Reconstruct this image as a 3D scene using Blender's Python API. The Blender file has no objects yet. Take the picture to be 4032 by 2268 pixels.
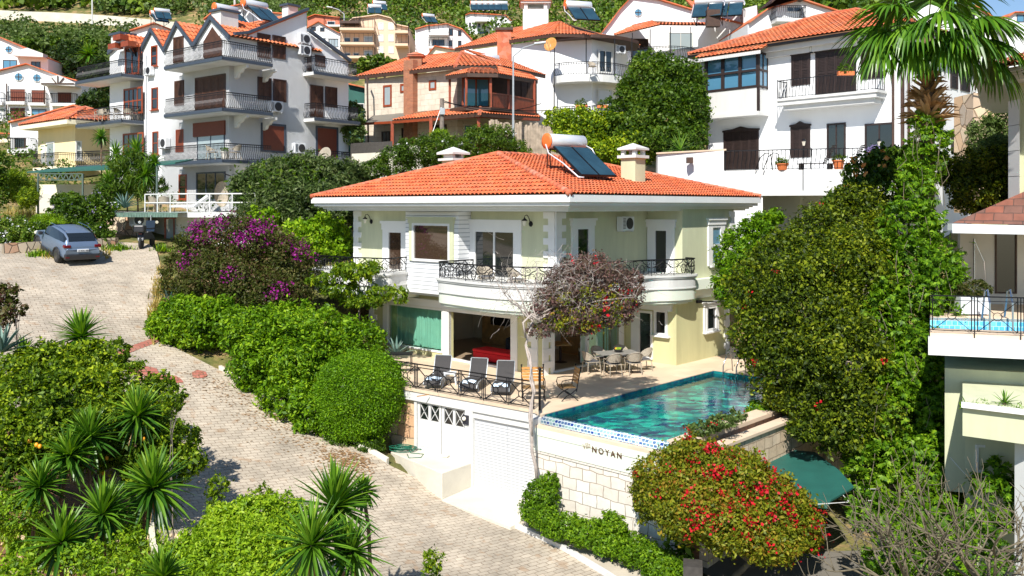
import bpy, math, random
import numpy as np
from mathutils import Vector, Matrix
random.seed(7); RN = np.random.default_rng(7)
R_ = math.radians
# ---------------- camera, sky, sun, exposure ----------------
S = bpy.context.scene
FPX, HZ, HC = 3500.0, 815.0, 6.3        # focal length (px of a 4032 wide frame), horizon row, eye height above the pool deck
cam = bpy.data.cameras.new('camera'); co = bpy.data.objects.new('camera', cam); S.collection.objects.link(co)
co.location = (0, 0, HC); co.rotation_euler = (R_(90), 0, 0)
cam.sensor_width = 36; cam.lens = FPX/4032*36; cam.shift_y = -(1134-HZ)/4032; cam.clip_end = 3000
S.camera = co
SUN_AZ, SUN_EL = R_(16), R_(46)          # sun stands behind the camera, to its left
sdir = Vector((-math.sin(SUN_AZ)*math.cos(SUN_EL), -math.cos(SUN_AZ)*math.cos(SUN_EL), math.sin(SUN_EL)))
w = bpy.data.worlds.new('World'); S.world = w; w.use_nodes = True
nt = w.node_tree; nt.nodes.clear()
sky = nt.nodes.new('ShaderNodeTexSky'); sky.sky_type = 'NISHITA'; sky.sun_disc = False
sky.sun_elevation = SUN_EL; sky.sun_rotation = math.atan2(sdir.x, sdir.y)
sky.air_density = 1.0; sky.dust_density = 0.1; sky.ozone_density = 4
bg = nt.nodes.new('ShaderNodeBackground'); bg.inputs[1].default_value = 0.088
ow = nt.nodes.new('ShaderNodeOutputWorld'); nt.links.new(sky.outputs[0], bg.inputs[0]); nt.links.new(bg.outputs[0], ow.inputs[0])
sl = bpy.data.lights.new('sun', 'SUN'); sl.energy = 5.0; sl.angle = R_(0.5); sl.color = (1, .955, .88)
so = bpy.data.objects.new('sun', sl); S.collection.objects.link(so); so.rotation_euler = sdir.to_track_quat('Z', 'Y').to_euler()
S.view_settings.view_transform = 'Standard'; S.view_settings.look = 'None'
S.view_settings.exposure = 0.60; S.view_settings.gamma = 1

# ---------------- pixel to place ----------------
def at(px, py, Y): return Vector(((px-2016)*Y/FPX, Y, HC-(py-HZ)*Y/FPX))
def gp(px, py, z=0):
    Y = FPX*(HC-z)/(py-HZ); return Vector(((px-2016)*Y/FPX, Y, z))
class Face:      # a vertical wall plane: start point and heading (degrees right of straight ahead)
    def __init__(s, x, y, th):
        s.o = Vector((x, y, 0)); s.d = Vector((math.sin(R_(th)), math.cos(R_(th)), 0)); s.th = th
        n = Vector((s.d.y, -s.d.x, 0))
        if n.dot(s.o) > 0: n = -n
        s.n = n
    def u(s, px):
        k = (px-2016)/FPX
        return (k*s.o.y-s.o.x)/(s.d.x-k*s.d.y)
    def z(s, px, py):
        return HC-(py-HZ)*(s.o.y+s.d.y*s.u(px))/FPX
    def p(s, u, z, out=0): return s.o+s.d*u+s.n*out+Vector((0, 0, z))
    def rect(s, x0, y0, x1, y1):
        a, b = s.u(x0), s.u(x1); zt = (s.z(x0, y0)+s.z(x1, y0))/2 if False else s.z(x0, y0); zb = s.z(x1, y1)
        return min(a, b), max(a, b), zb, zt

# ---------------- mesh building ----------------
C = S.collection
ROOT = {}
class MB:
    def __init__(s): s.v = []; s.f = []
    def add(s, vs, fs):
        n = len(s.v); s.v += [tuple(v) for v in vs]; s.f += [tuple(i+n for i in f) for f in fs]; return s
    def par(s, o, a, b, c):
        o, a, b, c = Vector(o), Vector(a), Vector(b), Vector(c)
        vs = [o, o+a, o+a+b, o+b, o+c, o+a+c, o+a+b+c, o+b+c]
        return s.add(vs, [(3, 2, 1, 0), (4, 5, 6, 7), (0, 1, 5, 4), (1, 2, 6, 5), (2, 3, 7, 6), (3, 0, 4, 7)])
    def box(s, x0, y0, z0, x1, y1, z1): return s.par((x0, y0, z0), (x1-x0, 0, 0), (0, y1-y0, 0), (0, 0, z1-z0))
    def fbox(s, F, u0, u1, z0, z1, d0, d1):     # a box on a wall face, from depth d0 to d1 in front of it
        return s.par(F.p(u0, z0, d0), F.d*(u1-u0), F.n*(d1-d0), Vector((0, 0, z1-z0)))
    def prism(s, pts, z0, z1, z0l=None, z1l=None):
        n = len(pts)
        b = [(p[0], p[1], z0 if z0l is None else z0l[i]) for i, p in enumerate(pts)]
        t = [(p[0], p[1], z1 if z1l is None else z1l[i]) for i, p in enumerate(pts)]
        return s.add(b+t, [tuple(range(n))[::-1], tuple(range(n, 2*n))]+[(i, (i+1) % n, n+(i+1) % n, n+i) for i in range(n)])
    def poly(s, pts): return s.add(pts, [tuple(range(len(pts)))])
    def slab(s, pts, t):                         # thick polygon, thickness t downward
        n = len(pts); pts = [Vector(p) for p in pts]; dn = [p-Vector((0, 0, t)) for p in pts]
        return s.add(pts+dn, [tuple(range(n)), tuple(range(n, 2*n))[::-1]]+[(i, (i+1) % n, n+(i+1) % n, n+i) for i in range(n)])
    def tube(s, pts, r, n=4, closed=False, taper=None):
        pts = [Vector(p) for p in pts]; m = len(pts); rings = []
        up = Vector((0, 0, 1))
        for i, p in enumerate(pts):
            a = pts[(i-1) % m] if (closed or i) else p
            b = pts[(i+1) % m] if (closed or i < m-1) else p
            t = (b-a)
            if t.length < 1e-9: t = Vector((0, 0, 1))
            t.normalize()
            if i == 0:
                x = t.cross(up)
                if x.length < .05: x = t.cross(Vector((1, 0, 0)))
            else:
                x = px_-t*px_.dot(t)
                if x.length < .05: x = t.cross(up)
            x.normalize(); px_ = x; y = t.cross(x)
            rr = r if taper is None else r*(1+(taper-1)*i/(m-1))
            rings.append([p+x*rr*math.cos(2*math.pi*(k+.5)/n)+y*rr*math.sin(2*math.pi*(k+.5)/n) for k in range(n)])
        vs = [v for q in rings for v in q]; fs = []
        for i in range(m if closed else m-1):
            j = (i+1) % m
            for k in range(n): fs.append((i*n+k, i*n+(k+1) % n, j*n+(k+1) % n, j*n+k))
        if not closed: fs += [tuple(range(n))[::-1], tuple((m-1)*n+k for k in range(n))]
        return s.add(vs, fs)
    def lathe(s, c, prof, n=12, ax=None):
        c = Vector(c); A = Vector(ax or (0, 0, 1)).normalized()
        X = A.cross(Vector((0, 1, 0)));
        if X.length < .1: X = A.cross(Vector((1, 0, 0)))
        X.normalize(); Yv = A.cross(X); vs = []
        for (r, h) in prof:
            for k in range(n):
                a = 2*math.pi*k/n; vs.append(c+A*h+X*r*math.cos(a)+Yv*r*math.sin(a))
        m = len(prof); fs = [(i*n+k, i*n+(k+1) % n, (i+1)*n+(k+1) % n, (i+1)*n+k) for i in range(m-1) for k in range(n)]
        fs += [tuple(range(n))[::-1], tuple((m-1)*n+k for k in range(n))]
        return s.add(vs, fs)
    def ball(s, c, rx, ry=None, rz=None, n=10):
        ry = ry or rx; rz = rz or rx; m = max(4, n//2+1)
        prof = [(math.sin(math.pi*i/m), -math.cos(math.pi*i/m)) for i in range(m+1)]
        vs = [(c[0]+rx*r*math.cos(2*math.pi*k/n), c[1]+ry*r*math.sin(2*math.pi*k/n), c[2]+rz*h) for r, h in prof for k in range(n)]
        return s.add(vs, [(i*n+k, i*n+(k+1) % n, (i+1)*n+(k+1) % n, (i+1)*n+k) for i in range(m) for k in range(n)])
    def build(s, name, mat, parent=None, smooth=False, tone=None, bevel=0):
        V = np.array(s.v, dtype=float).reshape(-1, 3)
        return mk(name, V, s.f, mat, parent, smooth, None, bevel)
def mk(name, V, F, mat, parent=None, smooth=False, tone=None, bevel=0):
    if parent is not None: off = np.array(ROOT[parent.name])
    else:
        off = np.array([(V[:, 0].min()+V[:, 0].max())/2, (V[:, 1].min()+V[:, 1].max())/2, V[:, 2].min()]) if len(V) else np.zeros(3)
    V = V-off
    me = bpy.data.meshes.new(name)
    if isinstance(F, np.ndarray):
        n, k = F.shape
        me.vertices.add(len(V)); me.vertices.foreach_set('co', V.ravel())
        me.loops.add(n*k); me.loops.foreach_set('vertex_index', F.ravel().astype(np.int32))
        me.polygons.add(n); me.polygons.foreach_set('loop_start', np.arange(n, dtype=np.int32)*k)
        me.polygons.foreach_set('loop_total', np.full(n, k, dtype=np.int32))
        me.update(calc_edges=True)
    else:
        me.from_pydata([tuple(v) for v in V], [], F)
    me.materials.append(M(mat) if isinstance(mat, str) else mat)
    if smooth: me.polygons.foreach_set('use_smooth', np.ones(len(me.polygons), dtype=bool))
    if tone is not None:
        a = me.attributes.new('tone', 'FLOAT', 'POINT'); a.data.foreach_set('value', tone.astype(np.float32))
    o = bpy.data.objects.new(name, me); C.objects.link(o)
    if parent is not None: o.parent = parent; ROOT[o.name] = tuple(off)
    else: o.location = off; ROOT[o.name] = tuple(off)
    if bevel:
        b = o.modifiers.new('bevel', 'BEVEL'); b.width = bevel; b.segments = 2; b.limit_method = 'ANGLE'
    return o
def thing(name, label, cat, loc=(0, 0, 0), group=None):
    o = bpy.data.objects.new(name, None); C.objects.link(o); o.location = Vector(loc); o.empty_display_size = .2
    ROOT[o.name] = tuple(loc); return tag(o, label, cat, group)
def tag(o, label=None, cat=None, group=None, kind=None):
    if label: o['label'] = label
    if cat: o['category'] = cat
    if group: o['group'] = group
    if kind: o['kind'] = kind
    return o
def dup(root, loc, rz=0, label=None, scale=None):
    r = root.copy(); C.objects.link(r); r.location = Vector(loc); r.rotation_euler = (0, 0, rz)
    if scale: r.scale = (scale,)*3
    if label: r['label'] = label
    def rec(a, b):
        for ch in list(a.children):
            c = ch.copy(); C.objects.link(c); c.parent = b; rec(ch, c)
    rec(root, r); return r
def place(root, loc, rz=0): root.location = Vector(loc); root.rotation_euler = (0, 0, rz)

# ---------------- materials ----------------
MATS = {}; SPEC = {}
def nd(t, k, **kw):
    n = t.nodes.new('ShaderNode'+k)
    for a, b in kw.items(): setattr(n, a, b)
    return n
def newmat(name):
    m = bpy.data.materials.new(name); m.use_nodes = True; t = m.node_tree; b = t.nodes['Principled BSDF']; MATS[name] = m
    return m, t, b
def lin(c): return tuple(c)+(1,)
def M(name):
    if name in MATS: return MATS[name]
    col, rough, amt, sc, bump, met = (list(SPEC[name])+[.5, .12, 3, 0, 0][len(SPEC[name])-1:])[:6]
    m, t, b = newmat(name)
    tc = nd(t, 'TexCoord'); no = nd(t, 'TexNoise'); no.inputs['Scale'].default_value = sc; no.inputs['Detail'].default_value = 6
    if 'wall' in name or 'white_paint' in name or 'stucco' in name:      # rain streaks run down walls
        mp = nd(t, 'Mapping'); mp.inputs['Scale'].default_value = (2.2, 2.2, .35); t.links.new(tc.outputs['Object'], mp.inputs[0]); t.links.new(mp.outputs[0], no.inputs['Vector']); no.inputs['Roughness'].default_value = .7
    else: t.links.new(tc.outputs['Object'], no.inputs['Vector'])
    rp = nd(t, 'ValToRGB'); e = rp.color_ramp.elements
    e[0].position = .3; e[1].position = .72
    e[0].color = lin([max(0, c*(1-amt)) for c in col]); e[1].color = lin([min(1, c*(1+amt*.6)) for c in col])
    t.links.new(no.outputs['Fac'], rp.inputs[0]); t.links.new(rp.outputs[0], b.inputs['Base Color'])
    b.inputs['Roughness'].default_value = rough; b.inputs['Metallic'].default_value = met
    if bump:
        n2 = nd(t, 'TexNoise'); n2.inputs['Scale'].default_value = sc*9; n2.inputs['Detail'].default_value = 5
        t.links.new(tc.outputs['Object'], n2.inputs['Vector'])
        bp = nd(t, 'Bump'); bp.inputs['Strength'].default_value = bump; bp.inputs['Distance'].default_value = .02
        t.links.new(n2.outputs['Fac'], bp.inputs['Height']); t.links.new(bp.outputs[0], b.inputs['Normal'])
    return m
# name: (colour, roughness, variation, noise scale, bump, metallic)
SPEC.update(
 white_paint=((.63, .63, .61), .55, .10, .6, .15), white_wall=((.78, .79, .80), .7, .05, .35, .2), trim_white=((.74, .74, .73), .45, .03, 2, 0),
 cream_wall=((.70, .72, .60), .7, .06, .5, .2), olive_wall=((.42, .44, .24), .75, .08, .5, .3), olive_low=((.45, .40, .17), .75, .08, .5, .3),
 band_cream=((.66, .70, .60), .6, .04, .8, .1), fascia_white=((.72, .74, .74), .5, .05, 1.5, .1), grey_trim=((.045, .06, .085), .5, .1, 2),
 soffit=((.66, .65, .60), .7, .06, 1), stucco_yellow=((.80, .66, .38), .8, .06, .5, .2), stucco_cream=((.80, .74, .55), .8, .06, .5, .2),
 iron=((.015, .015, .018), .45, .1, 5, 0, .6), iron_brown=((.05, .03, .03), .5, .1, 5), dark_wood=((.06, .028, .016), .55, .3, 4), shutter_dark=((.028, .016, .014), .55, .3, 4),
 shutter_brown=((.075, .03, .016), .6, .35, 4), brown_blind=((.16, .035, .015), .6, .12, 6), red_wood=((.26, .05, .016), .45, .25, 5), wood_orange=((.55, .25, .06), .5, .35, 9), wood_slat=((.22, .13, .05), .55, .4, 9),
 glass_dark=((.012, .016, .016), .04, .2, .8), glass_blue=((.05, .13, .2), .05, .3, .8), glass_green=((.10, .30, .25), .06, .3, .7),
 stone_deck=((.66, .52, .37), .65, .1, .7, .1), stone_coping=((.68, .53, .39), .6, .1, 2, .1), travertine=((.62, .58, .52), .6, .1, 1.2, .1),
 concrete=((.50, .44, .35), .85, .18, .9, .4), concrete_pale=((.60, .56, .47), .85, .16, .8, .4), asphalt=((.16, .145, .12), .9, .15, .6, .4),
 soil=((.20, .10, .05), .95, .4, 1.2, .8), dry_grass=((.36, .27, .07), .95, .45, 1.5, .6), grass_low=((.06, .10, .02), .95, .5, 2, .6),
 clay=((.60, .13, .045), .8, .35, 2.2, .3), clay_cap=((.56, .13, .045), .8, .25, 4, .4), clay_far=((.58, .14, .045), .8, .25, 1, .5),
 steel=((.6, .62, .65), .25, .05, 3, 0, .9), steel_rail=((.55, .57, .6), .2, .05, 3, 0, 1), galv=((.42, .45, .47), .45, .15, 4, .1, .5), orange_cap=((.75, .16, .03), .5, .15, 4), tank=((.72, .74, .78), .3, .06, 2, 0, .35),
 solar_glass=((.02, .055, .08), .08, .35, 1.0), black_rubber=((.02, .02, .02), .8, .1, 5), black_plastic=((.025, .025, .028), .4, .1, 5),
 rattan=((.36, .31, .24), .7, .25, 20, .4), sling_grey=((.034, .031, .031), .75, .15, 25, .2), cushion=((.10, .10, .11), .85, .1, 10), white_plastic=((.66, .68, .70), .35, .03, 3), towel=((.62, .75, .88), .9, .08, 9, .4),
 red_fabric=((.62, .005, .012), .8, .1, 6), dark_fabric=((.03, .03, .035), .9, .2, 8), floor_tile=((.32, .24, .16), .35, .15, 1.5), room_wall=((.68, .60, .46), .8, .06, 1), room_dark=((.10, .065, .035), .6, .3, 3), oak=((.42, .24, .09), .5, .3, 4), curtain=((.34, .46, .41), .9, .1, 2), curtain_white=((.7, .72, .7), .9, .05, 3), screen=((.01, .01, .012), .15, .1, 3),
 bark=((.23, .19, .16), .9, .4, 6, .8), bark_grey=((.42, .36, .32), .9, .3, 7, .8), bark_brown=((.16, .10, .06), .9, .4, 6, .8), twig=((.15, .125, .08), .9, .35, 4, .5), twig_pale=((.36, .32, .29), .85, .3, 6), husk=((.50, .25, .11), .85, .5, 4, .6),
 hose=((.01, .12, .07), .4, .2, 6), terracotta=((.62, .17, .05), .7, .2, 6), awning_green=((.015, .10, .08), .6, .15, 2), awning_stripe=((.12, .2, .16), .7, .3, 5), pergola_grey=((.07, .11, .09), .6, .1, 3),
 rock=((.52, .36, .22), .9, .4, 1.2, .8), car_paint=((.20, .27, .38), .28, .05, 1, 0, .55), lamp_red=((.13, .004, .008), .2, .1, 4), plate_white=((.75, .77, .8), .4, .03, 3), chrome=((.7, .7, .7), .12, .05, 3, 0, 1), lamp_glass=((.75, .72, .6), .15, .1, 6),
 letter_bronze=((.13, .055, .025), .4, .1, 6, 0, .4), beige_wall=((.68, .50, .36), .8, .06, .4, .2), pink_clay=((.55, .16, .09), .7, .2, 3), navy=((.02, .02, .03), .5, .1, 3), wire=((.7, .7, .68), .6, .1, 4), fruit_orange=((.8, .35, .02), .45, .15, 9), fruit_green=((.25, .38, .03), .4, .2, 9),
 paper_white=((.8, .8, .78), .8, .03, 3), reed=((.42, .34, .26), .9, .35, 3, .6), net=((.05, .045, .04), .8, .3, 9))

def leafmat(name, cols, rough=.5, trans=.3, spec=.22):
    m, t, b = newmat(name)
    at_ = nd(t, 'Attribute'); at_.attribute_name = 'tone'
    rp = nd(t, 'ValToRGB'); cr = rp.color_ramp
    for i, c in enumerate(cols):
        p = i/(len(cols)-1)
        e = cr.elements[0] if i == 0 else cr.elements[-1] if i == len(cols)-1 else cr.elements.new(p)
        e.position = p; e.color = lin(c)
    t.links.new(at_.outputs['Fac'], rp.inputs[0]); t.links.new(rp.outputs[0], b.inputs['Base Color'])
    b.inputs['Roughness'].default_value = rough; b.inputs['Specular IOR Level'].default_value = spec
    if trans:
        tr = nd(t, 'BsdfTranslucent'); mx = nd(t, 'MixShader'); mx.inputs[0].default_value = trans
        hs = nd(t, 'HueSaturation'); hs.inputs['Saturation'].default_value = 1.1; hs.inputs['Value'].default_value = 1.6
        t.links.new(rp.outputs[0], hs.inputs['Color']); t.links.new(hs.outputs[0], tr.inputs[0])
        t.links.new(b.outputs[0], mx.inputs[1]); t.links.new(tr.outputs[0], mx.inputs[2])
        t.links.new(mx.outputs[0], t.nodes['Material Output'].inputs[0])
    return m
leafmat('leaf_citrus', [(.02, .045, .003), (.06, .12, .006), (.15, .24, .008), (.42, .50, .02)])
leafmat('leaf_bright', [(.025, .06, .003), (.065, .155, .004), (.15, .29, .006), (.30, .43, .015)])
leafmat('leaf_deep', [(.012, .03, .003), (.035, .08, .006), (.08, .15, .01), (.19, .26, .03)])
leafmat('leaf_lime', [(.08, .16, .01), (.17, .30, .01), (.28, .42, .015), (.42, .52, .04)])
leafmat('leaf_clip', [(.03, .07, .003), (.07, .16, .005), (.14, .26, .008), (.25, .38, .015)])
leafmat('leaf_ivy', [(.02, .06, .003), (.06, .15, .005), (.14, .27, .008), (.28, .42, .02)])
leafmat('leaf_boug', [(.025, .04, .004), (.07, .10, .006), (.15, .19, .008), (.28, .27, .02), (.26, .10, .02)])
leafmat('leaf_hedge', [(.015, .03, .003), (.05, .085, .005), (.12, .17, .007), (.26, .30, .015), (.16, .10, .02)])
leafmat('leaf_dull', [(.014, .02, .004), (.04, .055, .008), (.09, .11, .018), (.14, .055, .05)])
leafmat('leaf_oleander', [(.015, .03, .008), (.045, .08, .02), (.10, .15, .035), (.24, .28, .12)])
leafmat('leaf_dry', [(.07, .055, .04), (.13, .10, .07), (.20, .10, .10), (.07, .08, .02)])
leafmat('leaf_olive', [(.02, .04, .01), (.06, .10, .02), (.12, .18, .04), (.22, .27, .11)])
leafmat('leaf_pine', [(.008, .022, .006), (.02, .045, .01), (.04, .075, .015), (.08, .12, .02)])
leafmat('leaf_far', [(.012, .035, .004), (.04, .085, .006), (.10, .17, .01), (.20, .27, .03)], trans=.15)
leafmat('leaf_yucca', [(.012, .05, .006), (.035, .11, .008), (.12, .25, .014), (.34, .46, .04)], rough=.38, trans=.22, spec=.4)
leafmat('leaf_palm', [(.02, .07, .006), (.06, .16, .01), (.14, .28, .018), (.32, .44, .05)], rough=.35, trans=.25, spec=.4)
leafmat('leaf_agave', [(.06, .12, .10), (.12, .20, .17), (.2, .3, .25)], trans=.05)
leafmat('leaf_dryfrond', [(.25, .15, .06), (.45, .26, .12), (.55, .36, .2)], trans=.1)
leafmat('bloom_purple', [(.09, .004, .06), (.22, .008, .15), (.42, .03, .33)], trans=.3)
leafmat('bloom_red', [(.24, .002, .008), (.45, .004, .016), (.62, .02, .03)], trans=.2)
leafmat('bloom_white', [(.6, .62, .6), (.8, .8, .82)], trans=.2)
leafmat('bloom_orange', [(.7, .25, .06), (.85, .45, .15)], trans=.2)
leafmat('bloom_lilac', [(.25, .2, .4), (.4, .35, .6)], trans=.2)

def brickmat(name, c1, c2, mortar, bw, bh, ms=.02, rot=0, bump=.5, warp=0, rough=.8, ns=1.2, na=.3, bias=0, coord='Object', plane='XY', stain=None, hum=.5):
    """courses of stone, brick or pavers; plane picks which two axes carry the pattern"""
    m, t, b = newmat(name)
    tc = nd(t, 'TexCoord'); mp = nd(t, 'Mapping'); mp.inputs['Rotation'].default_value = (0, 0, rot)
    src = tc.outputs[coord]
    if plane != 'XY':                # walls: (distance along the wall, height)
        sp = nd(t, 'SeparateXYZ'); cb = nd(t, 'CombineXYZ'); t.links.new(src, sp.inputs[0])
        a = R_(plane); m1 = nd(t, 'MATH' if False else 'Math', operation='MULTIPLY'); m1.inputs[1].default_value = math.sin(a)
        m2 = nd(t, 'Math', operation='MULTIPLY'); m2.inputs[1].default_value = math.cos(a); ad = nd(t, 'Math', operation='ADD')
        t.links.new(sp.outputs[0], m1.inputs[0]); t.links.new(sp.outputs[1], m2.inputs[0]); t.links.new(m1.outputs[0], ad.inputs[0]); t.links.new(m2.outputs[0], ad.inputs[1])
        t.links.new(ad.outputs[0], cb.inputs[0]); t.links.new(sp.outputs[2], cb.inputs[1]); src = cb.outputs[0]
    t.links.new(src, mp.inputs[0]); v = mp.outputs[0]
    if warp:
        wv = nd(t, 'TexNoise'); wv.inputs['Scale'].default_value = warp[0]; wv.inputs['Detail'].default_value = 2
        t.links.new(v, wv.inputs['Vector']); vm = nd(t, 'VectorMath', operation='MULTIPLY_ADD'); vm.inputs[1].default_value = (warp[1],)*3
        t.links.new(wv.outputs['Color'], vm.inputs[0]); t.links.new(v, vm.inputs[2]); v = vm.outputs[0]
    br = nd(t, 'TexBrick'); br.inputs['Scale'].default_value = 1; br.inputs['Brick Width'].default_value = bw; br.inputs['Row Height'].default_value = bh
    br.inputs['Mortar Size'].default_value = ms; br.inputs['Mortar Smooth'].default_value = .3; br.inputs['Bias'].default_value = bias
    br.inputs['Color1'].default_value = lin(c1); br.inputs['Color2'].default_value = lin(c2); br.inputs['Mortar'].default_value = lin(mortar)
    t.links.new(v, br.inputs['Vector'])
    no = nd(t, 'TexNoise'); no.inputs['Scale'].default_value = ns; no.inputs['Detail'].default_value = 7; no.inputs['Roughness'].default_value = .65
    t.links.new(src, no.inputs['Vector'])
    mr = nd(t, 'MapRange'); mr.inputs['From Min'].default_value = .3; mr.inputs['From Max'].default_value = .7; mr.inputs['To Min'].default_value = 1-na; mr.inputs['To Max'].default_value = 1+na*.5
    t.links.new(no.outputs['Fac'], mr.inputs['Value'])
    mx = nd(t, 'Mix', data_type='RGBA', blend_type='MULTIPLY'); mx.inputs[0].default_value = 1
    t.links.new(br.outputs['Color'], mx.inputs[6]); t.links.new(mr.outputs[0], mx.inputs[7]); outc = mx.outputs[2]
    if stain:
        n3 = nd(t, 'TexNoise'); n3.inputs['Scale'].default_value = stain[1]; n3.inputs['Detail'].default_value = 4; t.links.new(src, n3.inputs['Vector'])
        m3 = nd(t, 'MapRange'); m3.inputs['From Min'].default_value = stain[2]; m3.inputs['From Max'].default_value = stain[2]+.08; t.links.new(n3.outputs['Fac'], m3.inputs['Value'])
        x3 = nd(t, 'Mix', data_type='RGBA'); x3.inputs[7].default_value = lin(stain[0]); m4 = nd(t, 'Math', operation='MULTIPLY'); m4.inputs[1].default_value = stain[3]
        t.links.new(m3.outputs[0], m4.inputs[0]); t.links.new(m4.outputs[0], x3.inputs[0]); t.links.new(outc, x3.inputs[6]); outc = x3.outputs[2]
    t.links.new(outc, b.inputs['Base Color']); b.inputs['Roughness'].default_value = rough
    bp = nd(t, 'Bump'); bp.inputs['Strength'].default_value = bump; bp.inputs['Distance'].default_value = .03; bp.invert = True
    hm = nd(t, 'Math', operation='MULTIPLY_ADD'); hm.inputs[1].default_value = hum
    t.links.new(no.outputs['Fac'], hm.inputs[0]); t.links.new(br.outputs['Fac'], hm.inputs[2])
    t.links.new(hm.outputs[0], bp.inputs['Height']); t.links.new(bp.outputs[0], b.inputs['Normal'])
    return m
brickmat('pavers', (.50, .43, .335), (.42, .36, .28), (.22, .165, .115), .34, .17, .010, R_(-38), .5, (9, .08), .85, .7, .36, stain=((.30, .17, .08), 2.6, .60, .45))
brickmat('pavers_red', (.45, .14, .10), (.38, .17, .12), (.22, .12, .08), .42, .21, .02, R_(-38), .6, (7, .10), .85, .5, .28)
brickmat('ashlar_white', (.72, .69, .63), (.64, .58, .50), (.36, .29, .22), .50, .34, .012, 0, .9, (1.6, .16), .8, 3, .16, plane=-46.8)
brickmat('ashlar_tan', (.66, .50, .32), (.62, .36, .20), (.24, .16, .10), .6, .4, .016, 0, .9, (2, .12), .8, 3, .2, plane=-51.9)
brickmat('ashlar_pool', (.68, .56, .42), (.58, .44, .30), (.34, .25, .17), .48, .33, .014, 0, 1, (2.4, .14), .8, 3, .2, plane=43.2)
brickmat('stone_house', (.66, .59, .49), (.58, .50, .40), (.44, .37, .29), .7, .4, .012, 0, .5, (1.5, .1), .8, 1.5, .2, plane=-54)
brickmat('stone_house_side', (.60, .50, .38), (.50, .40, .30), (.40, .32, .25), .7, .4, .012, 0, .5, (1.5, .1), .8, 1.5, .2, plane=53)
brickmat('brick_red', (.42, .15, .07), (.34, .12, .06), (.3, .22, .15), .25, .09, .012, 0, .6, 0, .85, 3, .2, plane=-54)
brickmat('pool_tile', (.0, .09, .14), (.01, .26, .22), (.02, .16, .17), .12, .12, .006, 0, 0, 0, .15, 2, .3, bias=-.1)
brickmat('pool_tile_wall', (.005, .045, .14), (.01, .20, .20), (.03, .10, .13), .14, .11, .008, 0, 0, 0, .15, 2, .3, plane=43.2)
brickmat('spill_tile', (.01, .05, .26), (.36, .58, .47), (.72, .80, .80), .12, .085, .010, 0, .3, 0, .12, 3, .1, bias=-.05, plane=-46.8)
brickmat('pool_blue', (.08, .42, .68), (.20, .62, .82), (.45, .75, .85), .14, .14, .01, 0, 0, 0, .15, 3, .2, plane=-60)
brickmat('shingle', (.30, .10, .06), (.16, .09, .07), (.08, .05, .04), .5, .22, .012, 0, .6, (3, .04), .9, 1.6, .35, plane=-60)
brickmat('deck_tile', (.68, .54, .39), (.63, .48, .34), (.55, .42, .30), .6, .6, .006, R_(-43), .1, 0, .6, .6, .14)
brickmat('roller', (.62, .62, .62), (.60, .60, .60), (.33, .35, .38), 60, .095, .016, 0, .4, 0, .4, .6, .04, plane=-51.9)
brickmat('siding', (.72, .73, .74), (.72, .73, .74), (.35, .37, .4), 60, .17, .018, 0, .6, 0, .5, .6, .04, plane=-46.8)
# water: bright rippled surface over tiles
m, t, b = newmat('pool_water')
b.inputs['Base Color'].default_value = (.55, .95, .95, 1); b.inputs['Roughness'].default_value = .01; b.inputs['IOR'].default_value = 1.33; b.inputs['Transmission Weight'].default_value = 1
tc = nd(t, 'TexCoord'); mp = nd(t, 'Mapping'); mp.inputs['Rotation'].default_value = (0, 0, 0); mp.inputs['Scale'].default_value = (1, 1.0, 1)
no = nd(t, 'TexNoise'); no.inputs['Scale'].default_value = 3.2; no.inputs['Detail'].default_value = 4; bp = nd(t, 'Bump'); bp.inputs['Strength'].default_value = .22; bp.inputs['Distance'].default_value = .06
t.links.new(tc.outputs['Object'], mp.inputs[0]); t.links.new(mp.outputs[0], no.inputs['Vector']); t.links.new(no.outputs['Fac'], bp.inputs['Height']); t.links.new(bp.outputs[0], b.inputs['Normal'])
# pool floor: teal mosaic with the light dapple of rippled water painted into its colour
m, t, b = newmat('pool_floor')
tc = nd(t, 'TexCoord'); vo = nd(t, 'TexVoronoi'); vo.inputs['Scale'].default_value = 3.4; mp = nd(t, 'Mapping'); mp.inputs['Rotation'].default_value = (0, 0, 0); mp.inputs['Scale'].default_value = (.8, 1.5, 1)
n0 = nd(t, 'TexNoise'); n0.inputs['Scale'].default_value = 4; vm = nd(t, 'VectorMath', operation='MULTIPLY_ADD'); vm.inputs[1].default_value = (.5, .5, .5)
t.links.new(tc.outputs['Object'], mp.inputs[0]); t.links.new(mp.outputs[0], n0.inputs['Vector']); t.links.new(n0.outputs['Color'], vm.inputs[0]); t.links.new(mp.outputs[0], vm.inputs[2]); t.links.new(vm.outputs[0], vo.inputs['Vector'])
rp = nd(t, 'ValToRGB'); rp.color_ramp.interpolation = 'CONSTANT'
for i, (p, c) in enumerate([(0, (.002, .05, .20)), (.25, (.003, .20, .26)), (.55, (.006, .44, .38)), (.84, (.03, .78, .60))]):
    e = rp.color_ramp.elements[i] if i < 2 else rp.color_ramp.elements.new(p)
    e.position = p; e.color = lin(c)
sx = nd(t, 'SeparateXYZ'); t.links.new(vo.outputs['Color'], sx.inputs[0]); t.links.new(sx.outputs[0], rp.inputs[0]); t.links.new(rp.outputs[0], b.inputs['Base Color']); b.inputs['Roughness'].default_value = .4
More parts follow.
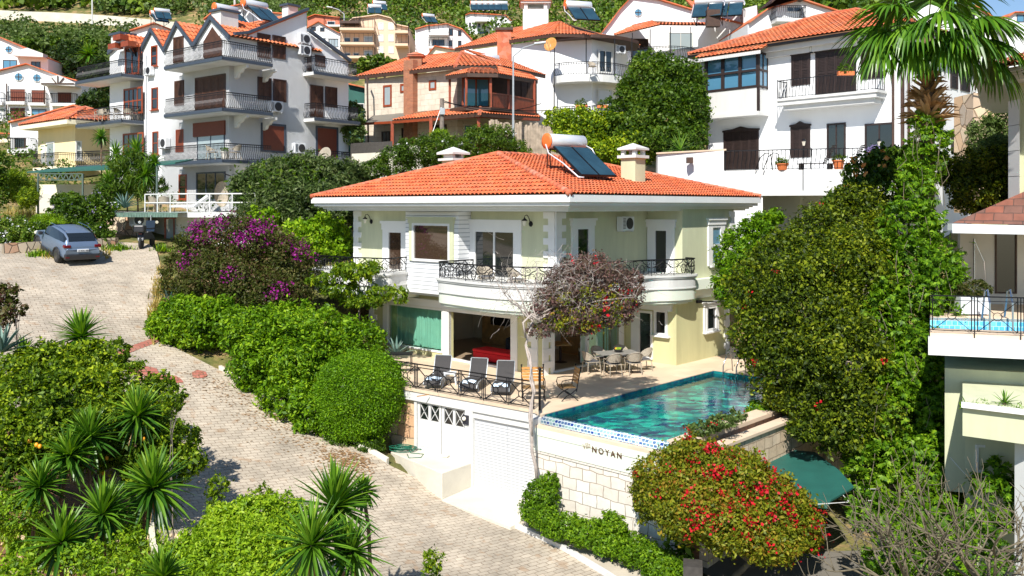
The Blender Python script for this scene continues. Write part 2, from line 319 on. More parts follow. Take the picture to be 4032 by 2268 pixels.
# window glass that mirrors the garden a little
def pane(name, col, rough=.03, trans=0):
    m, t, b = newmat(name); b.inputs['Base Color'].default_value = lin(col); b.inputs['Roughness'].default_value = rough
    b.inputs['Specular IOR Level'].default_value = 1.0; b.inputs['Coat Weight'].default_value = .25; b.inputs['Coat Roughness'].default_value = .02
    if trans:
        tr = nd(t, 'BsdfTransparent'); tr.inputs[0].default_value = lin(col); g = nd(t, 'BsdfGlossy'); g.inputs['Roughness'].default_value = .01
        mx = nd(t, 'MixShader'); lw = nd(t, 'LayerWeight'); lw.inputs[0].default_value = .35; fr = nd(t, 'Math', operation='POWER'); fr.inputs[1].default_value = 2.2; t.links.new(lw.outputs['Facing'], fr.inputs[0])
        t.links.new(fr.outputs[0], mx.inputs[0]); t.links.new(tr.outputs[0], mx.inputs[1]); t.links.new(g.outputs[0], mx.inputs[2]); t.links.new(mx.outputs[0], t.nodes['Material Output'].inputs[0])
pane('pane_dark', (.010, .013, .014), .06); pane('pane_blue', (.08, .22, .34)); pane('pane_curtain', (.30, .36, .38)); pane('pane_clear', (.80, .95, .90), trans=1)
pane('pane_brown', (.05, .03, .02))

# fired clay: every tile its own tone, grey bloom and dirt
def claymat(name, cols, cell=3.6, dirt=.5):
    m, t, b = newmat(name); tc = nd(t, 'TexCoord'); vo = nd(t, 'TexVoronoi'); vo.inputs['Scale'].default_value = cell; t.links.new(tc.outputs['Object'], vo.inputs['Vector'])
    sx = nd(t, 'SeparateXYZ'); t.links.new(vo.outputs['Color'], sx.inputs[0]); rp = nd(t, 'ValToRGB'); cr = rp.color_ramp
    for i, c in enumerate(cols):
        e = cr.elements[0] if i == 0 else cr.elements[-1] if i == len(cols)-1 else cr.elements.new(i/(len(cols)-1))
        e.position = i/(len(cols)-1); e.color = lin(c)
    t.links.new(sx.outputs[0], rp.inputs[0]); n1 = nd(t, 'TexNoise'); n1.inputs['Scale'].default_value = 1.1; n1.inputs['Detail'].default_value = 9; n1.inputs['Roughness'].default_value = .72; t.links.new(tc.outputs['Object'], n1.inputs['Vector'])
    mr = nd(t, 'MapRange'); mr.inputs['From Min'].default_value = .48; mr.inputs['From Max'].default_value = .72; mr.inputs['To Max'].default_value = dirt; t.links.new(n1.outputs['Fac'], mr.inputs['Value'])
    mx = nd(t, 'Mix', data_type='RGBA'); mx.inputs[7].default_value = (.30, .13, .08, 1); t.links.new(mr.outputs[0], mx.inputs[0]); t.links.new(rp.outputs[0], mx.inputs[6]); t.links.new(mx.outputs[2], b.inputs['Base Color']); b.inputs['Roughness'].default_value = .85
    bp = nd(t, 'Bump'); bp.inputs['Strength'].default_value = .4; bp.inputs['Distance'].default_value = .02; t.links.new(n1.outputs['Fac'], bp.inputs['Height']); t.links.new(bp.outputs[0], b.inputs['Normal'])
claymat('clay', [(.46, .085, .03), (.60, .125, .04), (.66, .16, .055), (.52, .15, .07)])
claymat('clay_cap', [(.42, .10, .05), (.55, .14, .06), (.50, .20, .13)], 3, .8)
claymat('clay_far', [(.50, .10, .03), (.62, .14, .045), (.66, .19, .07), (.50, .16, .08)], 1.6, .8)

def rubblemat(name, cols, mortar, cell=2.6):
    m, t, b = newmat(name); tc = nd(t, 'TexCoord'); a = nd(t, 'TexVoronoi'); e = nd(t, 'TexVoronoi', feature='DISTANCE_TO_EDGE')
    for v in (a, e): v.inputs['Scale'].default_value = cell; t.links.new(tc.outputs['Object'], v.inputs['Vector'])
    sx = nd(t, 'SeparateXYZ'); t.links.new(a.outputs['Color'], sx.inputs[0]); rp = nd(t, 'ValToRGB'); cr = rp.color_ramp
    for i, c in enumerate(cols):
        q = cr.elements[0] if i == 0 else cr.elements[-1] if i == len(cols)-1 else cr.elements.new(i/(len(cols)-1))
        q.position = i/(len(cols)-1); q.color = lin(c)
    t.links.new(sx.outputs[0], rp.inputs[0]); mr = nd(t, 'MapRange'); mr.inputs['From Max'].default_value = .07; t.links.new(e.outputs['Distance'], mr.inputs['Value'])
    mx = nd(t, 'Mix', data_type='RGBA'); mx.inputs[6].default_value = lin(mortar); t.links.new(mr.outputs[0], mx.inputs[0]); t.links.new(rp.outputs[0], mx.inputs[7]); t.links.new(mx.outputs[2], b.inputs['Base Color']); b.inputs['Roughness'].default_value = .9
    bp = nd(t, 'Bump'); bp.inputs['Strength'].default_value = .9; bp.inputs['Distance'].default_value = .06; t.links.new(mr.outputs[0], bp.inputs['Height']); t.links.new(bp.outputs[0], b.inputs['Normal'])
rubblemat('rubble', [(.50, .40, .28), (.66, .55, .40), (.55, .30, .18), (.60, .52, .42)], (.18, .13, .09))
rubblemat('rock', [(.50, .36, .22), (.66, .52, .36), (.58, .38, .22), (.44, .36, .28)], (.30, .20, .12), 1.3)
# ---------------- foliage ----------------
def leaves(blobs, dens=2.2, size=.09, asp=.5, clump=.55, cr=.22, up=.5, hang=0., shell=.52, seed=1, maxn=90000, tonebias=0., lump=.22, shoots=7, lobes=0):
    rg = np.random.default_rng(seed); P = []; N = []
    la = size*size*asp*.5
    tot = [4*math.pi*((b[1]*b[2]+b[1]*b[3]+b[2]*b[3])/3)*dens/la for b in blobs]
    k = min(1, maxn/sum(tot))
    for b, n in zip(blobs, tot):
        n = int(n*k)+4; c = np.array(b[0]); R = np.array(b[1:4])
        d = rg.normal(size=(n, 3)); d /= np.linalg.norm(d, axis=1)[:, None]
        flip = (rg.random(n) < .35) & (d[:, 1] > 0); d[flip, 1] *= -1
        ph = rg.random(6)*6.28; lm = 1+lump*(np.sin(d[:, 0]*5+ph[0])*np.sin(d[:, 2]*6+ph[1])+.6*np.sin(d[:, 1]*9+ph[2])*np.sin(d[:, 2]*11+d[:, 0]*8+ph[3]))
        r = (shell+(1-shell)*rg.random(n)**.6)*lm
        p = c+d*r[:, None]*R
        if clump > 0:
            m = max(3, int(n*.011)); cd = rg.normal(size=(m, 3)); cd /= np.linalg.norm(cd, axis=1)[:, None]; cd[:, 1] = np.where((rg.random(m) < .4), -np.abs(cd[:, 1]), cd[:, 1])
            cc = c+cd*R*(.8+.32*rg.random((m, 1))); idx = rg.integers(0, m, n); sel = rg.random(n) < clump
            q = cc[idx]+rg.normal(size=(n, 3))*cr*.55*R.mean()*(.5+.5*rg.random((n, 1)))
            p = np.where(sel[:, None], q, p); dd = q-c; dd /= (np.linalg.norm(dd, axis=1)[:, None]+1e-6); d = np.where(sel[:, None], dd, d)
        P.append(p); N.append(d)
        for _ in range(int(shoots*(.5+rg.random()))):           # stray shoots that break the outline
            e = rg.normal(size=3); e[2] = abs(e[2])*.9; e[1] -= .2; e /= np.linalg.norm(e); s0 = c+e*R*.95; Ls = min(.9, R.mean()*(.15+.35*rg.random())); g = e*.8+rg.normal(size=3)*.35+np.array([0, 0, .35]); g /= np.linalg.norm(g)
            ms = max(5, int(Ls/size*5)); f = rg.random((ms, 1)); P.append(s0+g*Ls*f+np.array([0, 0, -.35*Ls])*f*f+rg.normal(size=(ms, 3))*size*.32); N.append(np.tile(e, (ms, 1)))
    P = np.concatenate(P); D = np.concatenate(N); n = len(P)
    nr = D*.5+np.array([0, 0, up*.8])+rg.normal(size=(n, 3))*.72; nr /= np.linalg.norm(nr, axis=1)[:, None]
    if lobes:
        k5 = n//lobes; P, nr = P[rg.permutation(n)[:k5]*0+np.arange(k5)*lobes], nr[np.arange(k5)*lobes]; n = k5
    a = rg.normal(size=(n, 3))+np.array([0, 0, -hang*2]); a -= nr*(a*nr).sum(1)[:, None]; a /= np.linalg.norm(a, axis=1)[:, None]
    if lobes:                                                   # leaflets fanned out from one point
        b0 = np.cross(nr, a); an = np.linspace(-1.35, 1.35, lobes); a = np.concatenate([a*math.cos(q)+b0*math.sin(q) for q in an]); P = np.tile(P, (lobes, 1))+a*size*.5; nr = np.tile(nr, (lobes, 1)); n *= lobes; a -= nr*(a*nr).sum(1)[:, None]; a /= np.linalg.norm(a, axis=1)[:, None]
    s = np.cross(nr, a); L = size*(.5+1.0*rg.random((n, 1))**1.3); W = L*asp
    V = np.stack([P-a*L*.5, P+s*W*.5-a*L*.05+nr*W*.18, P+a*L*.5-nr*L*.1, P-s*W*.5-a*L*.05+nr*W*.18], 1).reshape(-1, 3)
    F = np.arange(n*4, dtype=np.int32).reshape(-1, 4)
    big = .5+.5*np.sin(P[:, 0]*1.3+P[:, 2]*1.7+seed)*np.sin(P[:, 1]*1.1+P[:, 2]*.9+P[:, 0]*.7)
    t = np.clip(.25*big+.75*rg.random(n)+tonebias, 0, 1)
    return V, F, np.repeat(t, 4)
def foliage(name, blobs, mat, parent=None, **kw):
    V, F, t = leaves(blobs, **kw); return mk(name, V, F, mat, parent, tone=t)
def pb(lst, sy=1.):          # blobs traced as (px, py, rx, ry, Y[, depth radius factor])
    out = []
    for b in lst:
        px, py, rx, ry, Y = b[:5]; c = at(px, py, Y); k = Y/FPX
        out.append(((c.x, c.y, c.z), rx*k, rx*k*(b[5] if len(b) > 5 else sy), ry*k))
    return out
def limb(mb, a, b, r, n=5, wob=.12, seg=5, taper=.45):
    a, b = Vector(a), Vector(b); L = (b-a).length; pts = []
    for i in range(seg+1):
        f = i/seg; p = a.lerp(b, f)
        if 0 < i < seg: p += Vector([random.uniform(-1, 1)*wob*L*.3 for _ in range(3)])
        pts.append(p)
    mb.tube(pts, r, n, taper=taper); return pts
def plant(name, label, cat, blobs, mat, base=None, group=None, trunk=.08, bark='bark', blooms=(), stems=4, crown='foliage', hit=None, **kw):
    B = pb(blobs) if not isinstance(blobs[0][0], tuple) else blobs
    if base is None:
        lo = min(B, key=lambda b: b[0][2]-b[3]); cx = sum(b[0][0] for b in B)/len(B); cy = sum(b[0][1] for b in B)/len(B)
        base = (cx, cy, T(cx, cy)-.05)
    r = thing(name, label, cat, base, group)
    o = foliage(crown, B, mat, r, **kw)
    if trunk:
        mb = MB(); BV = Vector(base)
        sub = random.sample(B, min(stems, len(B)))
        fork = BV.lerp(Vector(sub[0][0]), .35)
        limb(mb, BV, fork, trunk, 6, .08, 3, .8)
        for b in sub:
            p = limb(mb, fork, Vector(b[0]), trunk*.7, 5)
            for _ in range(3): limb(mb, p[3], Vector(b[0])+Vector([random.uniform(-.6, .6)*b[1+i] for i in range(3)]), trunk*.3, 4, .15, 3)
        mb.build('trunk', bark, r, True)
    for i, (bn, bm, frac, kw2) in enumerate(blooms):
        flower(bn, B, bm, r, frac, kw.get('seed', 1)+50+i, **kw2)
    return r
def flower(name, B, mat, parent, n, seed, size=.07, spread=.16, per=10, zone=None, stuff=True):
    """n clusters of blossoms sitting on the outside of the crown"""
    rg = np.random.default_rng(seed); V = []; t = []
    w_ = np.array([b[1]*b[3] for b in B]); w_ = w_/w_.sum()
    for _ in range(n):
        b = B[rg.choice(len(B), p=w_)]; d = rg.normal(size=3); d[1] = -abs(d[1])
        d[2] = abs(d[2]) if rg.random() < .65 else d[2]
        d /= np.linalg.norm(d); c = np.array(b[0])+d*np.array(b[1:4])*1.03
        if zone and not zone(c): continue
        k = rg.integers(per//2, per+1)
        for _ in range(k):
            p = c+rg.normal(size=3)*spread*.5; nr = rg.normal(size=3)+d; nr /= np.linalg.norm(nr); a = np.cross(nr, rg.normal(size=3)); a /= np.linalg.norm(a); s = np.cross(nr, a); L = size*(.6+.8*rg.random())
            V += [p-a*L*.5, p+s*L*.42, p+a*L*.5, p-s*L*.42]; t += [rg.random()]*4
    if not V: return None
    V = np.array(V); return mk(name, V, np.arange(len(V), dtype=np.int32).reshape(-1, 4), mat, parent, tone=np.array(t))
def swordleaf(base, d, L, w, droop, up=Vector((0, 0, 1)), seg=4, fold=.25):
    """one long folded blade: list of vertices (3 per station) and faces"""
    vs = []; p = Vector(base); d = Vector(d).normalized(); s = d.cross(up)
    if s.length < .05: s = Vector((1, 0, 0))
    s.normalize(); st = L/seg
    for i in range(seg+1):
        f = i/seg; ww = w*(.55+.9*f-1.45*f**2.2) if f < 1 else w*.03; ww = max(ww, w*.03)
        nrm = s.cross(d).normalized()
        vs += [p-s*ww*.5+nrm*ww*fold, p.copy(), p+s*ww*.5+nrm*ww*fold]
        d = (d+Vector((0, 0, -droop/seg))).normalized(); p = p+d*st
    fs = []
    for i in range(seg):
        a = i*3; fs += [(a, a+1, a+4, a+3), (a+1, a+2, a+5, a+4)]
    return vs, fs
def rosette(mb, tones, c, R, n=70, w=.055, lo=-.95, rg=random, droop=.5, tilt=(0, 0)):
    for i in range(n):
        a = i*2.399963+rg.uniform(-.2, .2); f = (i+.5)/n
        el = lo+(1.45-lo)*f**.85
        d = Vector((math.cos(a)*math.cos(el)+tilt[0], math.sin(a)*math.cos(el)+tilt[1], math.sin(el)))
        L = R*(.75+.35*rg.random())*(1 if el > 0 else 1.15)
        v, fc = swordleaf(Vector(c)+d*.05, d, L, w*(.8+.4*rg.random()), droop*(.3+.9*rg.random())*(1.1-f*.9))
        mb.add(v, fc); tones += [min(1, max(0, .12+.3*f+.45*rg.random()))]*len(v)
def yucca(label, px, py, Y, rpx, base=None, group='yuccas in the front garden', n=75, w=.06, name='yucca', droop=.5, lean=0, trunk_r=.05, parent=None):
    c = at(px, py, Y); R = rpx*Y/FPX
    if base is None: base = (c.x-lean, c.y+.1, T(c.x-lean, c.y+.1)-.1)
    r = thing(name, label, 'yucca', base, group)
    mb = MB(); tn = []; rosette(mb, tn, c, R*random.uniform(.9, 1.1), n, w*random.uniform(.85, 1.15), droop=droop*random.uniform(.6, 1.4), tilt=(random.uniform(-.25, .25), random.uniform(-.2, .2)))
    if name == 'yucca':
        m2 = MB(); t2 = []; 
        for i in range(16):
            a = random.random()*6.283; v, f = swordleaf(Vector(c)-Vector((0, 0, .05)), Vector((math.cos(a)*.45, math.sin(a)*.45, -1)), R*random.uniform(.45, .85), w*.7, .3); m2.add(v, f); t2 += [random.random()]*len(v)
        mk('dead_leaves', np.array([tuple(v) for v in m2.v]), m2.f, 'leaf_dryfrond', r, tone=np.array(t2))
    V = np.array([tuple(v) for v in mb.v]); mk('leaves', V, mb.f, 'leaf_yucca', r, tone=np.array(tn))
    t = MB(); limb(t, base, c, trunk_r, 6, .06, 4, .9); t.build('trunk', 'bark_brown', r, True)
    return r

# ---------------- tiled roofs ----------------
def srange(poly, t):
    xs = []
    n = len(poly)
    for i in range(n):
        (s0, t0), (s1, t1) = poly[i], poly[(i+1) % n]
        if (t0-t)*(t1-t) <= 0 and abs(t1-t0) > 1e-9: xs.append(s0+(s1-s0)*(t-t0)/(t1-t0))
        elif abs(t0-t) < 1e-6 and abs(t1-t) < 1e-6: xs += [s0, s1]
    return (min(xs), max(xs)) if xs else None
def tiles(pts, name, mat, parent, w=.22, L=.36, h=.055, step=.04, q=6, under='soil'):
    """barrel tiles on a sloping polygon whose first edge is the eave"""
    pts = [Vector(p) for p in pts]; o = pts[0]; es = (pts[1]-pts[0]).normalized()
    nn = es.cross(pts[2]-pts[0]).normalized()
    if nn.z < 0: nn = -nn
    et = nn.cross(es).normalized()
    if et.z < 0: et = -et
    poly = [((p-o).dot(es), (p-o).dot(et)) for p in pts]
    smin, smax = min(p[0] for p in poly), max(p[0] for p in poly); tmax = max(p[1] for p in poly)
    ks = np.arange(int((smax-smin)*q/w)+2); sg = smin+ks*w/q
    prof = h*np.abs(np.cos(np.pi*(sg-smin)/w))**.7
    V = []; F = []; off = 0; rows = int(math.ceil(tmax/L)); ns = len(sg)
    for j in range(rows):
        t0 = j*L; t1 = min(tmax, (j+1)*L)
        for (t, st, tt) in ((t0-.05*(j > 0), step, t0), (t1, 0, t1)):
            r = srange(poly, min(max(tt, 1e-4), tmax-1e-3))
            s = np.clip(sg, r[0], r[1]); jit = RN.normal(size=ns)*.002
            P = np.array(o)+np.outer(s, np.array(es))+np.array(et)*t+np.outer(prof+st+jit, np.array(nn)); V.append(P)
        a = off+np.arange(ns-1); F.append(np.stack([a, a+1, a+1+ns, a+ns], 1)); off += 2*ns
    V = np.concatenate(V); F = np.concatenate(F).astype(np.int32)
    ob = mk(name, V, F, mat, parent)
    if under:
        MB().slab([p-nn*.005 for p in pts], .04).build('underlay', under, ob)
    return ob
def caps(p0, p1, r, mb, L=.38, n=8):
    p0, p1 = Vector(p0), Vector(p1); m = max(1, int((p1-p0).length/L)); d = (p1-p0)/m
    for i in range(m):
        a = p0+d*i; mb.tube([a, a+d*1.06], r*1.08, n, taper=.86)
def tubeon(mb, fn, pts, r, n=3): mb.tube([fn(*p) for p in pts], r, n)
def spiral(cx, cz, r0, turns, a0, sg=1, n=12, r1=.25):
    return [(cx+(r0*(1-(1-r1)*i/n))*math.cos(a0+sg*turns*6.283*i/n), cz+(r0*(1-(1-r1)*i/n))*math.sin(a0+sg*turns*6.283*i/n)) for i in range(n+1)]
def pathfn(path):
    P = [Vector((p[0], p[1], 0)) for p in path]; cum = [0]
    for a, b in zip(P, P[1:]): cum.append(cum[-1]+(b-a).length)
    def f(s):
        s = min(max(s, 0), cum[-1])
        for i in range(len(P)-1):
            if s <= cum[i+1]+1e-9: return P[i].lerp(P[i+1], (s-cum[i])/max(1e-9, cum[i+1]-cum[i]))
        return P[-1]
    return f, cum[-1], cum, P
def railing(path, z, h, parent, kind='belly', mat='iron', name='railing', sp=.13, r=.011, top=.022):
    f, Ltot, cum, P = pathfn(path); mb = MB()
    if P[0].y > 40: r = max(r, .019); top = .035
    def nrm(s):
        a, b = f(max(0, s-.05)), f(min(Ltot, s+.05)); d = (b-a).normalized(); n = Vector((d.y, -d.x, 0)); m = f(s)
        return n if n.dot(m) < 0 else -n
    g = lambda s, zz, o=0: f(s)+nrm(s)*o+Vector((0, 0, z+zz))
    cs = sorted(set([0.]+cum)); fine = []
    for a, b in zip(cs, cs[1:]):
        k = max(1, int((b-a)/.6)); fine += [a+(b-a)*i/k for i in range(k)]
    fine.append(Ltot)
    mb.tube([f(s)+Vector((0, 0, z+h)) for s in fine], top, 4); mb.tube([f(s)+Vector((0, 0, z+.07)) for s in fine], r*1.2, 4)
    n = max(2, int(Ltot/sp))
    if kind == 'belly':
        mb.tube([f(s)+Vector((0, 0, z+h-.13)) for s in fine], r, 3)
        for i in range(n+1):
            s = Ltot*i/n; mb.tube([g(s, h), g(s, .62*h, -.01), g(s, .42*h, .07), g(s, .25*h, .1), g(s, .12*h, .05), g(s, .03, 0)], r, 3)
    elif kind == 'plain':
        for i in range(n+1): s = Ltot*i/n; mb.tube([g(s, 0), g(s, h)], r, 3)
    elif kind == 'wavy':
        for i in range(n+1):
            s = Ltot*i/n; mb.tube([g(s+.04*math.sin(t*4.5+1), h*(1-t)) for t in (0, .2, .35, .5, .65, .8, .95)], r, 3)
        for c in cum: mb.tube([g(c, -.02), g(c, h+.08)], .025, 4)
    elif kind == 'scroll':
        k = max(1, round(Ltot/.95)); w = Ltot/k
        for i in range(k+1): mb.tube([g(w*i, -.05), g(w*i, h)], r*1.3, 4)
        for i in range(k):
            c = w*(i+.5); sg = 1 if i % 2 else -1
            q = lambda pts, rr=r: mb.tube([g(c+sg*x, zz) for x, zz in pts], rr, 3)
            q(spiral(0, .40*h+.08, .25*h, 1.15, -1.57, 1, 14)); q(spiral(0, .40*h+.08, .25*h, .8, -1.57, -1, 10, .5))
            for m_ in (-1, 1):
                q([(m_*x, zz*h) for x, zz in ((.06, .12), (.2, .10), (.33, .22), (.36, .42), (.28, .6), (.18, .62), (.14, .52), (.2, .46))])
                q([(m_*x, zz*h) for x, zz in ((.45, .92), (.36, .96), (.28, .84), (.3, .72), (.38, .70), (.42, .78), (.38, .84))])
                q([(m_*x, zz*h) for x, zz in ((.45, .12), (.38, .1), (.34, .2), (.4, .28), (.46, .24))])
                q([(m_*x, zz*h) for x, zz in ((.02, .95), (.1, .8), (.22, .72), (.34, .56), (.45, .5))], r*1.7)
                q([(m_*x, zz*h) for x, zz in ((.04, .12), (.12, .3), (.1, .44))], r*1.6)
    elif kind == 'cross':
        k = max(1, round(Ltot/.98)); w = Ltot/k
        mb.tube([f(s)+Vector((0, 0, z+h-.11)) for s in fine], r, 4)
        for i in range(k+1):
            for d_ in (-.07, 0, .07):
                s = min(max(w*i+d_, 0), Ltot); mb.tube([g(s, -.12 if d_ == 0 else .07), g(s, h)], r*1.25, 4)
        for i in range(k):
            c = w*(i+.5); a = w*.5-.09; zc = (h-.04)/2+.0; rr = .1
            mb.tube([g(c+rr*math.cos(t*.5236), zc+rr*math.sin(t*.5236)) for t in range(12)], r, 4, closed=True)
            for sx in (-1, 1):
                for sz, ze in ((-1, .08), (1, h-.12)): mb.tube([g(c+sx*rr*.75, zc+sz*rr*.7), g(c+sx*a, ze)], r, 4)
    return mb.build(name, mat, parent)

# ---------------- openings on walls ----------------
def window(F, R, parent, frame='trim_white', glass='pane_dark', fw=.07, d=.05, mull=(1, 1), name='window', sill=0, arch=None, trim=None, tw=.12, pd=.015, mw=None):
    u0, u1, z0, z1 = R; mb = MB(); mw = mw or fw*.7
    mb.fbox(F, u0-fw, u0, z0-fw, z1+fw, 0, d); mb.fbox(F, u1, u1+fw, z0-fw, z1+fw, 0, d)
    mb.fbox(F, u0, u1, z1, z1+fw, 0, d-.002); mb.fbox(F, u0, u1, z0-fw, z0, 0, d-.002)
    for i in range(1, mull[0]): c = u0+(u1-u0)*i/mull[0]; mb.fbox(F, c-mw/2, c+mw/2, z0, z1, 0, d-.008)
    for i in range(1, mull[1]): c = z0+(z1-z0)*i/mull[1]; mb.fbox(F, u0, u1, c-mw/2, c+mw/2, 0, d-.012)
    if sill: mb.fbox(F, u0-fw-sill, u1+fw+sill, z0-fw-.06, z0-fw, 0, d+.08)
    w = mb.build(name, frame, parent)
    MB().fbox(F, u0, u1, z0, z1, -.02, pd).build('pane', glass, w)
    if trim:
        mb = MB(); e = fw+tw
        for a, b, c, dd in ((u0-e, u0-fw, z0-fw, z1+fw), (u1+fw, u1+e, z0-fw, z1+fw)): mb.fbox(F, a, b, c, dd, 0, .07)
        mb.fbox(F, u0-e-.04, u1+e+.04, z1+fw, z1+fw+tw*.9, 0, .1); mb.fbox(F, u0-e-.09, u1+e+.09, z1+fw+tw*.9, z1+fw+tw*1.3, 0, .15)
        mb.build('trim', trim, w)
    return w
def shutter(F, R, parent, mat='shutter_brown', leavesn=2, name='shutter', d=.05, frame=None, slat=.07, arch=0, ft=.09):
    u0, u1, z0, z1 = R; mb = MB(); lw = (u1-u0)/leavesn
    mb.fbox(F, u0, u1, z0, z1, -.02, d*.35)
    for i in range(leavesn):
        a = u0+lw*i+.01; b = a+lw-.02; st = min(.07, lw*.2)
        mb.fbox(F, a, a+st, z0, z1, d*.35, d); mb.fbox(F, b-st, b, z0, z1, d*.35, d)
        for zz in (z0, (z0+z1)/2-st/2, z1-st): mb.fbox(F, a+st, b-st, zz, zz+st, d*.35, d-.002)
        n = int((z1-z0)/slat)
        for k in range(n):
            zz = z0+(k+.5)*(z1-z0)/n; mb.fbox(F, a+st, b-st, zz-.012, zz+.016, d*.35, d*.8)
    o = mb.build(name, mat, parent)
    if frame:
        m2 = MB(); t = ft
        m2.fbox(F, u0-t, u0, z0, z1, 0, d+.03); m2.fbox(F, u1, u1+t, z0, z1, 0, d+.03)
        if arch:
            c = (u0+u1)/2
            pts = [(u0-t-.06, z1), (u1+t+.06, z1), (u1+t+.06, z1+.1), (c+.25*(u1-u0), z1+.16), (c, z1+.16+arch), (c-.25*(u1-u0), z1+.16), (u0-t-.06, z1+.1)]
            b = [F.p(u, z, 0) for u, z in pts]; f_ = [F.p(u, z, d+.07) for u, z in pts]; n = len(pts)
            m2.add(b+f_, [tuple(range(n)), tuple(range(n, 2*n))[::-1]]+[(i, (i+1) % n, n+(i+1) % n, n+i) for i in range(n)])
        else: m2.fbox(F, u0-t, u1+t, z1, z1+t, 0, d+.03)
        m2.build('shutter_frame', frame, o)
    return o
def gable_prism(pts, z0, ridge_z, a, b): pass
# ---------------- small repeated kit ----------------
def make_ac():
    r = thing('air_conditioner', 'x', 'air conditioner', (0, 0, 0))
    MB().box(-.40, -.02, .0, .40, .28, .56).build('casing', 'white_plastic', r, bevel=.02)   # back against y=-.02, front at +y
    m = MB(); m.lathe((-.08, .28, .28), [(.23, 0), (.23, .012), (.21, .02)], 20, (0, 1, 0)); m.build('fan_grille', 'black_plastic', r)
    m = MB()
    for k in range(8): m.box(.19, .28, .08+k*.055, .36, .29, .10+k*.055)
    m.build('vent', 'iron', r)
    m = MB(); m.box(-.3, -.1, -.05, -.26, .3, 0); m.box(.26, -.1, -.05, .3, .3, 0); m.build('bracket', 'white_plastic', r)
    return r
AC0 = make_ac(); ACN = [0]
def ac(F, px, py, wpx, label, group='air conditioners on the house walls', out=.06, sc=None):
    u = F.u(px); z = F.z(px, py); p = F.p(u, z, out)
    rz = math.atan2(F.n.y, F.n.x)-math.pi/2
    if ACN[0] == 0: r = AC0; r.location = p; r.rotation_euler = (0, 0, rz)
    else: r = dup(AC0, p, rz)
    ACN[0] += 1; r['label'] = label; r['group'] = group; r.scale = ((sc or 1),)*3
    return r
def make_solar():
    r = thing('solar_water_heater', 'x', 'solar heater', (0, 0, 0))
    # local frame: +x along the tank, collectors slope down towards -y
    m = MB(); m.lathe((-1.05, .55, 1.75), [(.02, -.01), (.30, 0), (.335, .03), (.335, 2.07), (.30, 2.1), (.02, 2.11)], 20, (1, 0, 0)); m.build('tank', 'tank', r, True)
    m = MB(); m.lathe((-1.05, .55, 1.75), [(.02, -.05), (.2, -.04), (.345, -.012), (.348, .035), (.3, .036)], 20, (1, 0, 0)); m.build('tank_end', 'orange_cap', r, True)
    fr = MB(); gl = []
    a = math.atan2(1.35, 1.9)
    for k in range(2):
        x0 = -1.0+k*1.03; o = Vector((x0, -1.65, .15)); ux = Vector((.98, 0, 0)); uy = Vector((0, math.cos(a), math.sin(a)))*2.25; un = Vector((0, -math.sin(a), math.cos(a)))
        MB().par(o, ux, uy, un*.09).build('collector', 'iron', r); g = MB(); g.par(o+ux*.03+uy*.015+un*.09, ux*.94, uy*.97, un*.006); gl.append(g)
    for g in gl: g.build('collector_glass', 'solar_glass', r)
    for x in (-.9, .9):
        fr.tube([(x, .45, 0), (x, .5, 1.45)], .025, 4); fr.tube([(x, -1.6, .1), (x, .5, .02)], .025, 4); fr.tube([(x, .8, 0), (x, .62, 1.45)], .025, 4); fr.tube([(x, -.6, .05), (x, -.4, 1.0)], .02, 4)
    fr.tube([(-.95, .42, 1.4), (.95, .42, 1.4)], .03, 4); fr.tube([(-.95, .7, 1.4), (.95, .7, 1.4)], .03, 4); fr.build('stand', 'iron', r)
    p = MB(); p.tube([(-1.1, .55, 1.6), (-1.14, .3, 1.2), (-1.1, -.6, .75), (-1.08, -1.6, .12), (-.9, -1.75, .1)], .035, 6); p.tube([(.95, .2, 1.6), (1.12, .0, 1.45), (1.1, -.2, 1.2)], .03, 5); p.build('pipe', 'tank', r, True)
    return r
SOL0 = make_solar()
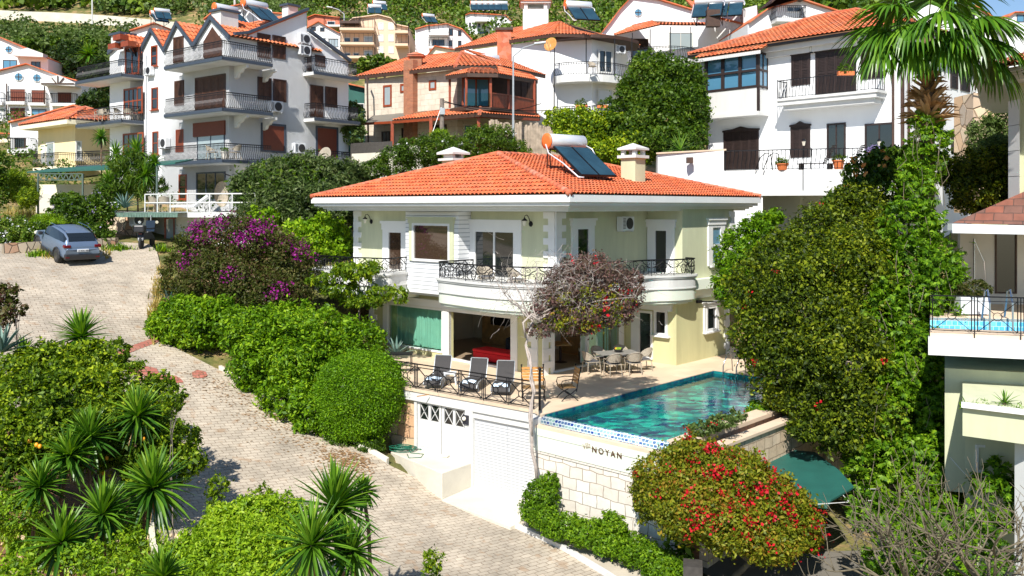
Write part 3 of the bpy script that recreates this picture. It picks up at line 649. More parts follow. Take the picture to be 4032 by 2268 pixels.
# ---------------- the lie of the land ----------------
CTRL = [(-20.3, 40, 3.7), (-18.5, 37, 3.0), (-18, 43.7, 4.14), (-21, 36.5, 3.6), (-26, 37, 4.4), (-14.1, 35.3, 1.0), (-14.6, 32.9, .85), (-11.4, 33.7, .3), (-7.6, 31.7, -1.3), (-4.94, 29.8, -1.95), (-16, 43.6, 4.0),
 (-2.34, 29.0, -2.95), (-.07, 26.8, -3.15), (2.4, 23.1, -3.35), (-8.6, 24.7, -2.1), (-8.65, 22.5, -2.2), (-9.2, 21.2, -1.9), (-17.2, 31.4, 1.5), (-12, 27, -1.0), (-14, 22, -1.0), (-3, 22, -2.9), (-2, 18, -3.1), (2, 18, -3.5), (-6, 17, -2.4), (-11, 17, -1.5), (-20, 24, .8), (-26, 30, 2.5),
 (6, 24, -3.2), (8, 21, -3.3), (12, 24, -3.3), (12, 18, -3.4), (18, 26, -3.0), (20, 36, -2.5), (30, 30, -2.5), (6, 12, -3.6), (-10, 10, -2), (15, 8, -3.6), (-25, 15, 0), (0, 0, -4), (-20, 0, -1), (25, 5, -3.5),
 (3, 33, -2.0), (0, 40, -.5), (8, 42, -.3), (-9, 38, 1.2), (-10, 44, 3.2), (-6, 46, 3.5), (-14, 47, 4.5), (-24, 46, 4.8), (-32, 47, 5.4), (-14, 56, 5.5), (-30, 60, 7.5), (-4, 52, 5.5), (4, 50, 5), (12, 48, 3.5), (20, 48, 4), (30, 50, 3.5),
 (-3, 62, 9.8), (6, 62, 9.8), (-12, 64, 9), (16, 60, 9), (28, 60, 8), (-40, 75, 12), (-25, 75, 11), (-8, 80, 15), (10, 80, 16), (25, 78, 16), (40, 75, 14),
 (-60, 60, 9), (-50, 40, 5), (60, 60, 6), (60, 30, -2), (50, 10, -3), (-50, 10, 2), (-60, 100, 18), (-35, 110, 22), (-10, 110, 25), (20, 110, 27), (50, 110, 24), (75, 100, 18),
 (-80, 150, 33), (-40, 150, 36), (-5, 150, 38), (30, 150, 39), (75, 150, 33), (-130, 220, 62), (-65, 210, 62), (-20, 210, 62), (30, 210, 62), (90, 210, 52), (150, 210, 34),
 (-180, 300, 100), (-90, 300, 104), (0, 300, 104), (90, 300, 88), (170, 300, 56), (230, 300, 40), (-260, 420, 150), (-100, 420, 160), (50, 420, 155), (160, 420, 105), (240, 420, 72), (330, 420, 50), (-300, 0, 0), (300, 0, -6), (300, 200, 20), (-300, 200, 50)]
_c = np.array(CTRL, float); _n = len(_c)
def _phi(r): return r
_A = np.zeros((_n+3, _n+3)); _d = np.sqrt(((_c[:, None, :2]-_c[None, :, :2])**2).sum(-1)); _A[:_n, :_n] = _phi(_d)+np.eye(_n)*-.15
_A[:_n, _n] = 1; _A[:_n, _n+1:] = _c[:, :2]; _A[_n, :_n] = 1; _A[_n+1:, :_n] = _c[:, :2].T
_w = np.linalg.solve(_A, np.concatenate([_c[:, 2], [0, 0, 0]]))
def TN(X, Y):
    X = np.asarray(X, float); Y = np.asarray(Y, float); sh = X.shape; X = X.ravel(); Y = Y.ravel()
    d = np.sqrt((X[:, None]-_c[None, :, 0])**2+(Y[:, None]-_c[None, :, 1])**2)
    return (d@_w[:_n]+_w[_n]+_w[_n+1]*X+_w[_n+2]*Y).reshape(sh)
def T(x, y): return float(TN(np.array([x]), np.array([y]))[0])
def rp(px, py):          # pixel onto the land
    lo, hi = 8., 400.; k = (px-2016)/FPX; t = (py-HZ)/FPX
    Ys = np.concatenate([np.arange(14, 70, .1), np.arange(70, 420, 1.)]); z = HC-t*Ys; h = TN(k*Ys, Ys)
    i = np.argmax(z <= h) if (z <= h).any() else len(Ys)-1
    Y = Ys[i]; return Vector((k*Y, Y, float(h[i])))
# the villa's own frame: ex along its right-hand front, ey along its left-hand front
O = Vector((.982, 33.36, 0)); EX = Vector((math.sin(R_(43.2)), math.cos(R_(43.2)), 0)); EY = Vector((-math.sin(R_(46.8)), math.cos(R_(46.8)), 0))
def V_(a, b, z=0): return O+EX*a+EY*b+Vector((0, 0, z))
def gridmesh(x0, x1, y0, y1, st, fn):
    xs = np.arange(x0, x1+st*.5, st); ys = np.arange(y0, y1+st*.5, st); X, Y = np.meshgrid(xs, ys); Z = fn(X, Y)
    V = np.stack([X.ravel(), Y.ravel(), Z.ravel()], 1); nx = len(xs); i = np.arange(len(ys)-1)[:, None]*nx+np.arange(nx-1)[None, :]; i = i.ravel()
    return V, np.stack([i, i+1, i+1+nx, i+nx], 1).astype(np.int32)
# one ground sheet on an uneven grid, fine near the villa
def axis(a, b, fine0, fine1, f, k):
    xs = list(np.arange(fine0, fine1+1e-6, f)); x = fine0; st = f
    while x > a: st *= k; x -= st; xs.insert(0, x)
    x = fine1; st = f
    while x < b: st *= k; x += st; xs.append(x)
    return np.array(xs)
gx = axis(-900, 900, -28, 24, .5, 1.12); gy = axis(-120, 900, 14, 66, .5, 1.12)
X, Y = np.meshgrid(gx, gy); Z = TN(np.clip(X, -320, 330), np.clip(Y, -60, 430))-.10
# hollow under the villa, its pool and garage
A = (X-O.x)*EX.x+(Y-O.y)*EX.y; B = (X-O.x)*EY.x+(Y-O.y)*EY.y
ins = (A > -5.2) & (A < 12) & (B > -9.6) & (B < 12) & ~((A < 0) & (B > 2.5)); Z = np.where(ins, np.minimum(Z, -3.4), Z)
nx = len(gx); i = (np.arange(len(gy)-1)[:, None]*nx+np.arange(nx-1)[None, :]).ravel()
m, t, b = newmat('hill_ground')
tc = nd(t, 'TexCoord'); n1 = nd(t, 'TexNoise'); n1.inputs['Scale'].default_value = .35; n1.inputs['Detail'].default_value = 8; n1.inputs['Roughness'].default_value = .7; t.links.new(tc.outputs['Object'], n1.inputs['Vector'])
r1 = nd(t, 'ValToRGB'); cr = r1.color_ramp; cr.elements[0].position = .34; cr.elements[0].color = (.045, .06, .015, 1); cr.elements[1].position = .72; cr.elements[1].color = (.42, .30, .16, 1)
e = cr.elements.new(.48); e.color = (.13, .13, .03, 1); e = cr.elements.new(.58); e.color = (.30, .20, .09, 1)
n2 = nd(t, 'TexNoise'); n2.inputs['Scale'].default_value = 6; n2.inputs['Detail'].default_value = 8; t.links.new(tc.outputs['Object'], n2.inputs['Vector'])
bp = nd(t, 'Bump'); bp.inputs['Strength'].default_value = .8; bp.inputs['Distance'].default_value = .1; t.links.new(n2.outputs['Fac'], bp.inputs['Height'])
t.links.new(n1.outputs['Fac'], r1.inputs[0]); t.links.new(r1.outputs[0], b.inputs['Base Color']); t.links.new(bp.outputs[0], b.inputs['Normal']); b.inputs['Roughness'].default_value = .95
g = mk('ground', np.stack([X.ravel(), Y.ravel(), Z.ravel()], 1), np.stack([i, i+1, i+1+nx, i+nx], 1).astype(np.int32), 'hill_ground', smooth=True); tag(g, kind='structure')
def strip(name, L, Rr, mat, up=.04, k=14, m=10, kind='structure', th=0):
    """surface between two edge lines, laid on the land"""
    fl, ll, _, _ = pathfn(L); fr, lr, _, _ = pathfn(Rr); V = []; F = []
    n = int(max(ll, lr)/.6)+2
    for a in range(n+1):
        p, q = fl(ll*a/n), fr(lr*a/n)
        for c in range(m+1): s = p.lerp(q, c/m); V.append((s.x, s.y, 0))
    V = np.array(V); V[:, 2] = TN(V[:, 0], V[:, 1])+up
    for a in range(n):
        for c in range(m): i = a*(m+1)+c; F.append((i, i+1, i+m+2, i+m+1))
    o = mk(name, V, F, mat, smooth=True)
    if kind: tag(o, kind=kind)
    return o
# paved road: down from the car, past the garage, out at the bottom of the picture
rightE = [rp(*p) for p in ((600, 1000), (640, 1090), (600, 1290), (640, 1350), (830, 1445), (950, 1500), (1174, 1654), (1436, 1777))]+[gp(1560, 1845, -2.35), gp(1735, 1925, -2.92), gp(2007, 2052, -3.13), gp(2200, 2160, -3.25), gp(2380, 2268, -3.33)]+[Vector((4.2, 20, -3.5)), Vector((5.5, 16, -3.6))]
leftE = [Vector((-36, 45, 5)), Vector((-33, 36, 4)), Vector((-26, 30, 2.6)), Vector((-20, 27.5, 1)), Vector((-16, 27.5, -.1)), Vector((-12.5, 27, -1)), Vector((-11, 25.5, -1.6)), Vector((-9.7, 23.5, -2)), Vector((-8.8, 21.8, -2.3)), Vector((-7.6, 20.5, -2.5)), Vector((-6, 18.5, -2.6)), Vector((-4, 16, -3)), Vector((-3, 12, -3))]
strip('road', leftE, [Vector((-36, 49, 5.4)), Vector((-26, 45, 4.8)), Vector((-18.5, 45.2, 4.4))]+[rightE[0]+Vector((0, .5, 0))]+rightE[1:], 'pavers', .03, m=26)
# red pavers: a band across the road and two worn patches
a, b2 = rp(470, 1400), rp(630, 1338); d = (b2-a).normalized(); n_ = Vector((-d.y, d.x, 0))
strip('red_paver_band', [a-n_*.18, b2-n_*.18], [a+n_*.18, b2+n_*.18], 'pavers_red', .045, m=2)
for (px, py, w_, h_) in ((560, 1470, 70, 22), (640, 1505, 90, 20), (785, 1480, 34, 16)):
    c = rp(px, py); Pp = []
    for k in range(14): t_ = k/14*6.283; q = rp(px+w_*math.cos(t_)*(.8+.35*random.random()), py+h_*math.sin(t_)*(.8+.35*random.random())); Pp.append((q.x, q.y, T(q.x, q.y)+.05))
    tag(MB().poly(Pp).build('red_paver_patch', 'pavers_red'), kind='structure')
# kerb along the planting on the uphill side
kp = [rp(*p) for p in ((860, 1462), (950, 1508), (1060, 1575), (1174, 1654), (1300, 1722), (1436, 1780))]; kp += [gp(1525, 1815, -2.15)]
mb = MB()
for p, q in zip(kp, kp[1:]):
    k = max(1, int((q-p).length/.5))
    for i in range(k):
        s0, s1 = p.lerp(q, i/k), p.lerp(q, (i+.96)/k); dd = s1-s0; nn = Vector((-dd.y, dd.x, 0)).normalized()
        mb.par((s0.x, s0.y, T(s0.x, s0.y)-.1), (dd.x, dd.y, T(s1.x, s1.y)-T(s0.x, s0.y)), nn*.16, (0, 0, .27))
tag(mb.build('kerb', 'concrete_pale', bevel=.02), kind='structure')
# concrete pavement with a white kerb line in front of the stone wall
iw = [gp(2113, 1990, -2.95), Vector((2.2, 25.4, 0)), Vector((3.6, 24.0, 0)), Vector((5.2, 21.5, 0)), Vector((7, 18, 0))]
ow_ = [p+Vector((.12, -.05, 0)) for p in rightE[10:]]; ow_[0] = gp(1990, 2052, -3.1)
strip('pavement', ow_, iw, 'concrete', .14, m=6)
mb = MB()
for p, q in zip(ow_, ow_[1:]):
    dd = q-p; nn = Vector((dd.y, -dd.x, 0)).normalized(); z0, z1 = T(p.x, p.y), T(q.x, q.y)
    mb.par((p.x, p.y, z0-.05), (dd.x, dd.y, z1-z0), nn*.10, (0, 0, .21))
tag(mb.build('kerb', 'white_paint'), kind='structure')
# far hillside road with its retaining wall
hr = []
for px, py in ((-60, 74), (80, 80), (200, 86), (330, 94), (460, 101), (600, 114), (720, 128)): q = rp(px, py); hr.append(Vector((q.x, q.y, q.z+.5)))
mb = MB()
for p, q in zip(hr, hr[1:]):
    dd = q-p; mb.par(p-Vector((0, 0, 3)), dd, (0, 6, 0), (0, 0, 3.3))
    mb.par(p+Vector((0, -.3, -3)), dd, (0, .3, 0), (0, 0, 4.1))
tag(mb.build('hill_road', 'concrete_pale'), kind='structure')
# ================= the villa =================
SPEC['villa_wall'] = ((.54, .555, .375), .75, .15, .5, .2)
def FV(a, b, th): v = V_(a, b); return Face(v.x, v.y, th)
def wallopen(F, u0, u1, z0, z1, th, ops, mb):
    x = u0
    for (a, b, c, d_) in sorted(ops):
        if a > x: mb.fbox(F, x, a, z0, z1, -th, 0)
        if c > z0: mb.fbox(F, a, b, z0, c, -th, 0)
        if d_ < z1: mb.fbox(F, a, b, d_, z1, -th, 0)
        x = b
    if x < u1: mb.fbox(F, x, u1, z0, z1, -th, 0)
VIL = thing('villa', 'two storey pale green villa with orange tiled hipped roof and curved white balconies', 'villa', tuple(V_(3, 3)))
FLu, FRu, FWs, FWu = FV(0, -.85, -46.8), FV(0, -.85, 43.2), FV(5.91, -.85, -46.8), FV(5.91, -2.55, 43.2)
FLl, FRl, FKs, FKl = FV(0, 0, -46.8), FV(0, -.2, 43.2), FV(5.24, -.2, -46.8), FV(5.24, -2.7, 43.2)
fp = lambda pts: [tuple(V_(*p)[:2]) for p in pts]
ZM = 2.62
mb = MB(); mb.prism(fp([(0, -.85), (5.91, -.85), (5.91, -2.55), (10.04, -2.55), (10.04, 11.36), (0, 11.36)]), ZM, 6.3)
U = mb.build('upper_wall', 'villa_wall', VIL)
# lower storey: an open living room, solid rooms behind
mb = MB()
oL = [(FLl.u(2012), FLl.u(1768), .04, FLl.z(1890, 1240)), (FLl.u(1740), FLl.u(1533), .25, FLl.z(1640, 1212))]
wallopen(FLl, .0, 10.2, -3.3 if False else -.1, ZM, .25, oL, mb)
oR = [(FRl.u(2182), FRl.u(2436), .04, 2.12)]
wallopen(FRl, .0, 5.24, -.1, ZM, .22, oR, mb)
mb.prism(fp([(5.0, 9.9), (5.0, .25), (5.238, .25), (5.238, -2.7), (9.32, -2.7), (9.32, 10.2), (0.25, 10.2), (.25, 8.6), (5.0, 8.6)]), -.1, ZM)
SPEC['villa_wall_low'] = ((.55, .53, .29), .75, .15, .5, .2); W = mb.build('lower_wall', 'villa_wall_low', VIL)  # same paint as the upper wall, with shade put into a yellower colour
mb = MB(); mb.prism(fp([(.25, .05), (5.0, .05), (5.0, 8.6), (.25, 8.6)]), -.1, .02); mb.build('room_floor', 'floor_tile', VIL)
mb = MB(); mb.prism(fp([(.25, .05), (5.0, .05), (5.0, 8.6), (.25, 8.6)]), 2.5, 2.6); mb.build('room_ceiling', 'room_wall', VIL)
mb = MB(); mb.prism(fp([(4.96, .05), (4.99, .05), (4.99, 8.6), (4.96, 8.6)]), .0, 2.5); mb.prism(fp([(.26, 8.56), (4.96, 8.56), (4.96, 8.59), (.26, 8.59)]), 0, 2.5); mb.build('room_lining', 'room_wall', VIL)
# panelled chimney breast and oak cabinets seen through the doors
mb = MB(); mb.prism(fp([(4.2, 4.9), (4.95, 4.9), (4.95, 7.2), (4.2, 7.2)]), .02, 2.5); ch = mb.build('fireplace', 'oak', VIL)
mb = MB(); mb.prism(fp([(4.14, 5.3), (4.2, 5.3), (4.2, 6.6), (4.14, 6.6)]), .9, 1.75); mb.build('television', 'screen', VIL)
mb = MB(); mb.prism(fp([(4.4, .3), (4.95, .3), (4.95, 2.6), (4.4, 2.6)]), .02, 2.1); mb.build('cabinet', 'oak', VIL)
# quoins
def quoins(F, u, sg, z0, z1, mb, per=.485, wl=.55, ws=.32, ph=0):
    z = z0; i = ph
    while z < z1-.05:
        wd = wl if i % 2 else ws
        a, b = (u, u+wd*sg); mb.fbox(F, min(a, b), max(a, b), z, min(z1, z+per*.5), 0, .06 if i % 2 else .045); z += per*.5; i += 1
for gq in (((FLu, 0, 1, 3.2, 6.14), (FRu, 0, 1, 3.2, 6.14)), ((FLu, 11.36+.85, -1, 3.2, 6.14),), ((FWu, 4.13, -1, 3.2, 6.14, .42, .26),), ((FLl, 0, 1, .0, ZM, .5, .32), (FRl, 0, 1, .0, ZM, .5, .32)), ((FLl, 10.2, -1, 0, ZM),), ((FKl, 4.08, -1, 0, ZM, .4, .25),)):
    mb = MB()
    for q_ in gq: quoins(*q_[:5], mb, **(dict(wl=q_[5], ws=q_[6]) if len(q_) > 5 else {}))
    mb.build('quoins', 'trim_white', VIL)
p = FRu.p(.0, 0, .07)+FLu.n*.05
MB().tube([p+Vector((0, 0, z)) for z in (2.7, 6.2)], .035, 6).build('downpipe', 'white_plastic', VIL)
# stepped eaves
E1, E2, E3, E4 = -1.77, -3.0, 12.22, 11.66
def ring(e, z0, z1, mb):
    mb.prism(fp([(E1+e, E2+e), (E4-e, E2+e), (E4-e, E3-e), (E1+e, E3-e)]), z0, z1)
for nm, e, z0, z1, mt in (('fascia', 0, 6.47, 6.72, 'fascia_white'), ('cornice', .10, 6.345, 6.468, 'fascia_white')):
    mb = MB(); ring(e, z0, z1, mb); mb.build(nm, mt, VIL)
mb = MB(); ring(.26, 6.28, 6.343, mb); ring(.38, 6.21, 6.278, mb); ring(.5, 6.14, 6.208, mb); mb.build('cornice', 'fascia_white', VIL)
# roof
zR = 8.56; c1, c2, c3, c4 = V_(E1, E2, 6.72), V_(E4, E2, 6.72), V_(E4, E3, 6.72), V_(E1, E3, 6.72)
A1, A2 = V_(2.56, 4.6, zR), V_(7.5, 4.6, zR)
RT = tiles([c4, c1, A1], 'roof', 'clay', VIL, w=.215, L=.365, h=.07, step=.045)
RR = tiles([c1, c2, A2, A1], 'roof', 'clay', VIL, w=.215, L=.365, h=.07, step=.045)
tiles([c2, c3, A2], 'roof', 'clay', VIL, w=.3, L=.6, q=3); tiles([c3, c4, A1, A2], 'roof', 'clay', VIL, w=.3, L=.6, q=3)
up = Vector((0, 0, .05)); mb = MB()
for a, b in ((c1, A1), (c4, A1), (c2, A2), (c3, A2), (A1, A2)): caps(a+up, b+up, .115, mb)
mb.build('ridge_tiles', 'clay_cap', VIL, True)
def onplane(pts, px, py):
    a, b, c = pts; n = (b-a).cross(c-a); o = Vector((0, 0, HC)); d = at(px, py, 1)-o; return o+d*((a-o).dot(n)/d.dot(n))
# projecting boarded bay with the big window
FB = FV(-.7, -.85, -46.8); ub0, ub1 = FB.u(1805), FB.u(1597)
mb = MB(); mb.fbox(FB, ub0, ub1, FB.z(1700, 1158), 6.14, -.7, 0); bay = mb.build('boarded_bay', 'siding', VIL)
FS = Face(FB.p(ub0, 0).x, FB.p(ub0, 0).y, 43.2)
window(FB, FB.rect(1633, 887, 1768, 1025), VIL, glass='pane_brown', fw=.1, d=.08, trim='villa_wall', tw=.2)
mb = MB(); mb.fbox(FB, ub0-.02, ub1+.02, FB.z(1700, 1158)-.1, FB.z(1700, 1158), -.7, -.1); mb.build('bay_soffit', 'soffit', VIL)
# upper doors and windows
window(FLu, FLu.rect(1534, 915, 1583, 1100), VIL, 'trim_white', 'pane_brown', fw=.12, d=.07, trim='trim_white', tw=.3, name='balcony_door')
window(FLu, FLu.rect(1875, 912, 2025, 1105), VIL, 'trim_white', 'pane_dark', fw=.1, d=.07, mull=(2, 1), trim='trim_white', tw=.3, name='balcony_door')
window(FRu, FRu.rect(2271, 903, 2314, 1045), VIL, 'trim_white', 'pane_dark', fw=.13, d=.07, trim='trim_white', tw=.22)
window(FWs, FWs.rect(2583, 908, 2626, 1080), VIL, 'trim_white', 'pane_dark', fw=.14, d=.07, trim='trim_white', tw=.25, name='balcony_door')
window(FWu, FWu.rect(2802, 896, 2834, 1032), VIL, 'trim_white', 'pane_blue', fw=.12, d=.07, mull=(1, 2), trim='trim_white', tw=.22, sill=.1)
# kitchen door and windows
window(FKs, FKs.rect(2521, 1230, 2564, 1406), VIL, 'trim_white', 'pane_dark', fw=.09, d=.07, name='kitchen_door')
window(FKs, FKs.rect(2586, 1227, 2622, 1313), VIL, 'trim_white', 'pane_dark', fw=.10, d=.08, sill=.12)
mb = MB(); a, b_ = FKs.u(2487), FKs.u(2648); z = FKs.z(2600, 1222); mb.fbox(FKs, min(a, b_), max(a, b_), z+.0, z+.2, 0, .12); mb.fbox(FKs, min(a, b_)-.04, max(a, b_)+.04, z+.2, z+.26, 0, .17)
a, b_ = FKs.u(2487), FKs.u(2517); mb.fbox(FKs, min(a, b_), max(a, b_), 0, z, 0, .05); mb.build('door_surround', 'trim_white', VIL)
window(FKl, FKl.rect(2781, 1216, 2814, 1290), VIL, 'trim_white', 'pane_dark', fw=.11, d=.08, mull=(1, 1), sill=.16, trim='trim_white', tw=.14)
# white flared string course on the wing
mb = MB(); a = FWu; L_ = 4.3
pr = [FKl.p(0, 2.95, .28), FKl.p(0, 2.55, .0), FKl.p(0, 2.55, -.3), FKl.p(0, 3.35, -.3), FKl.p(0, 3.35, .22)]
q = [v+FKl.d*4.2 for v in pr]; mb.add(pr+q, [(0, 1, 2, 3, 4), (9, 8, 7, 6, 5)]+[(i, (i+1) % 5, 5+(i+1) % 5, 5+i) for i in range(5)]); mb.build('string_course', 'band_cream', VIL)
# big sliding doors
def sliding(F, u0, u1, z0, z1, panes, name, d=.03, back=-.12):
    u0, u1 = min(u0, u1), max(u0, u1); mb = MB(); fw = .09
    for a, b_, c, e in ((u0-fw, u0, z0, z1+fw), (u1, u1+fw, z0, z1+fw)): mb.fbox(F, a, b_, c, e, back, d)
    mb.fbox(F, u0, u1, z1, z1+fw, back, d); mb.fbox(F, u0, u1, z0-.04, z0+.03, back, d)
    n = len(panes); w_ = (u1-u0)/n; o = None
    for i in range(1, n): mb.fbox(F, u0+w_*i-.05, u0+w_*i+.05, z0, z1, back+.02, d-.01)
    o = mb.build(name, 'trim_white', VIL)
    for i, p_ in enumerate(panes):
        if p_: MB().fbox(F, u0+w_*i+.05, u0+w_*(i+1)-.05, z0+.03, z1, -.05, -.04).build('pane', p_, o)
    return o
sliding(FLl, oL[0][0], oL[0][1], .04, oL[0][3], [None], 'sliding_door')
sliding(FLl, oL[1][0], oL[1][1], .25, oL[1][3], ['pane_clear'], 'picture_window')
sliding(FRl, oR[0][0], oR[0][1], .04, 2.12, [None, 'pane_clear'], 'sliding_door')
mb = MB(); mb.fbox(FLl, oL[0][0]-.4, oL[1][1]+.55, oL[0][3]+.1, oL[0][3]+.34, 0, .12); mb.fbox(FLl, oL[0][0]-.45, oL[1][1]+.6, oL[0][3]+.34, oL[0][3]+.42, 0, .2)
for a, b_ in ((oL[0][1]+.09, oL[1][0]-.09), (oL[0][0]-.35, oL[0][0]-.09), (oL[1][1]+.09, oL[1][1]+.4)): mb.fbox(FLl, a, b_, 0, oL[0][3]+.1, 0, .05)
for a, b_ in ((oR[0][0]-.22, oR[0][0]-.09), (oR[0][1]+.09, oR[0][1]+.3)): mb.fbox(FRl, a, b_, 0, 2.2, 0, .05)
mb.build('door_surround', 'trim_white', VIL)
# pleated green curtain behind the picture window
def curtain(F, u0, u1, z0, z1, back, mat, parent, name='curtain', n=60, amp=.05):
    V = []; Fc = []
    for i in range(n+1):
        u = u0+(u1-u0)*i/n; o = back+amp*math.sin(i*1.9)+amp*.5*math.sin(i*.7); V += [F.p(u, z0, o), F.p(u, z1, o)]
        if i: Fc.append((2*i-2, 2*i, 2*i+1, 2*i-1))
    return MB().add(V, Fc).build(name, mat, parent, True)
curtain(FLl, oL[1][0]+.05, oL[1][1]-.05, .28, oL[1][3]-.02, -.32, 'curtain', VIL)
curtain(FLl, oL[0][0]+.02, oL[0][0]+.3, .05, oL[0][3], -.35, 'dark_fabric', VIL, n=10)
curtain(FRl, oR[0][1]-1.9, oR[0][1]-.1, .05, 2.1, -.5, 'curtain_white', VIL, n=30)
# balconies
def smooth(pts, k=6):
    out = []; n = len(pts)
    for i in range(n-1):
        p0, p1, p2, p3 = [Vector((*pts[max(0, min(n-1, j))], 0)) for j in (i-1, i, i+1, i+2)]
        for a in range(k):
            t_ = a/k; v = .5*((2*p1)+(p2-p0)*t_+(2*p0-5*p1+4*p2-p3)*t_*t_+(3*p1-p0-3*p2+p3)*t_**3); out.append((v.x, v.y))
    out.append(pts[-1]); return out
def inset(path, d, cen):
    out = []
    for p in path:
        v = Vector((cen[0]-p[0], cen[1]-p[1])); l = v.length; out.append((p[0]+v.x*d/l, p[1]+v.y*d/l))
    return out
def balcony(path, z, inner, name='balcony', zb=2.45, rail=True, rh=.62, cen=None):
    """path in villa coordinates; a coping, a white band and a cream band that tucks in underneath"""
    pts = smooth(path); close = lambda P: P+inner; cen = cen or (sum(p[0] for p in inner)/len(inner), sum(p[1] for p in inner)/len(inner))
    lay = [(-.07, z-.07, z), (-.03, z-.13, z-.071), (.02, z-.50, z-.131), (-.01, z-.54, z-.501), (.05, zb+.18, z-.541), (.14, zb+.07, zb+.179), (.32, zb, zb+.069)]
    b0 = MB(); b1 = MB()
    for i, (e, a, b_) in enumerate(lay): (b0 if i < 4 else b1).prism(fp(close(inset(pts, e, cen))), a, b_)
    bo = b0.build(name, 'white_paint', VIL, True if False else False); b1.build('cream_band', 'band_cream', bo)
    rp_ = [tuple(V_(*p)[:2]) for p in inset(pts, .06, cen)]
    if rail: railing(rp_[::2]+[rp_[-1]], z, rh, bo, 'scroll', 'iron', top=.035, r=.013)
    return bo
balcony([(-.65, 6.75), (-1.3, 6.6), (-1.95, 6.45), (-2.2, 7.1), (-2.55, 8.5), (-2.6, 10), (-2.2, 11.4), (-1.2, 12.3), (0, 12.6)], 3.57, [(0.1, 12.6), (.1, 6.75)], cen=(.1, 9.6))
balcony([(-.1, 3.45), (-1.2, 3.45), (-2.0, 3.4), (-2.25, 2.2), (-2.4, .8), (-2.3, -.5), (-1.9, -1.5), (-1.1, -2.1), (-.2, -2.1), (.3, -1.6), (.4, -.8)], 3.57, [(.1, -.8), (.1, 3.45)], cen=(.1, 1))
balcony([(.7, -.8), (.8, -1.5), (1.6, -2.1), (2.8, -2.35), (3.8, -2.5), (4.6, -2.95), (5.4, -3.15), (6.05, -3.1), (6.2, -2.5)], 3.62, [(5.95, -2.5), (5.95, -.8)], cen=(4, -.5))
# globe lamps under brackets
def wall_lamp(F, px, py, sc=1.):
    u, z = F.u(px), F.z(px, py); P = lambda a, b_, c: F.p(u+a*sc, z+b_*sc, c*sc)
    m1 = MB(); m1.lathe(F.p(u, z-.05*sc, .0), [(.001, 0), (.10*sc, 0), (.08*sc, .03), (.02, .05)], 10, F.n); m1.tube([P(0, 0, .03), P(.0, .16, .1), P(0, .26, .2), P(0, .24, .3), P(0, .14, .32)], .014*sc, 5)
    c = P(0, .06, .32); m1.lathe(c, [(.10*sc, 0), (.09*sc, .03*sc), (.03*sc, .08*sc), (.01, .13*sc)], 10); o = m1.build('wall_lamp', 'iron', VIL)
    m2 = MB(); m2.lathe(c, [(.02*sc, -.17*sc), (.05*sc, -.15*sc), (.08*sc, -.0*sc)], 8); m2.build('lamp_shade', 'lamp_glass', o); return o
wall_lamp(FLu, 1462, 868, 1.1); wall_lamp(FLu, 2090, 876, 1.1)
m1 = MB(); m1.fbox(FKl, FKl.u(2741), FKl.u(2756), 2.36, 2.48, 0, .1); p0 = FKl.p(FKl.u(2750), 2.42, .05); m1.tube([p0, FKl.p(FKl.u(2800), 2.36, .5), FKl.p(FKl.u(2862), 2.3, .9)], .035, 4)
c_ = FKl.p(FKl.u(2840), 1.95, .8); m1.tube([c_+FKl.d*(.45*math.cos(t_))+Vector((0, 0, .4*math.sin(t_))) for t_ in np.linspace(0, 3.14, 9)], .03, 4); m1.build('awning_frame', 'iron', VIL)
# chimneys
def chimney(px, py, rl, wid, h, cap, mat, parent=VIL, th=43.2, pts=None):
    p = onplane(pts, px, py); d1 = EX*wid; d2 = EY*wid; o = p-d1*.5-d2*.5-Vector((0, 0, .5))
    m = MB(); m.par(o, d1, d2, (0, 0, h+.5)); c = m.build('chimney', mat, parent)
    m = MB(); t_ = o+Vector((0, 0, h+.5)); e = wid*.16
    m.par(t_-EX*e-EY*e, EX*(wid+2*e), EY*(wid+2*e), (0, 0, .12))
    for a in (0, 1):
        for b_ in (0, 1): m.par(t_+EX*(a*(wid-.15))+EY*(b_*(wid-.15))+Vector((0, 0, .12)), EX*.15, EY*.15, (0, 0, .22))
    t2 = t_+Vector((0, 0, .34)); m.par(t2-EX*e-EY*e, EX*(wid+2*e), EY*(wid+2*e), (0, 0, .08))
    k = wid+2*e; b0 = t2-EX*e-EY*e+Vector((0, 0, .08)); m.add([b0, b0+EX*k, b0+EX*k+EY*k, b0+EY*k, b0+EX*k*.5+EY*k*.5+Vector((0, 0, .22))], [(0, 1, 4), (1, 2, 4), (2, 3, 4), (3, 0, 4), (3, 2, 1, 0)])
    m.build('chimney_cap', 'white_paint', c); return c
chimney(2493, 716, 0, .72, .98, 0, 'villa_wall', pts=(c1, c2, A1))
chimney(1785, 705, 0, .8, .55, 0, 'villa_wall', pts=(c1+EX*3.6, c4+EX*3.6, c1+EX*3.6+Vector((0, 0, 0))+EY*2+EX*1e-3)) if False else None
P_ = at(1785, 700, 45); sv = onplane
mb = MB(); w_ = .8; o_ = P_+Vector((0, 0, -2.2))-EX*.4-EY*.4; mb.par(o_, EX*w_, EY*w_, (0, 0, 3.05)); cc = mb.build('chimney', 'villa_wall', VIL)
mb = MB(); t_ = o_+Vector((0, 0, 3.05)); mb.par(t_-EX*.15-EY*.15, EX*1.1, EY*1.1, (0, 0, .12)); mb.par(t_+EX*.05+EY*.05+Vector((0, 0, .12)), EX*.16, EY*.7, (0, 0, .2)); mb.par(t_+EX*.6+EY*.05+Vector((0, 0, .12)), EX*.16, EY*.7, (0, 0, .2))
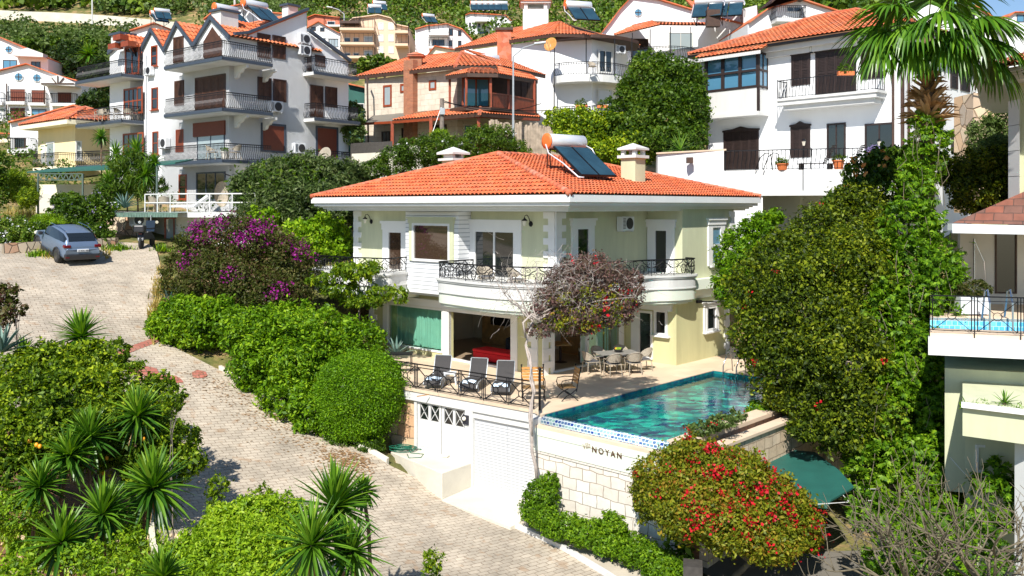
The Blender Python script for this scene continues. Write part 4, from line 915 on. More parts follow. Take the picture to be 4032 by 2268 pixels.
t2 = t_+Vector((0, 0, .32))-EX*.2-EY*.2; mb.par(t2, EX*1.2, EY*1.2, (0, 0, .1)); b0 = t2+Vector((0, 0, .1)); mb.add([b0, b0+EX*1.2, b0+EX*1.2+EY*1.2, b0+EY*1.2, b0+EX*.6+EY*.6+Vector((0, 0, .3))], [(0, 1, 4), (1, 2, 4), (2, 3, 4), (3, 0, 4)]); mb.build('chimney_cap', 'white_paint', cc)
# solar heater on the right-hand slope
ps = onplane((c1, c2, A1), 2290, 700)
a_ = math.atan2(EX.y, EX.x)
SOL0['label'] = 'solar water heater with orange tank end and two dark panels on the villa roof'; SOL0['group'] = 'solar water heaters on the roofs'
SOL0.location = ps+Vector((0, 0, -.12))+EY*.6+EX*.2; SOL0.rotation_euler = (0, 0, a_-R_(10)); SOL0.scale = (.92,)*3
ac(FRu, 2448, 907, 78, 'white air conditioner with black round fan on the shaded villa wall')
# ---- garage, terrace and pool ----
G0, G1 = Vector((.70, 27.5, 0)), Vector((-3.75, 31.0, 0)); gd = (G1-G0).normalized(); gth = -math.degrees(math.atan2(-gd.x, gd.y))
FG = Face(G0.x, G0.y, math.degrees(math.atan2(gd.x, gd.y)))
GAR = thing('garage', 'white garage under the terrace with roller shutter and double doors', 'garage', (G0.x, G0.y+2, -3))
mb = MB(); back = [tuple(V_(.0, 9)[:2]), tuple(V_(.0, 0)[:2]), tuple(V_(9, -2)[:2]), tuple(V_(9, -4.2)[:2]), tuple(V_(-4.3, -4.2)[:2])]
u_end = (G1-G0).length
mb.prism([tuple(G0[:2]-gd[:2]*0 if False else (G0.x-FG.n.x*.25, G0.y-FG.n.y*.25)), (FG.p(u_end+4.5, 0, -.25).x, FG.p(u_end+4.5, 0, -.25).y)]+back, -3.4, -.36)
gw = mb.build('wall', 'white_paint', GAR)
mb = MB(); a_u, b_u, c_u, d_u = 0, FG.u(1852), FG.u(1815), FG.u(1632)
F2 = Face(*(FG.p(0, 0, -.25)[:2]), FG.th)
mb.fbox(F2, -.0, b_u+.0, -3.4, -.36, .0, .001)
sh = MB(); sh.fbox(F2, .0, b_u-.05, F2.z(1960, 1932), -.62, .02, .06); sh.build('roller_shutter', 'roller', GAR)
mb = MB(); mb.fbox(F2, 0, b_u-.05, -.62, -.36, 0, .14); mb.fbox(F2, b_u-.05, b_u+.28, -3.0, -.36, 0, .2); mb.fbox(F2, d_u, d_u+.12, -2.3, -.36, 0, .15); mb.build('door_frame', 'white_paint', GAR)
# double doors with crossed lights
ud = [b_u+.28, (b_u+.28+d_u)/2, d_u]
for i in range(2):
    u0, u1 = ud[i]+.02, ud[i+1]-.02; z0 = -2.1; z1 = -.42; dr = MB()
    dr.fbox(F2, u0, u1, z0, -1.02, .04, .1); dr.fbox(F2, u0, u0+.09, -1.02, z1, .04, .1); dr.fbox(F2, u1-.09, u1, -1.02, z1, .04, .1); m_ = (u0+u1)/2
    dr.fbox(F2, m_-.05, m_+.05, -1.02, z1, .04, .1); dr.fbox(F2, u0+.09, u1-.09, z1-.06, z1, .04, .099)
    D = dr.build('garage_door', 'white_paint', GAR); g_ = MB()
    for a, b_ in ((u0+.09, m_-.05), (m_+.05, u1-.09)):
        g_.fbox(F2, a, b_, -1.02, z1-.06, .045, .06)
    g_.build('pane', 'pane_dark', D); g_ = MB()
    for a, b_ in ((u0+.09, m_-.05), (m_+.05, u1-.09)):
        g_.tube([F2.p(a, -1.02, .085), F2.p(b_, z1-.06, .085)], .013, 4); g_.tube([F2.p(b_, -1.02, .085), F2.p(a, z1-.06, .085)], .013, 4)
    g_.build('glazing_bars', 'white_paint', D)
    g_ = MB(); g_.fbox(F2, u0+.12, u1-.12, z0+.15, -1.15, .1, .115); g_.build('door_panel', 'white_paint', D)
g_ = MB(); p = F2.p(FG.u(1833), -.62, .2); g_.fbox(F2, FG.u(1843), FG.u(1822), -.86, -.56, .2, .26); LA = g_.build('outdoor_lamp', 'navy', GAR); MB().ball(tuple(F2.p(FG.u(1831), -.66, .3)), .07).build('bulb', 'lamp_glass', LA)
# tan ashlar return beside the doors
mb = MB(); mb.fbox(FG, FG.u(1632)+.02, FG.u(1632)+1.5, -3.3, -.37, -.3, -.18); tag(mb.build('stone_wall', 'ashlar_tan'), 'tan block wall stub between the clipped bush and the garage doors', 'wall')
# slab of the terrace
deckpts = [G0-gd*.05, FG.p(u_end+4.8, 0, 0), V_(.0, 9.5), V_(0, -.0), V_(5, -.1), V_(5.24, -2.7), V_(9.32, -2.7), V_(9.4, 1), V_(10.5, -2), V_(10.3, -4.0), V_(5.3, -4.32), V_(-4.62, -4.32)]
deckpts = [G0, FG.p(u_end+4.8, 0, 0), V_(1, 9.5), V_(9.4, 3), V_(11.0, 0), V_(11, -9.3), V_(5.35, -9.3), V_(5.35, -4.32), V_(-4.72, -4.32)]
mb = MB(); mb.slab([(p.x, p.y, 0) for p in deckpts], .08); DK = mb.build('terrace', 'deck_tile'); tag(DK, kind='structure')
mb = MB(); mb.fbox(FG, -.02, u_end+4.8, -.40, -.081, -1.2, -.04); tag(mb.build('terrace_edge', 'white_paint'), kind='structure')
# pool shell
P0, P1, Q0, Q1 = -4.62, 5.3, -8.72, -4.36
POOL = thing('swimming_pool', 'raised teal mosaic swimming pool with tiled spill edge beside the dining terrace', 'pool', tuple(V_(0, -6.5, -3.2)))
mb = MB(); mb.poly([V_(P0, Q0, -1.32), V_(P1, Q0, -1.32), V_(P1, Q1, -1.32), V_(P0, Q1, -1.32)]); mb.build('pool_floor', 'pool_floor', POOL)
mb = MB()
mb.poly([V_(P0, Q1, -1.32), V_(P1, Q1, -1.32), V_(P1, Q1, -.01), V_(P0, Q1, -.01)]); mb.poly([V_(P1, Q1, -1.32), V_(P1, Q0, -1.32), V_(P1, Q0, -.01), V_(P1, Q1, -.01)])
mb.poly([V_(P0, Q0, -1.32), V_(P0, Q0, -.01), V_(P1, Q0, -.01), V_(P1, Q0, -1.32)]); mb.poly([V_(P0+.02, Q0, -1.32), V_(P0+.02, Q1, -1.32), V_(P0+.02, Q1, -.2), V_(P0+.02, Q0, -.2)]); mb.build('pool_wall', 'pool_tile_wall', POOL)
mb = MB(); mb.poly([V_(P0+.03, Q0+.003, -.13), V_(P1-.003, Q0+.003, -.13), V_(P1-.003, Q1-.003, -.13), V_(P0+.03, Q1-.003, -.13)]); mb.build('water', 'pool_water', POOL)
# rounded spill edge of small tiles, and the gutter coping in front of it
F_N = FV(-4.9, -4.3, -46.8); mb = MB(); n_ = 8; vs = []
for s in (Q0-.1, Q1):
    for k in range(n_+1): t_ = math.pi*k/n_; vs.append(V_(P0-.02+.20*-math.cos(t_) if False else P0-.0-.17*math.cos(t_)-.02, s, -.25+.22*math.sin(t_)))
m_ = n_+1; mb.add(vs, [(k, k+1, m_+k+1, m_+k) for k in range(n_)]+[tuple(range(m_))[::-1], tuple(range(m_, 2*m_))]); mb.build('spill_edge', 'spill_tile', POOL, True)
mb = MB(); mb.prism(fp([(-5.0, -9.1), (-4.78, -9.1), (-4.78, -4.3), (-5.0, -4.3)]), -.34, -.26); mb.build('gutter_coping', 'stone_coping', POOL)
mb = MB(); mb.prism(fp([(-4.76, -9.28), (5.35, -9.28), (5.35, -8.72), (-4.62, -8.72)]), -.12, .0); mb.build('coping', 'stone_coping', POOL)
mb = MB(); mb.prism(fp([(-5.05, -4.66 if False else -4.30), (-4.60, -4.30), (-4.6, -4.02), (-4.85, -3.9)]), -.9, -.09); mb.build('corner_pier', 'white_paint', POOL)
# white fascia and stone wall below it, with the name
mb = MB(); mb.prism(fp([(-4.98, -9.2), (-4.78, -9.2), (-4.78, -4.2), (-4.98, -4.2)]), -1.02, -.343); mb.prism(fp([(-5.0, -9.2), (-4.98, -9.2), (-4.98, -4.2), (-5.0, -4.2)]), -.56, -.343); mb.build('fascia', 'band_cream', POOL)
mb = MB(); mb.prism(fp([(-4.93, -9.2), (-4.7, -9.2), (-4.7, -4.2), (-4.93, -4.2)]), -3.5, -1.1); mb.build('stone_base', 'ashlar_white', POOL)
mb = MB()
for k in range(17): mb.prism(fp([(-4.96, -9.2+k*.295), (-4.75, -9.2+k*.295), (-4.75, -8.92+k*.295), (-4.96, -8.92+k*.295)]), -1.10, -1.02)
mb.build('stone_course', 'travertine', POOL)
mb = MB(); mb.prism(fp([(-4.7, -9.2), (5.4, -9.2), (5.4, -8.95), (-4.7, -8.95)]), -3.5, -.13); mb.prism(fp([(5.36, -9.2), (5.5, -9.2), (5.5, -4.4), (5.36, -4.4)]), -3.5, -.09); mb.build('side_wall', 'ashlar_pool', POOL)
mb = MB(); mb.prism(fp([(-4.7, -8.94), (-4.64, -8.94), (-4.64, -4.3), (-4.7, -4.3)]), -3.5, -.5); mb.build('side_wall', 'white_paint', POOL)
SPEC['pool_render'] = ((.7, .7, .66), .7, .05, .5)
def text(body, F, px, py, size, mat, parent, shear=0, name='lettering', ext=.012, rot=0, spacing=1.0, out=.02):
    cu = bpy.data.curves.new(name, 'FONT'); cu.body = body; cu.size = size; cu.extrude = ext; cu.shear = shear; cu.space_character = spacing; cu.materials.append(M(mat))
    o = bpy.data.objects.new(name, cu); C.objects.link(o); p = F.p(F.u(px), F.z(px, py), out)
    X_ = F.n.cross(Vector((0, 0, 1))) * -1
    if X_.x < 0: X_ = -X_
    Zv = F.n; Yv = Zv.cross(X_); R3 = Matrix((X_, Yv, Zv)).transposed().to_4x4()
    if rot: R3 = R3 @ Matrix.Rotation(R_(rot), 4, 'Z')
    me = bpy.data.meshes.new_from_object(o); bpy.data.objects.remove(o); o = bpy.data.objects.new(name, me); C.objects.link(o); o.parent = parent; o.matrix_local = Matrix.Translation(p-Vector(ROOT[parent.name])) @ R3; return o
F_N = FV(-4.98, -4.3, -46.8); SPEC['letter_light'] = ((.30, .22, .14), .5)
text('NOYAN', F_N, 2332, 1778, .235, 'letter_bronze', POOL, spacing=1.42)
text('Villa', F_N, 2296, 1768, .21, 'letter_light', POOL, shear=.3, rot=20, spacing=.9, ext=.003)
# lower planter wall beyond the pool
pw = [V_(-4.4, -9.85), V_(6.5, -9.85), V_(6.5, -9.6), V_(-4.4, -9.6)]
PLW = thing('planter_wall', 'pale stone block planter wall below the pool with flat coping', 'wall', tuple(V_(1, -10.8, -3.3)))
mb = MB(); mb.prism([(p.x, p.y) for p in pw], -3.6, -.2); mb.build('stonework', 'ashlar_pool', PLW)
mb = MB(); mb.prism(fp([(-4.5, -9.92), (6.6, -9.92), (6.6, -9.53), (-4.5, -9.53)]), -.2, -.12); mb.build('coping', 'stone_coping', PLW)
mb = MB(); mb.prism(fp([(-4.4, -9.6), (6.5, -9.6), (6.5, -9.2), (-4.4, -9.2)]), -3.5, -.34); tag(mb.build('planter_soil', 'soil'), kind='structure')
mb = MB(); rr = random.Random(3)
for k in range(26):
    a = -1+rr.random()*7; c = V_(a, -9.32-rr.random()*.2, -.30); mb.ball(c, .07+.07*rr.random(), .07+.06*rr.random(), .06+.05*rr.random(), 6)
tag(mb.build('planter_rocks', 'rock'), 'grey rocks edging the planting strip beside the pool', 'rocks', kind='stuff')
# entrance platform and apron in front of the garage
mb = MB(); pf = [F2.p(b_u+.0, 0, 1.62), F2.p(b_u, 0, 0), F2.p(d_u+.7, 0, 0), F2.p(d_u+.5, 0, .9)]
mb.prism([(p.x, p.y) for p in pf], -3.4, -2.1); tag(mb.build('doorstep', 'concrete_pale', bevel=.02), kind='structure')
mb = MB(); ap = [F2.p(-.55, 0, 0), F2.p(b_u-.01, 0, 0), F2.p(b_u-.01, 0, 1.7), F2.p(-.35, 0, 1.9)]
zt = F2.z(1960, 1932)
mb.add([Vector((p.x, p.y, z)) for p, z in zip(ap, (zt, zt, -2.93, -3.06))]+[Vector((p.x, p.y, -3.6)) for p in ap], [(0, 1, 2, 3), (0, 3, 7, 4), (3, 2, 6, 7), (2, 1, 5, 6), (1, 0, 4, 5)])
tag(mb.build('garage_apron', 'concrete_pale'), kind='structure')
# terrace railing
r0 = FG.p(.12, 0, -.12); r1 = FG.p(u_end+1.6, 0, -.12)
tr = railing([(r0.x, r0.y), (r1.x, r1.y)], .0, .86, None, 'cross', 'iron', 'terrace_railing', r=.018, top=.026)
tag(tr, 'black iron terrace railing with crossed panels and small rings', 'railing')
mb = MB(); mb.tube([(.86, 27.0+.55, 0), (.86, 27.55, 1.25)], .04, 6); mb.ball((.86, 27.55, 1.28), .055); tag(mb.build('railing_post', 'iron'), 'stout black post at the end of the terrace railing', 'post')
# ================= the other buildings =================
K = 1.789
def z1(x, y): return (x/K, y/K)
def z2(x, y): return (1300+x/K, y/K)
def z3(x, y): return (2592+x/K, y/K)
def RZ(F, zf, x0, y0, x1, y1): a, b = zf(x0, y0); c, d = zf(x1, y1); return F.rect(a, b, c, d)
def fpt(F, zf, x, y, out=0): a, b = zf(x, y); return F.p(F.u(a), F.z(a, b), out)
def extr(F, pts, depth, out=0, mb=None):      # polygon on a face (u, z), pushed back by depth
    mb = mb or MB(); n = len(pts); a = [F.p(u, z, out) for u, z in pts]; b = [F.p(u, z, out-depth) for u, z in pts]
    return mb.add(a+b, [tuple(range(n)), tuple(range(n, 2*n))[::-1]]+[(i, n+i, n+(i+1) % n, (i+1) % n) for i in range(n)])
def roofslab(pts, mat, parent, name='roof', tile=None, t=.12):
    if tile: return tiles(pts, name, mat, parent, **tile)
    return MB().slab(pts, t).build(name, mat, parent)
def hip(F1, F2, w1, w2, z, rise, parent, oh=.7, mat='clay_far', tile=dict(w=.3, L=.5, h=.08, q=4), fas='white_paint', fh=.25, ridge=None):
    """hipped roof over the rectangle spanned by two faces sharing a corner"""
    o = F1.o.copy(); a, b = F1.d, F2.d
    P = lambda s, t_, zz: Vector((*(o+a*s+b*t_)[:2], zz))
    c = [P(-oh, -oh, z), P(w1+oh, -oh, z), P(w1+oh, w2+oh, z), P(-oh, w2+oh, z)]
    if w1 >= w2: r0, r1 = P(w2*.5, w2*.5, z+rise), P(w1-w2*.5, w2*.5, z+rise); sl = [[c[0], c[1], r1, r0], [c[1], c[2], r1], [c[2], c[3], r0, r1], [c[3], c[0], r0]]
    else: r0, r1 = P(w1*.5, w1*.5, z+rise), P(w1*.5, w2-w1*.5, z+rise); sl = [[c[0], c[1], r0], [c[1], c[2], r1, r0], [c[2], c[3], r1], [c[3], c[0], r0, r1]]
    for s_ in sl: tiles(s_, 'roof', mat, parent, **tile)
    m = MB(); m.slab([p-Vector((0, 0, .05)) for p in c], fh); m.build('fascia', fas, parent)
    m = MB(); u_ = Vector((0, 0, .05))
    for s_, e in ((c[0], r0), (c[3], r0) if w1 >= w2 else (c[1], r0), (c[1], r1) if w1 >= w2 else (c[3], r1), (c[2], r1), (r0, r1)): caps(s_+u_, e+u_, .13, m, .5, 6)
    m.build('ridge_tiles', 'clay_cap', parent); return r0, r1
def body(F1, F2, w1, w2, z0, z1_, mat, parent, name='wall'):
    o = F1.o; q = [o, o+F1.d*w1, o+F1.d*w1+F2.d*w2, o+F2.d*w2]; return MB().prism([(p.x, p.y) for p in q], z0, z1_).build(name, mat, parent)
def corner(px, Y, thL, thR): x = (px-2016)*Y/FPX; return Face(x, Y, thL), Face(x, Y, thR)
def balc(F, F2, wl, wr, z, parent, rail='belly', trim='grey_trim', over=0., th=.22, rh=.95, mat='white_paint', name='balcony'):
    """corner balcony: outer corner at F.o, running wl along F and wr along F2"""
    o = F.o; P = lambda s, t_: o+F.d*s+F2.d*t_; q = [P(0, 0), P(wl, 0), P(wl, wr), P(0, wr)]
    b = MB().prism([(p.x, p.y) for p in q], z-th, z).build(name, mat, parent)
    if trim:
        m = MB(); e = .06; m.fbox(F, -e, wl, z-.16, z+.04, 0, e); m.fbox(F2, -e, wr, z-.161, z+.041, 0, e); m.build('edge_trim', trim, b)
    if rail: railing([tuple(P(wl, over+.3)[:2])]*0+[tuple(P(wl-.05, .06)[:2]), tuple(P(.06, .06)[:2]), tuple(P(.06, wr-.05)[:2])], z+.03, rh, b, rail)
    return b
# ---- white apartment house on the left ----
FO, FO2 = corner(877.6, 51.9, -52, 38)
W0 = FO.o+FO.d*1.3+FO2.d*1.3
AL, AR = Face(W0.x, W0.y, -52), Face(W0.x, W0.y, 38)
APT = thing('apartment_house', 'white four storey apartment house with corner balconies, dark shutters and zigzag gables', 'apartment house', (W0.x-3, W0.y+5, 5))
uL = AL.u(579); uR = AR.u(1372); ub = lambda x, y: (AR.u(z1(x, y)[0]), AR.z(*z1(x, y)))
vL = lambda x, y: (AL.u(z1(x, y)[0]), AL.z(*z1(x, y)))
zb = 4.2
extr(AR, [(0, zb), (uR, zb), ub(2455, 440), ub(2160, 222), ub(2160, 78), ub(1740, 243), (0, AR.z(*z1(1640, 258)))], 7.5).build('wall', 'white_wall', APT)
mb = MB(); gp_ = [(0, zb), (uL, zb), vL(1000, 355), vL(1075, 205), vL(1165, 350), vL(1255, 158), vL(1372, 315), vL(1495, 118), (0.0, vL(1628, 258)[1])]
extr(AL, gp_, 7.4, .0).build('gable_wall', 'white_wall', APT)
def gable(F, l, pk, r, dep, parent, mat='clay_far', oh=.18, name='gable_roof'):
    A = lambda q, out, dz=.0: F.p(q[0], q[1]+dz, out)
    for a, b in ((l, pk), (r, pk)):
        q = [A(a, oh, .02), A(a, -dep, .02), A(b, -dep, .02), A(b, oh, .02)]; tiles(q, name, mat, parent, w=.3, L=.5, h=.08, q=4)
        m = MB(); d_ = Vector((0, 0, -.3)); w0, w1_ = A(a, oh+.01, .1), A(b, oh+.01, .1); m.add([w0, w1_, w1_+d_, w0+d_]+[v-F.n*.12 for v in (w0, w1_, w1_+d_, w0+d_)], [(0, 1, 2, 3), (7, 6, 5, 4), (0, 4, 5, 1), (1, 5, 6, 2), (2, 6, 7, 3), (3, 7, 4, 0)]); m.build('bargeboard', 'grey_trim' if parent is APT else 'white_paint', parent)
for l, pk, r in ((vL(1000, 355), vL(1075, 205), vL(1165, 350)), (vL(1165, 350), vL(1255, 158), vL(1372, 315)), (vL(1372, 315), vL(1495, 118), vL(1628, 258))): gable(AL, l, pk, r, 7, APT)
# grey eave boards on the side wall
mb = MB()
for a, b in ((ub(1640, 250), ub(1740, 240)), (ub(1740, 240), ub(2160, 75)), (ub(2165, 222), ub(2460, 438))):
    p, q = AR.p(*a), AR.p(*b); mb.par(p, q-p, AR.n*.25, (0, 0, .18))
mb.build('eave', 'grey_trim', APT)
roofslab([AR.p(*ub(1740, 238), .1), AR.p(*ub(2160, 73), .1), AR.p(*ub(2160, 73), -7.4), AR.p(*ub(1740, 238), -7.4)], 'clay_far', APT)
# stacked chimneys
for (x, y0, y1, w_, F_) in ((1672, 85, 250, 1.25, AR), (2120, 45, 110, .8, AR)):
    p = fpt(F_, z1, x, y1, -.8); h = HC-(z1(0, y0)[1]-HZ)*p.y/FPX-p.z; m = MB(); o = p-AR.d*w_/2; m.par(o, AR.d*w_, -AR.n*w_*.8, (0, 0, h)); c_ = m.build('chimney', 'white_paint', APT)
    m = MB(); m.par(o-AR.d*.12+AR.n*.12+Vector((0, 0, h)), AR.d*(w_+.24), -AR.n*(w_*.8+.24), (0, 0, .14)); m.build('chimney_cap', 'grey_trim', c_)
# corner balconies, three floors
wl = FO.u(648); wr = FO2.u(1072)
for i, zz in enumerate((9.06, 12.06, 15.06)):
    Fz, Fz2 = FO, FO2; b = balc(Fz, Fz2, wl, wr, zz, APT)
    for F_, u in ((AR, .35), (AR, 2.4)):       # scalloped brackets below
        m = MB()
        pts = [(0, 0), (0, -.75), (-.3, -.68), (-.45, -.45), (-.7, -.4), (-.85, -.22), (-1.25, -.16), (-1.25, 0)]
        a = [AR.p(u, zz-.22+q[1], -q[0]) for q in pts]; c_ = [v+AR.d*.2 for v in a]; n = len(pts); m.add(a+c_, [tuple(range(n)), tuple(range(n, 2*n))[::-1]]+[(k, n+k, n+(k+1) % n, (k+1) % n) for k in range(n)]); m.build('bracket', 'white_paint', b)
FP, FP2 = corner(481, 58.5, -52, 38)
W2 = FP.o+FP.d*1.2+FP2.d*1.2; BL = Face(W2.x, W2.y, -52); BR = Face(W2.x, W2.y, 38)
body(BL, BR, BL.u(432), 6, 5, 16.8, 'white_wall', APT)
gable(BL, (BL.u(432), BL.z(432, 205)), (BL.u(500), BL.z(500, 138)), (-.6, BL.z(560, 205)), 6, APT)
extr(BL, [(BL.u(432), 16.7), (BL.u(432), BL.z(432, 205)), (BL.u(500), BL.z(500, 138)), (-.6, BL.z(560, 205)), (-.6, 16.7)], 6, -.02).build('gable_wall', 'white_wall', APT)
for zz in (12.03, 15.06): balc(FP, FP2, FP.u(300), FP2.u(572), zz, APT)
p = fpt(BL, z1, 830, 400, -.2); m = MB(); h = 165/K*p.y/FPX; m.par(p-BL.d*-.0, BL.d*1.3, -BL.n*1.0, (0, 0, h)); c_ = m.build('chimney', 'white_paint', APT); m = MB(); m.par(p-BL.d*.12+BL.n*.12+Vector((0, 0, h)), BL.d*1.54, -BL.n*1.24, (0, 0, .15)); m.build('chimney_cap', 'grey_trim', c_)
# openings (traced in the photograph's own rows and columns, placed on the walls)
for r, lv in (((1815, 235, 1898, 415), 2), ((1922, 250, 2005, 420), 2), ((1817, 545, 1905, 710), 2), ((1926, 558, 2010, 722), 2), ((2185, 600, 2270, 830), 2), ((2292, 612, 2368, 760), 2)):
    shutter(AR, RZ(AR, z1, *r), APT, leavesn=lv, frame='iron_brown', ft=.04)
for r in ((1232, 275, 1290, 435), (1240, 582, 1292, 740)): shutter(AL, RZ(AL, z1, *r), APT, frame='shutter_brown', leavesn=2)
shutter(AL, RZ(AL, z1, 1385, 560, 1585, 775), APT, leavesn=4, frame='dark_wood', name='balcony_door')
mb = MB(); a = [vL(1438, 410), vL(1438, 295), vL(1500, 190), vL(1565, 280), vL(1565, 410)]; extr(AL, a, .1, .06).build('attic_window', 'shutter_brown', APT)
for r in ((1850, 880, 2000, 1065), (2235, 900, 2370, 1130)): window(AR, RZ(AR, z1, *r), APT, 'grey_trim', 'brown_blind', fw=.14, name='roller_blind')
for r in ((1245, 920, 1290, 1065),): window(AL, RZ(AL, z1, *r), APT, 'red_wood', 'brown_blind', fw=.05, name='roller_blind')
for r in ((1072, 335, 1105, 455), (1075, 630, 1110, 762), (1082, 938, 1112, 1078), (1268, 1240, 1310, 1395)): window(AL, RZ(AL, z1, *r), APT, 'red_wood', 'pane_dark', fw=.10, sill=.12, mull=(1, 2))
window(AL, RZ(AL, z1, 1395, 945, 1580, 1115), APT, 'grey_trim', 'pane_curtain', fw=.07, mull=(2, 1), name='balcony_door')
m = MB(); u0, u1, a_, b_ = RZ(AL, z1, 1370, 870, 1590, 948); m.fbox(AL, u0, u1, a_, b_, 0, .12); m.build('blind_box', 'brown_blind', APT)
window(AL, RZ(AL, z1, 1390, 1225, 1585, 1400), APT, 'grey_trim', 'pane_dark', fw=.08, mull=(3, 1), name='patio_door')
window(AR, RZ(AR, z1, 2222, 390, 2285, 470), APT, 'dark_wood', 'shutter_brown', fw=.05)
window(AR, RZ(AR, z1, 2165, 320, 2190, 500), APT, 'dark_wood', 'shutter_brown', fw=.04)
for r in ((880, 640, 1000, 800), (875, 955, 1005, 1080)): window(BL, (BL.u(z1(r[2], 0)[0]), BL.u(z1(r[0], 0)[0]), BL.z(*z1(r[0], r[3])), BL.z(*z1(r[0], r[1]))), APT, 'red_wood', 'pane_dark', fw=.12, mull=(4, 2), name='balcony_door')
window(BL, (BL.u(z1(975, 0)[0]), BL.u(z1(890, 0)[0]), BL.z(*z1(900, 520)), BL.z(*z1(900, 345))), APT, 'red_wood', 'pane_dark', fw=.14, mull=(2, 1), name='balcony_door')
m = MB()
for x, y in ((885, 300), (850, 360), (940, 345)): p = fpt(BL, z1, x, y, .3); m.par(p, BL.d*-.95, BL.n*.6, (0, 0, .35))
m.build('wood_beams', 'red_wood', APT)
# right-hand balconies
for zz, x0, x1 in ((9.0, 2140, 2475), (12.06, 2140, 2530), (15.06, 2135, 2520)):
    Fb = Face(*(AR.p(AR.u(z1(x0, 0)[0]), 0, 1.1)[:2]), 38); Fs = Face(Fb.o.x, Fb.o.y, -52)
    w_ = Fb.u(z1(x1, 0)[0]); q = [Fb.o, Fb.o+Fb.d*w_, Fb.o+Fb.d*w_-Fb.n*1.1, Fb.o-Fb.n*1.1]
    b = MB().prism([(p.x, p.y) for p in q], zz-.2, zz).build('balcony', 'white_paint', APT)
    m = MB(); m.fbox(Fb, -.05, w_+.05, zz-.16, zz+.04, 0, .06); m.build('edge_trim', 'grey_trim', b)
    railing([tuple((Fb.o-Fb.n*1.0)[:2]), tuple(Fb.p(.05, 0, -.05)[:2]), tuple(Fb.p(w_-.05, 0, -.05)[:2]), tuple(Fb.p(w_, 0, -1)[:2])], zz+.03, .95, b, 'belly')
MB().tube([fpt(AL, z1, 1034, y, .08) for y in (385, 800, 1100)], .05, 6).build('downpipe', 'white_plastic', APT)
ac(AL, *z1(1070, 532), 0, 'white outdoor unit beside the top small window of the white apartment house'); ac(AL, *z1(1178, 1045), 0, 'white outdoor unit left of the lowest apartment balcony', sc=1.15)
ac(AR, *z1(2092, 1080), 0, 'white outdoor unit near the brown roller blind of the apartment side wall', sc=1.15)
ac(AR, *z1(2128, 310), 0, 'upper of two stacked outdoor units high on the apartment side wall', sc=1.1); ac(AR, *z1(2130, 390), 0, 'lower of two stacked outdoor units high on the apartment side wall', sc=1.1)
ac(AR, *z1(1925, 790), 0, 'outdoor unit at the end of the middle apartment balcony', sc=1.2)
rz_ = math.atan2(AR.d.y, AR.d.x)
def solar(p, rz, label, sc=1): r = dup(SOL0, p, rz, label); r.scale = (sc,)*3; return r
solar(fpt(AR, z1, 1960, 150, -2)+Vector((0, 0, -.1)), rz_, 'solar water heater with orange tank end on the white apartment roof', .85); solar(fpt(AR, z1, 1830, 165, -3.2)+Vector((0, 0, -.0)), rz_, 'solar water heater with pale tank beside the orange one on the apartment roof', .8)
# patio in front with white tube rail
PA = Vector(at(576, 832, 47)); pz = 6.02
ptp = [at(440, 0, 50), at(700, 0, 45.5), at(1010, 0, 44.5), at(1010, 0, 56), at(500, 0, 58)]
PT = thing('patio', 'raised white patio terrace in front of the apartment house with stone lower wall', 'patio', (PA.x, PA.y+3, 4))
MB().prism([(p.x, p.y) for p in ptp], pz-.25, pz).build('slab', 'white_paint', PT)
pin = [p+Vector((0, .35, 0)) for p in ptp[:3]]+[p-Vector((0, .1, 0)) for p in ptp[3:]]
MB().prism([(p.x, p.y) for p in [ptp[0]+Vector((.5, 1.2, 0)), Vector((at(700, 0, 47.4).x, 47.4, 0)), ptp[2]+Vector((0, .4, 0)), ptp[3], ptp[4]]], 3, pz-.25).build('lower_wall', 'white_wall', PT)
FPt = Face(ptp[1].x, ptp[1].y+1.8, -63)
MB().prism([(p.x, p.y) for p in (at(418, 0, 48.6), at(548, 0, 47.6), at(548, 0, 50), at(418, 0, 51))], 3.4, pz-.05).build('stone_wall', 'rubble', PT)
Fp = Face(at(560, 0, 47.3).x, 47.3, 82)
window(Fp, Fp.rect(655, 862, 716, 985), PT, 'red_wood', 'pane_curtain', fw=.1, mull=(2, 1), name='door')
railpts = [at(571, 0, 47.7), at(700, 0, 45.65), at(1005, 0, 44.7)]
m = MB()
for hh in (.95, .5): m.tube([Vector((p.x, p.y, pz+hh)) for p in railpts], .035, 6)
f_, l_, _, _ = pathfn([(p.x, p.y) for p in railpts])
for i in range(7): s = f_(l_*i/6); m.tube([(s.x, s.y, pz), (s.x, s.y, pz+.95)], .035, 6)
tag(m.build('patio_railing', 'white_paint'), 'white tubular railing round the patio of the apartment house', 'railing')
# green awning over the motorcycle and the stone wall
A0, A1_ = at(425, 842, 46.4), at(700, 842, 44.6); m = MB(); dv = A1_-A0
m.slab([A0+Vector((0, 0, .05)), A1_+Vector((0, 0, .05)), A1_+Vector((.5, 1.9, .08)), A0+Vector((.4, 1.9, .08))], .03)
n = 26
for i in range(n): a, b = A0+dv*(i/n), A0+dv*((i+.9)/n); m.par(a+Vector((0, 0, -.17)), b-a, (0, .02, 0), (0, 0, .2))
AW = m.build('awning', 'awning_stripe'); tag(AW, 'green striped scalloped awning over the parked motorcycle', 'awning')
pp = at(594, 900, 45.2); MB().tube([(pp.x, pp.y, 3.9), (pp.x, pp.y, 5.9)], .035, 6).build('pole', 'steel', AW)
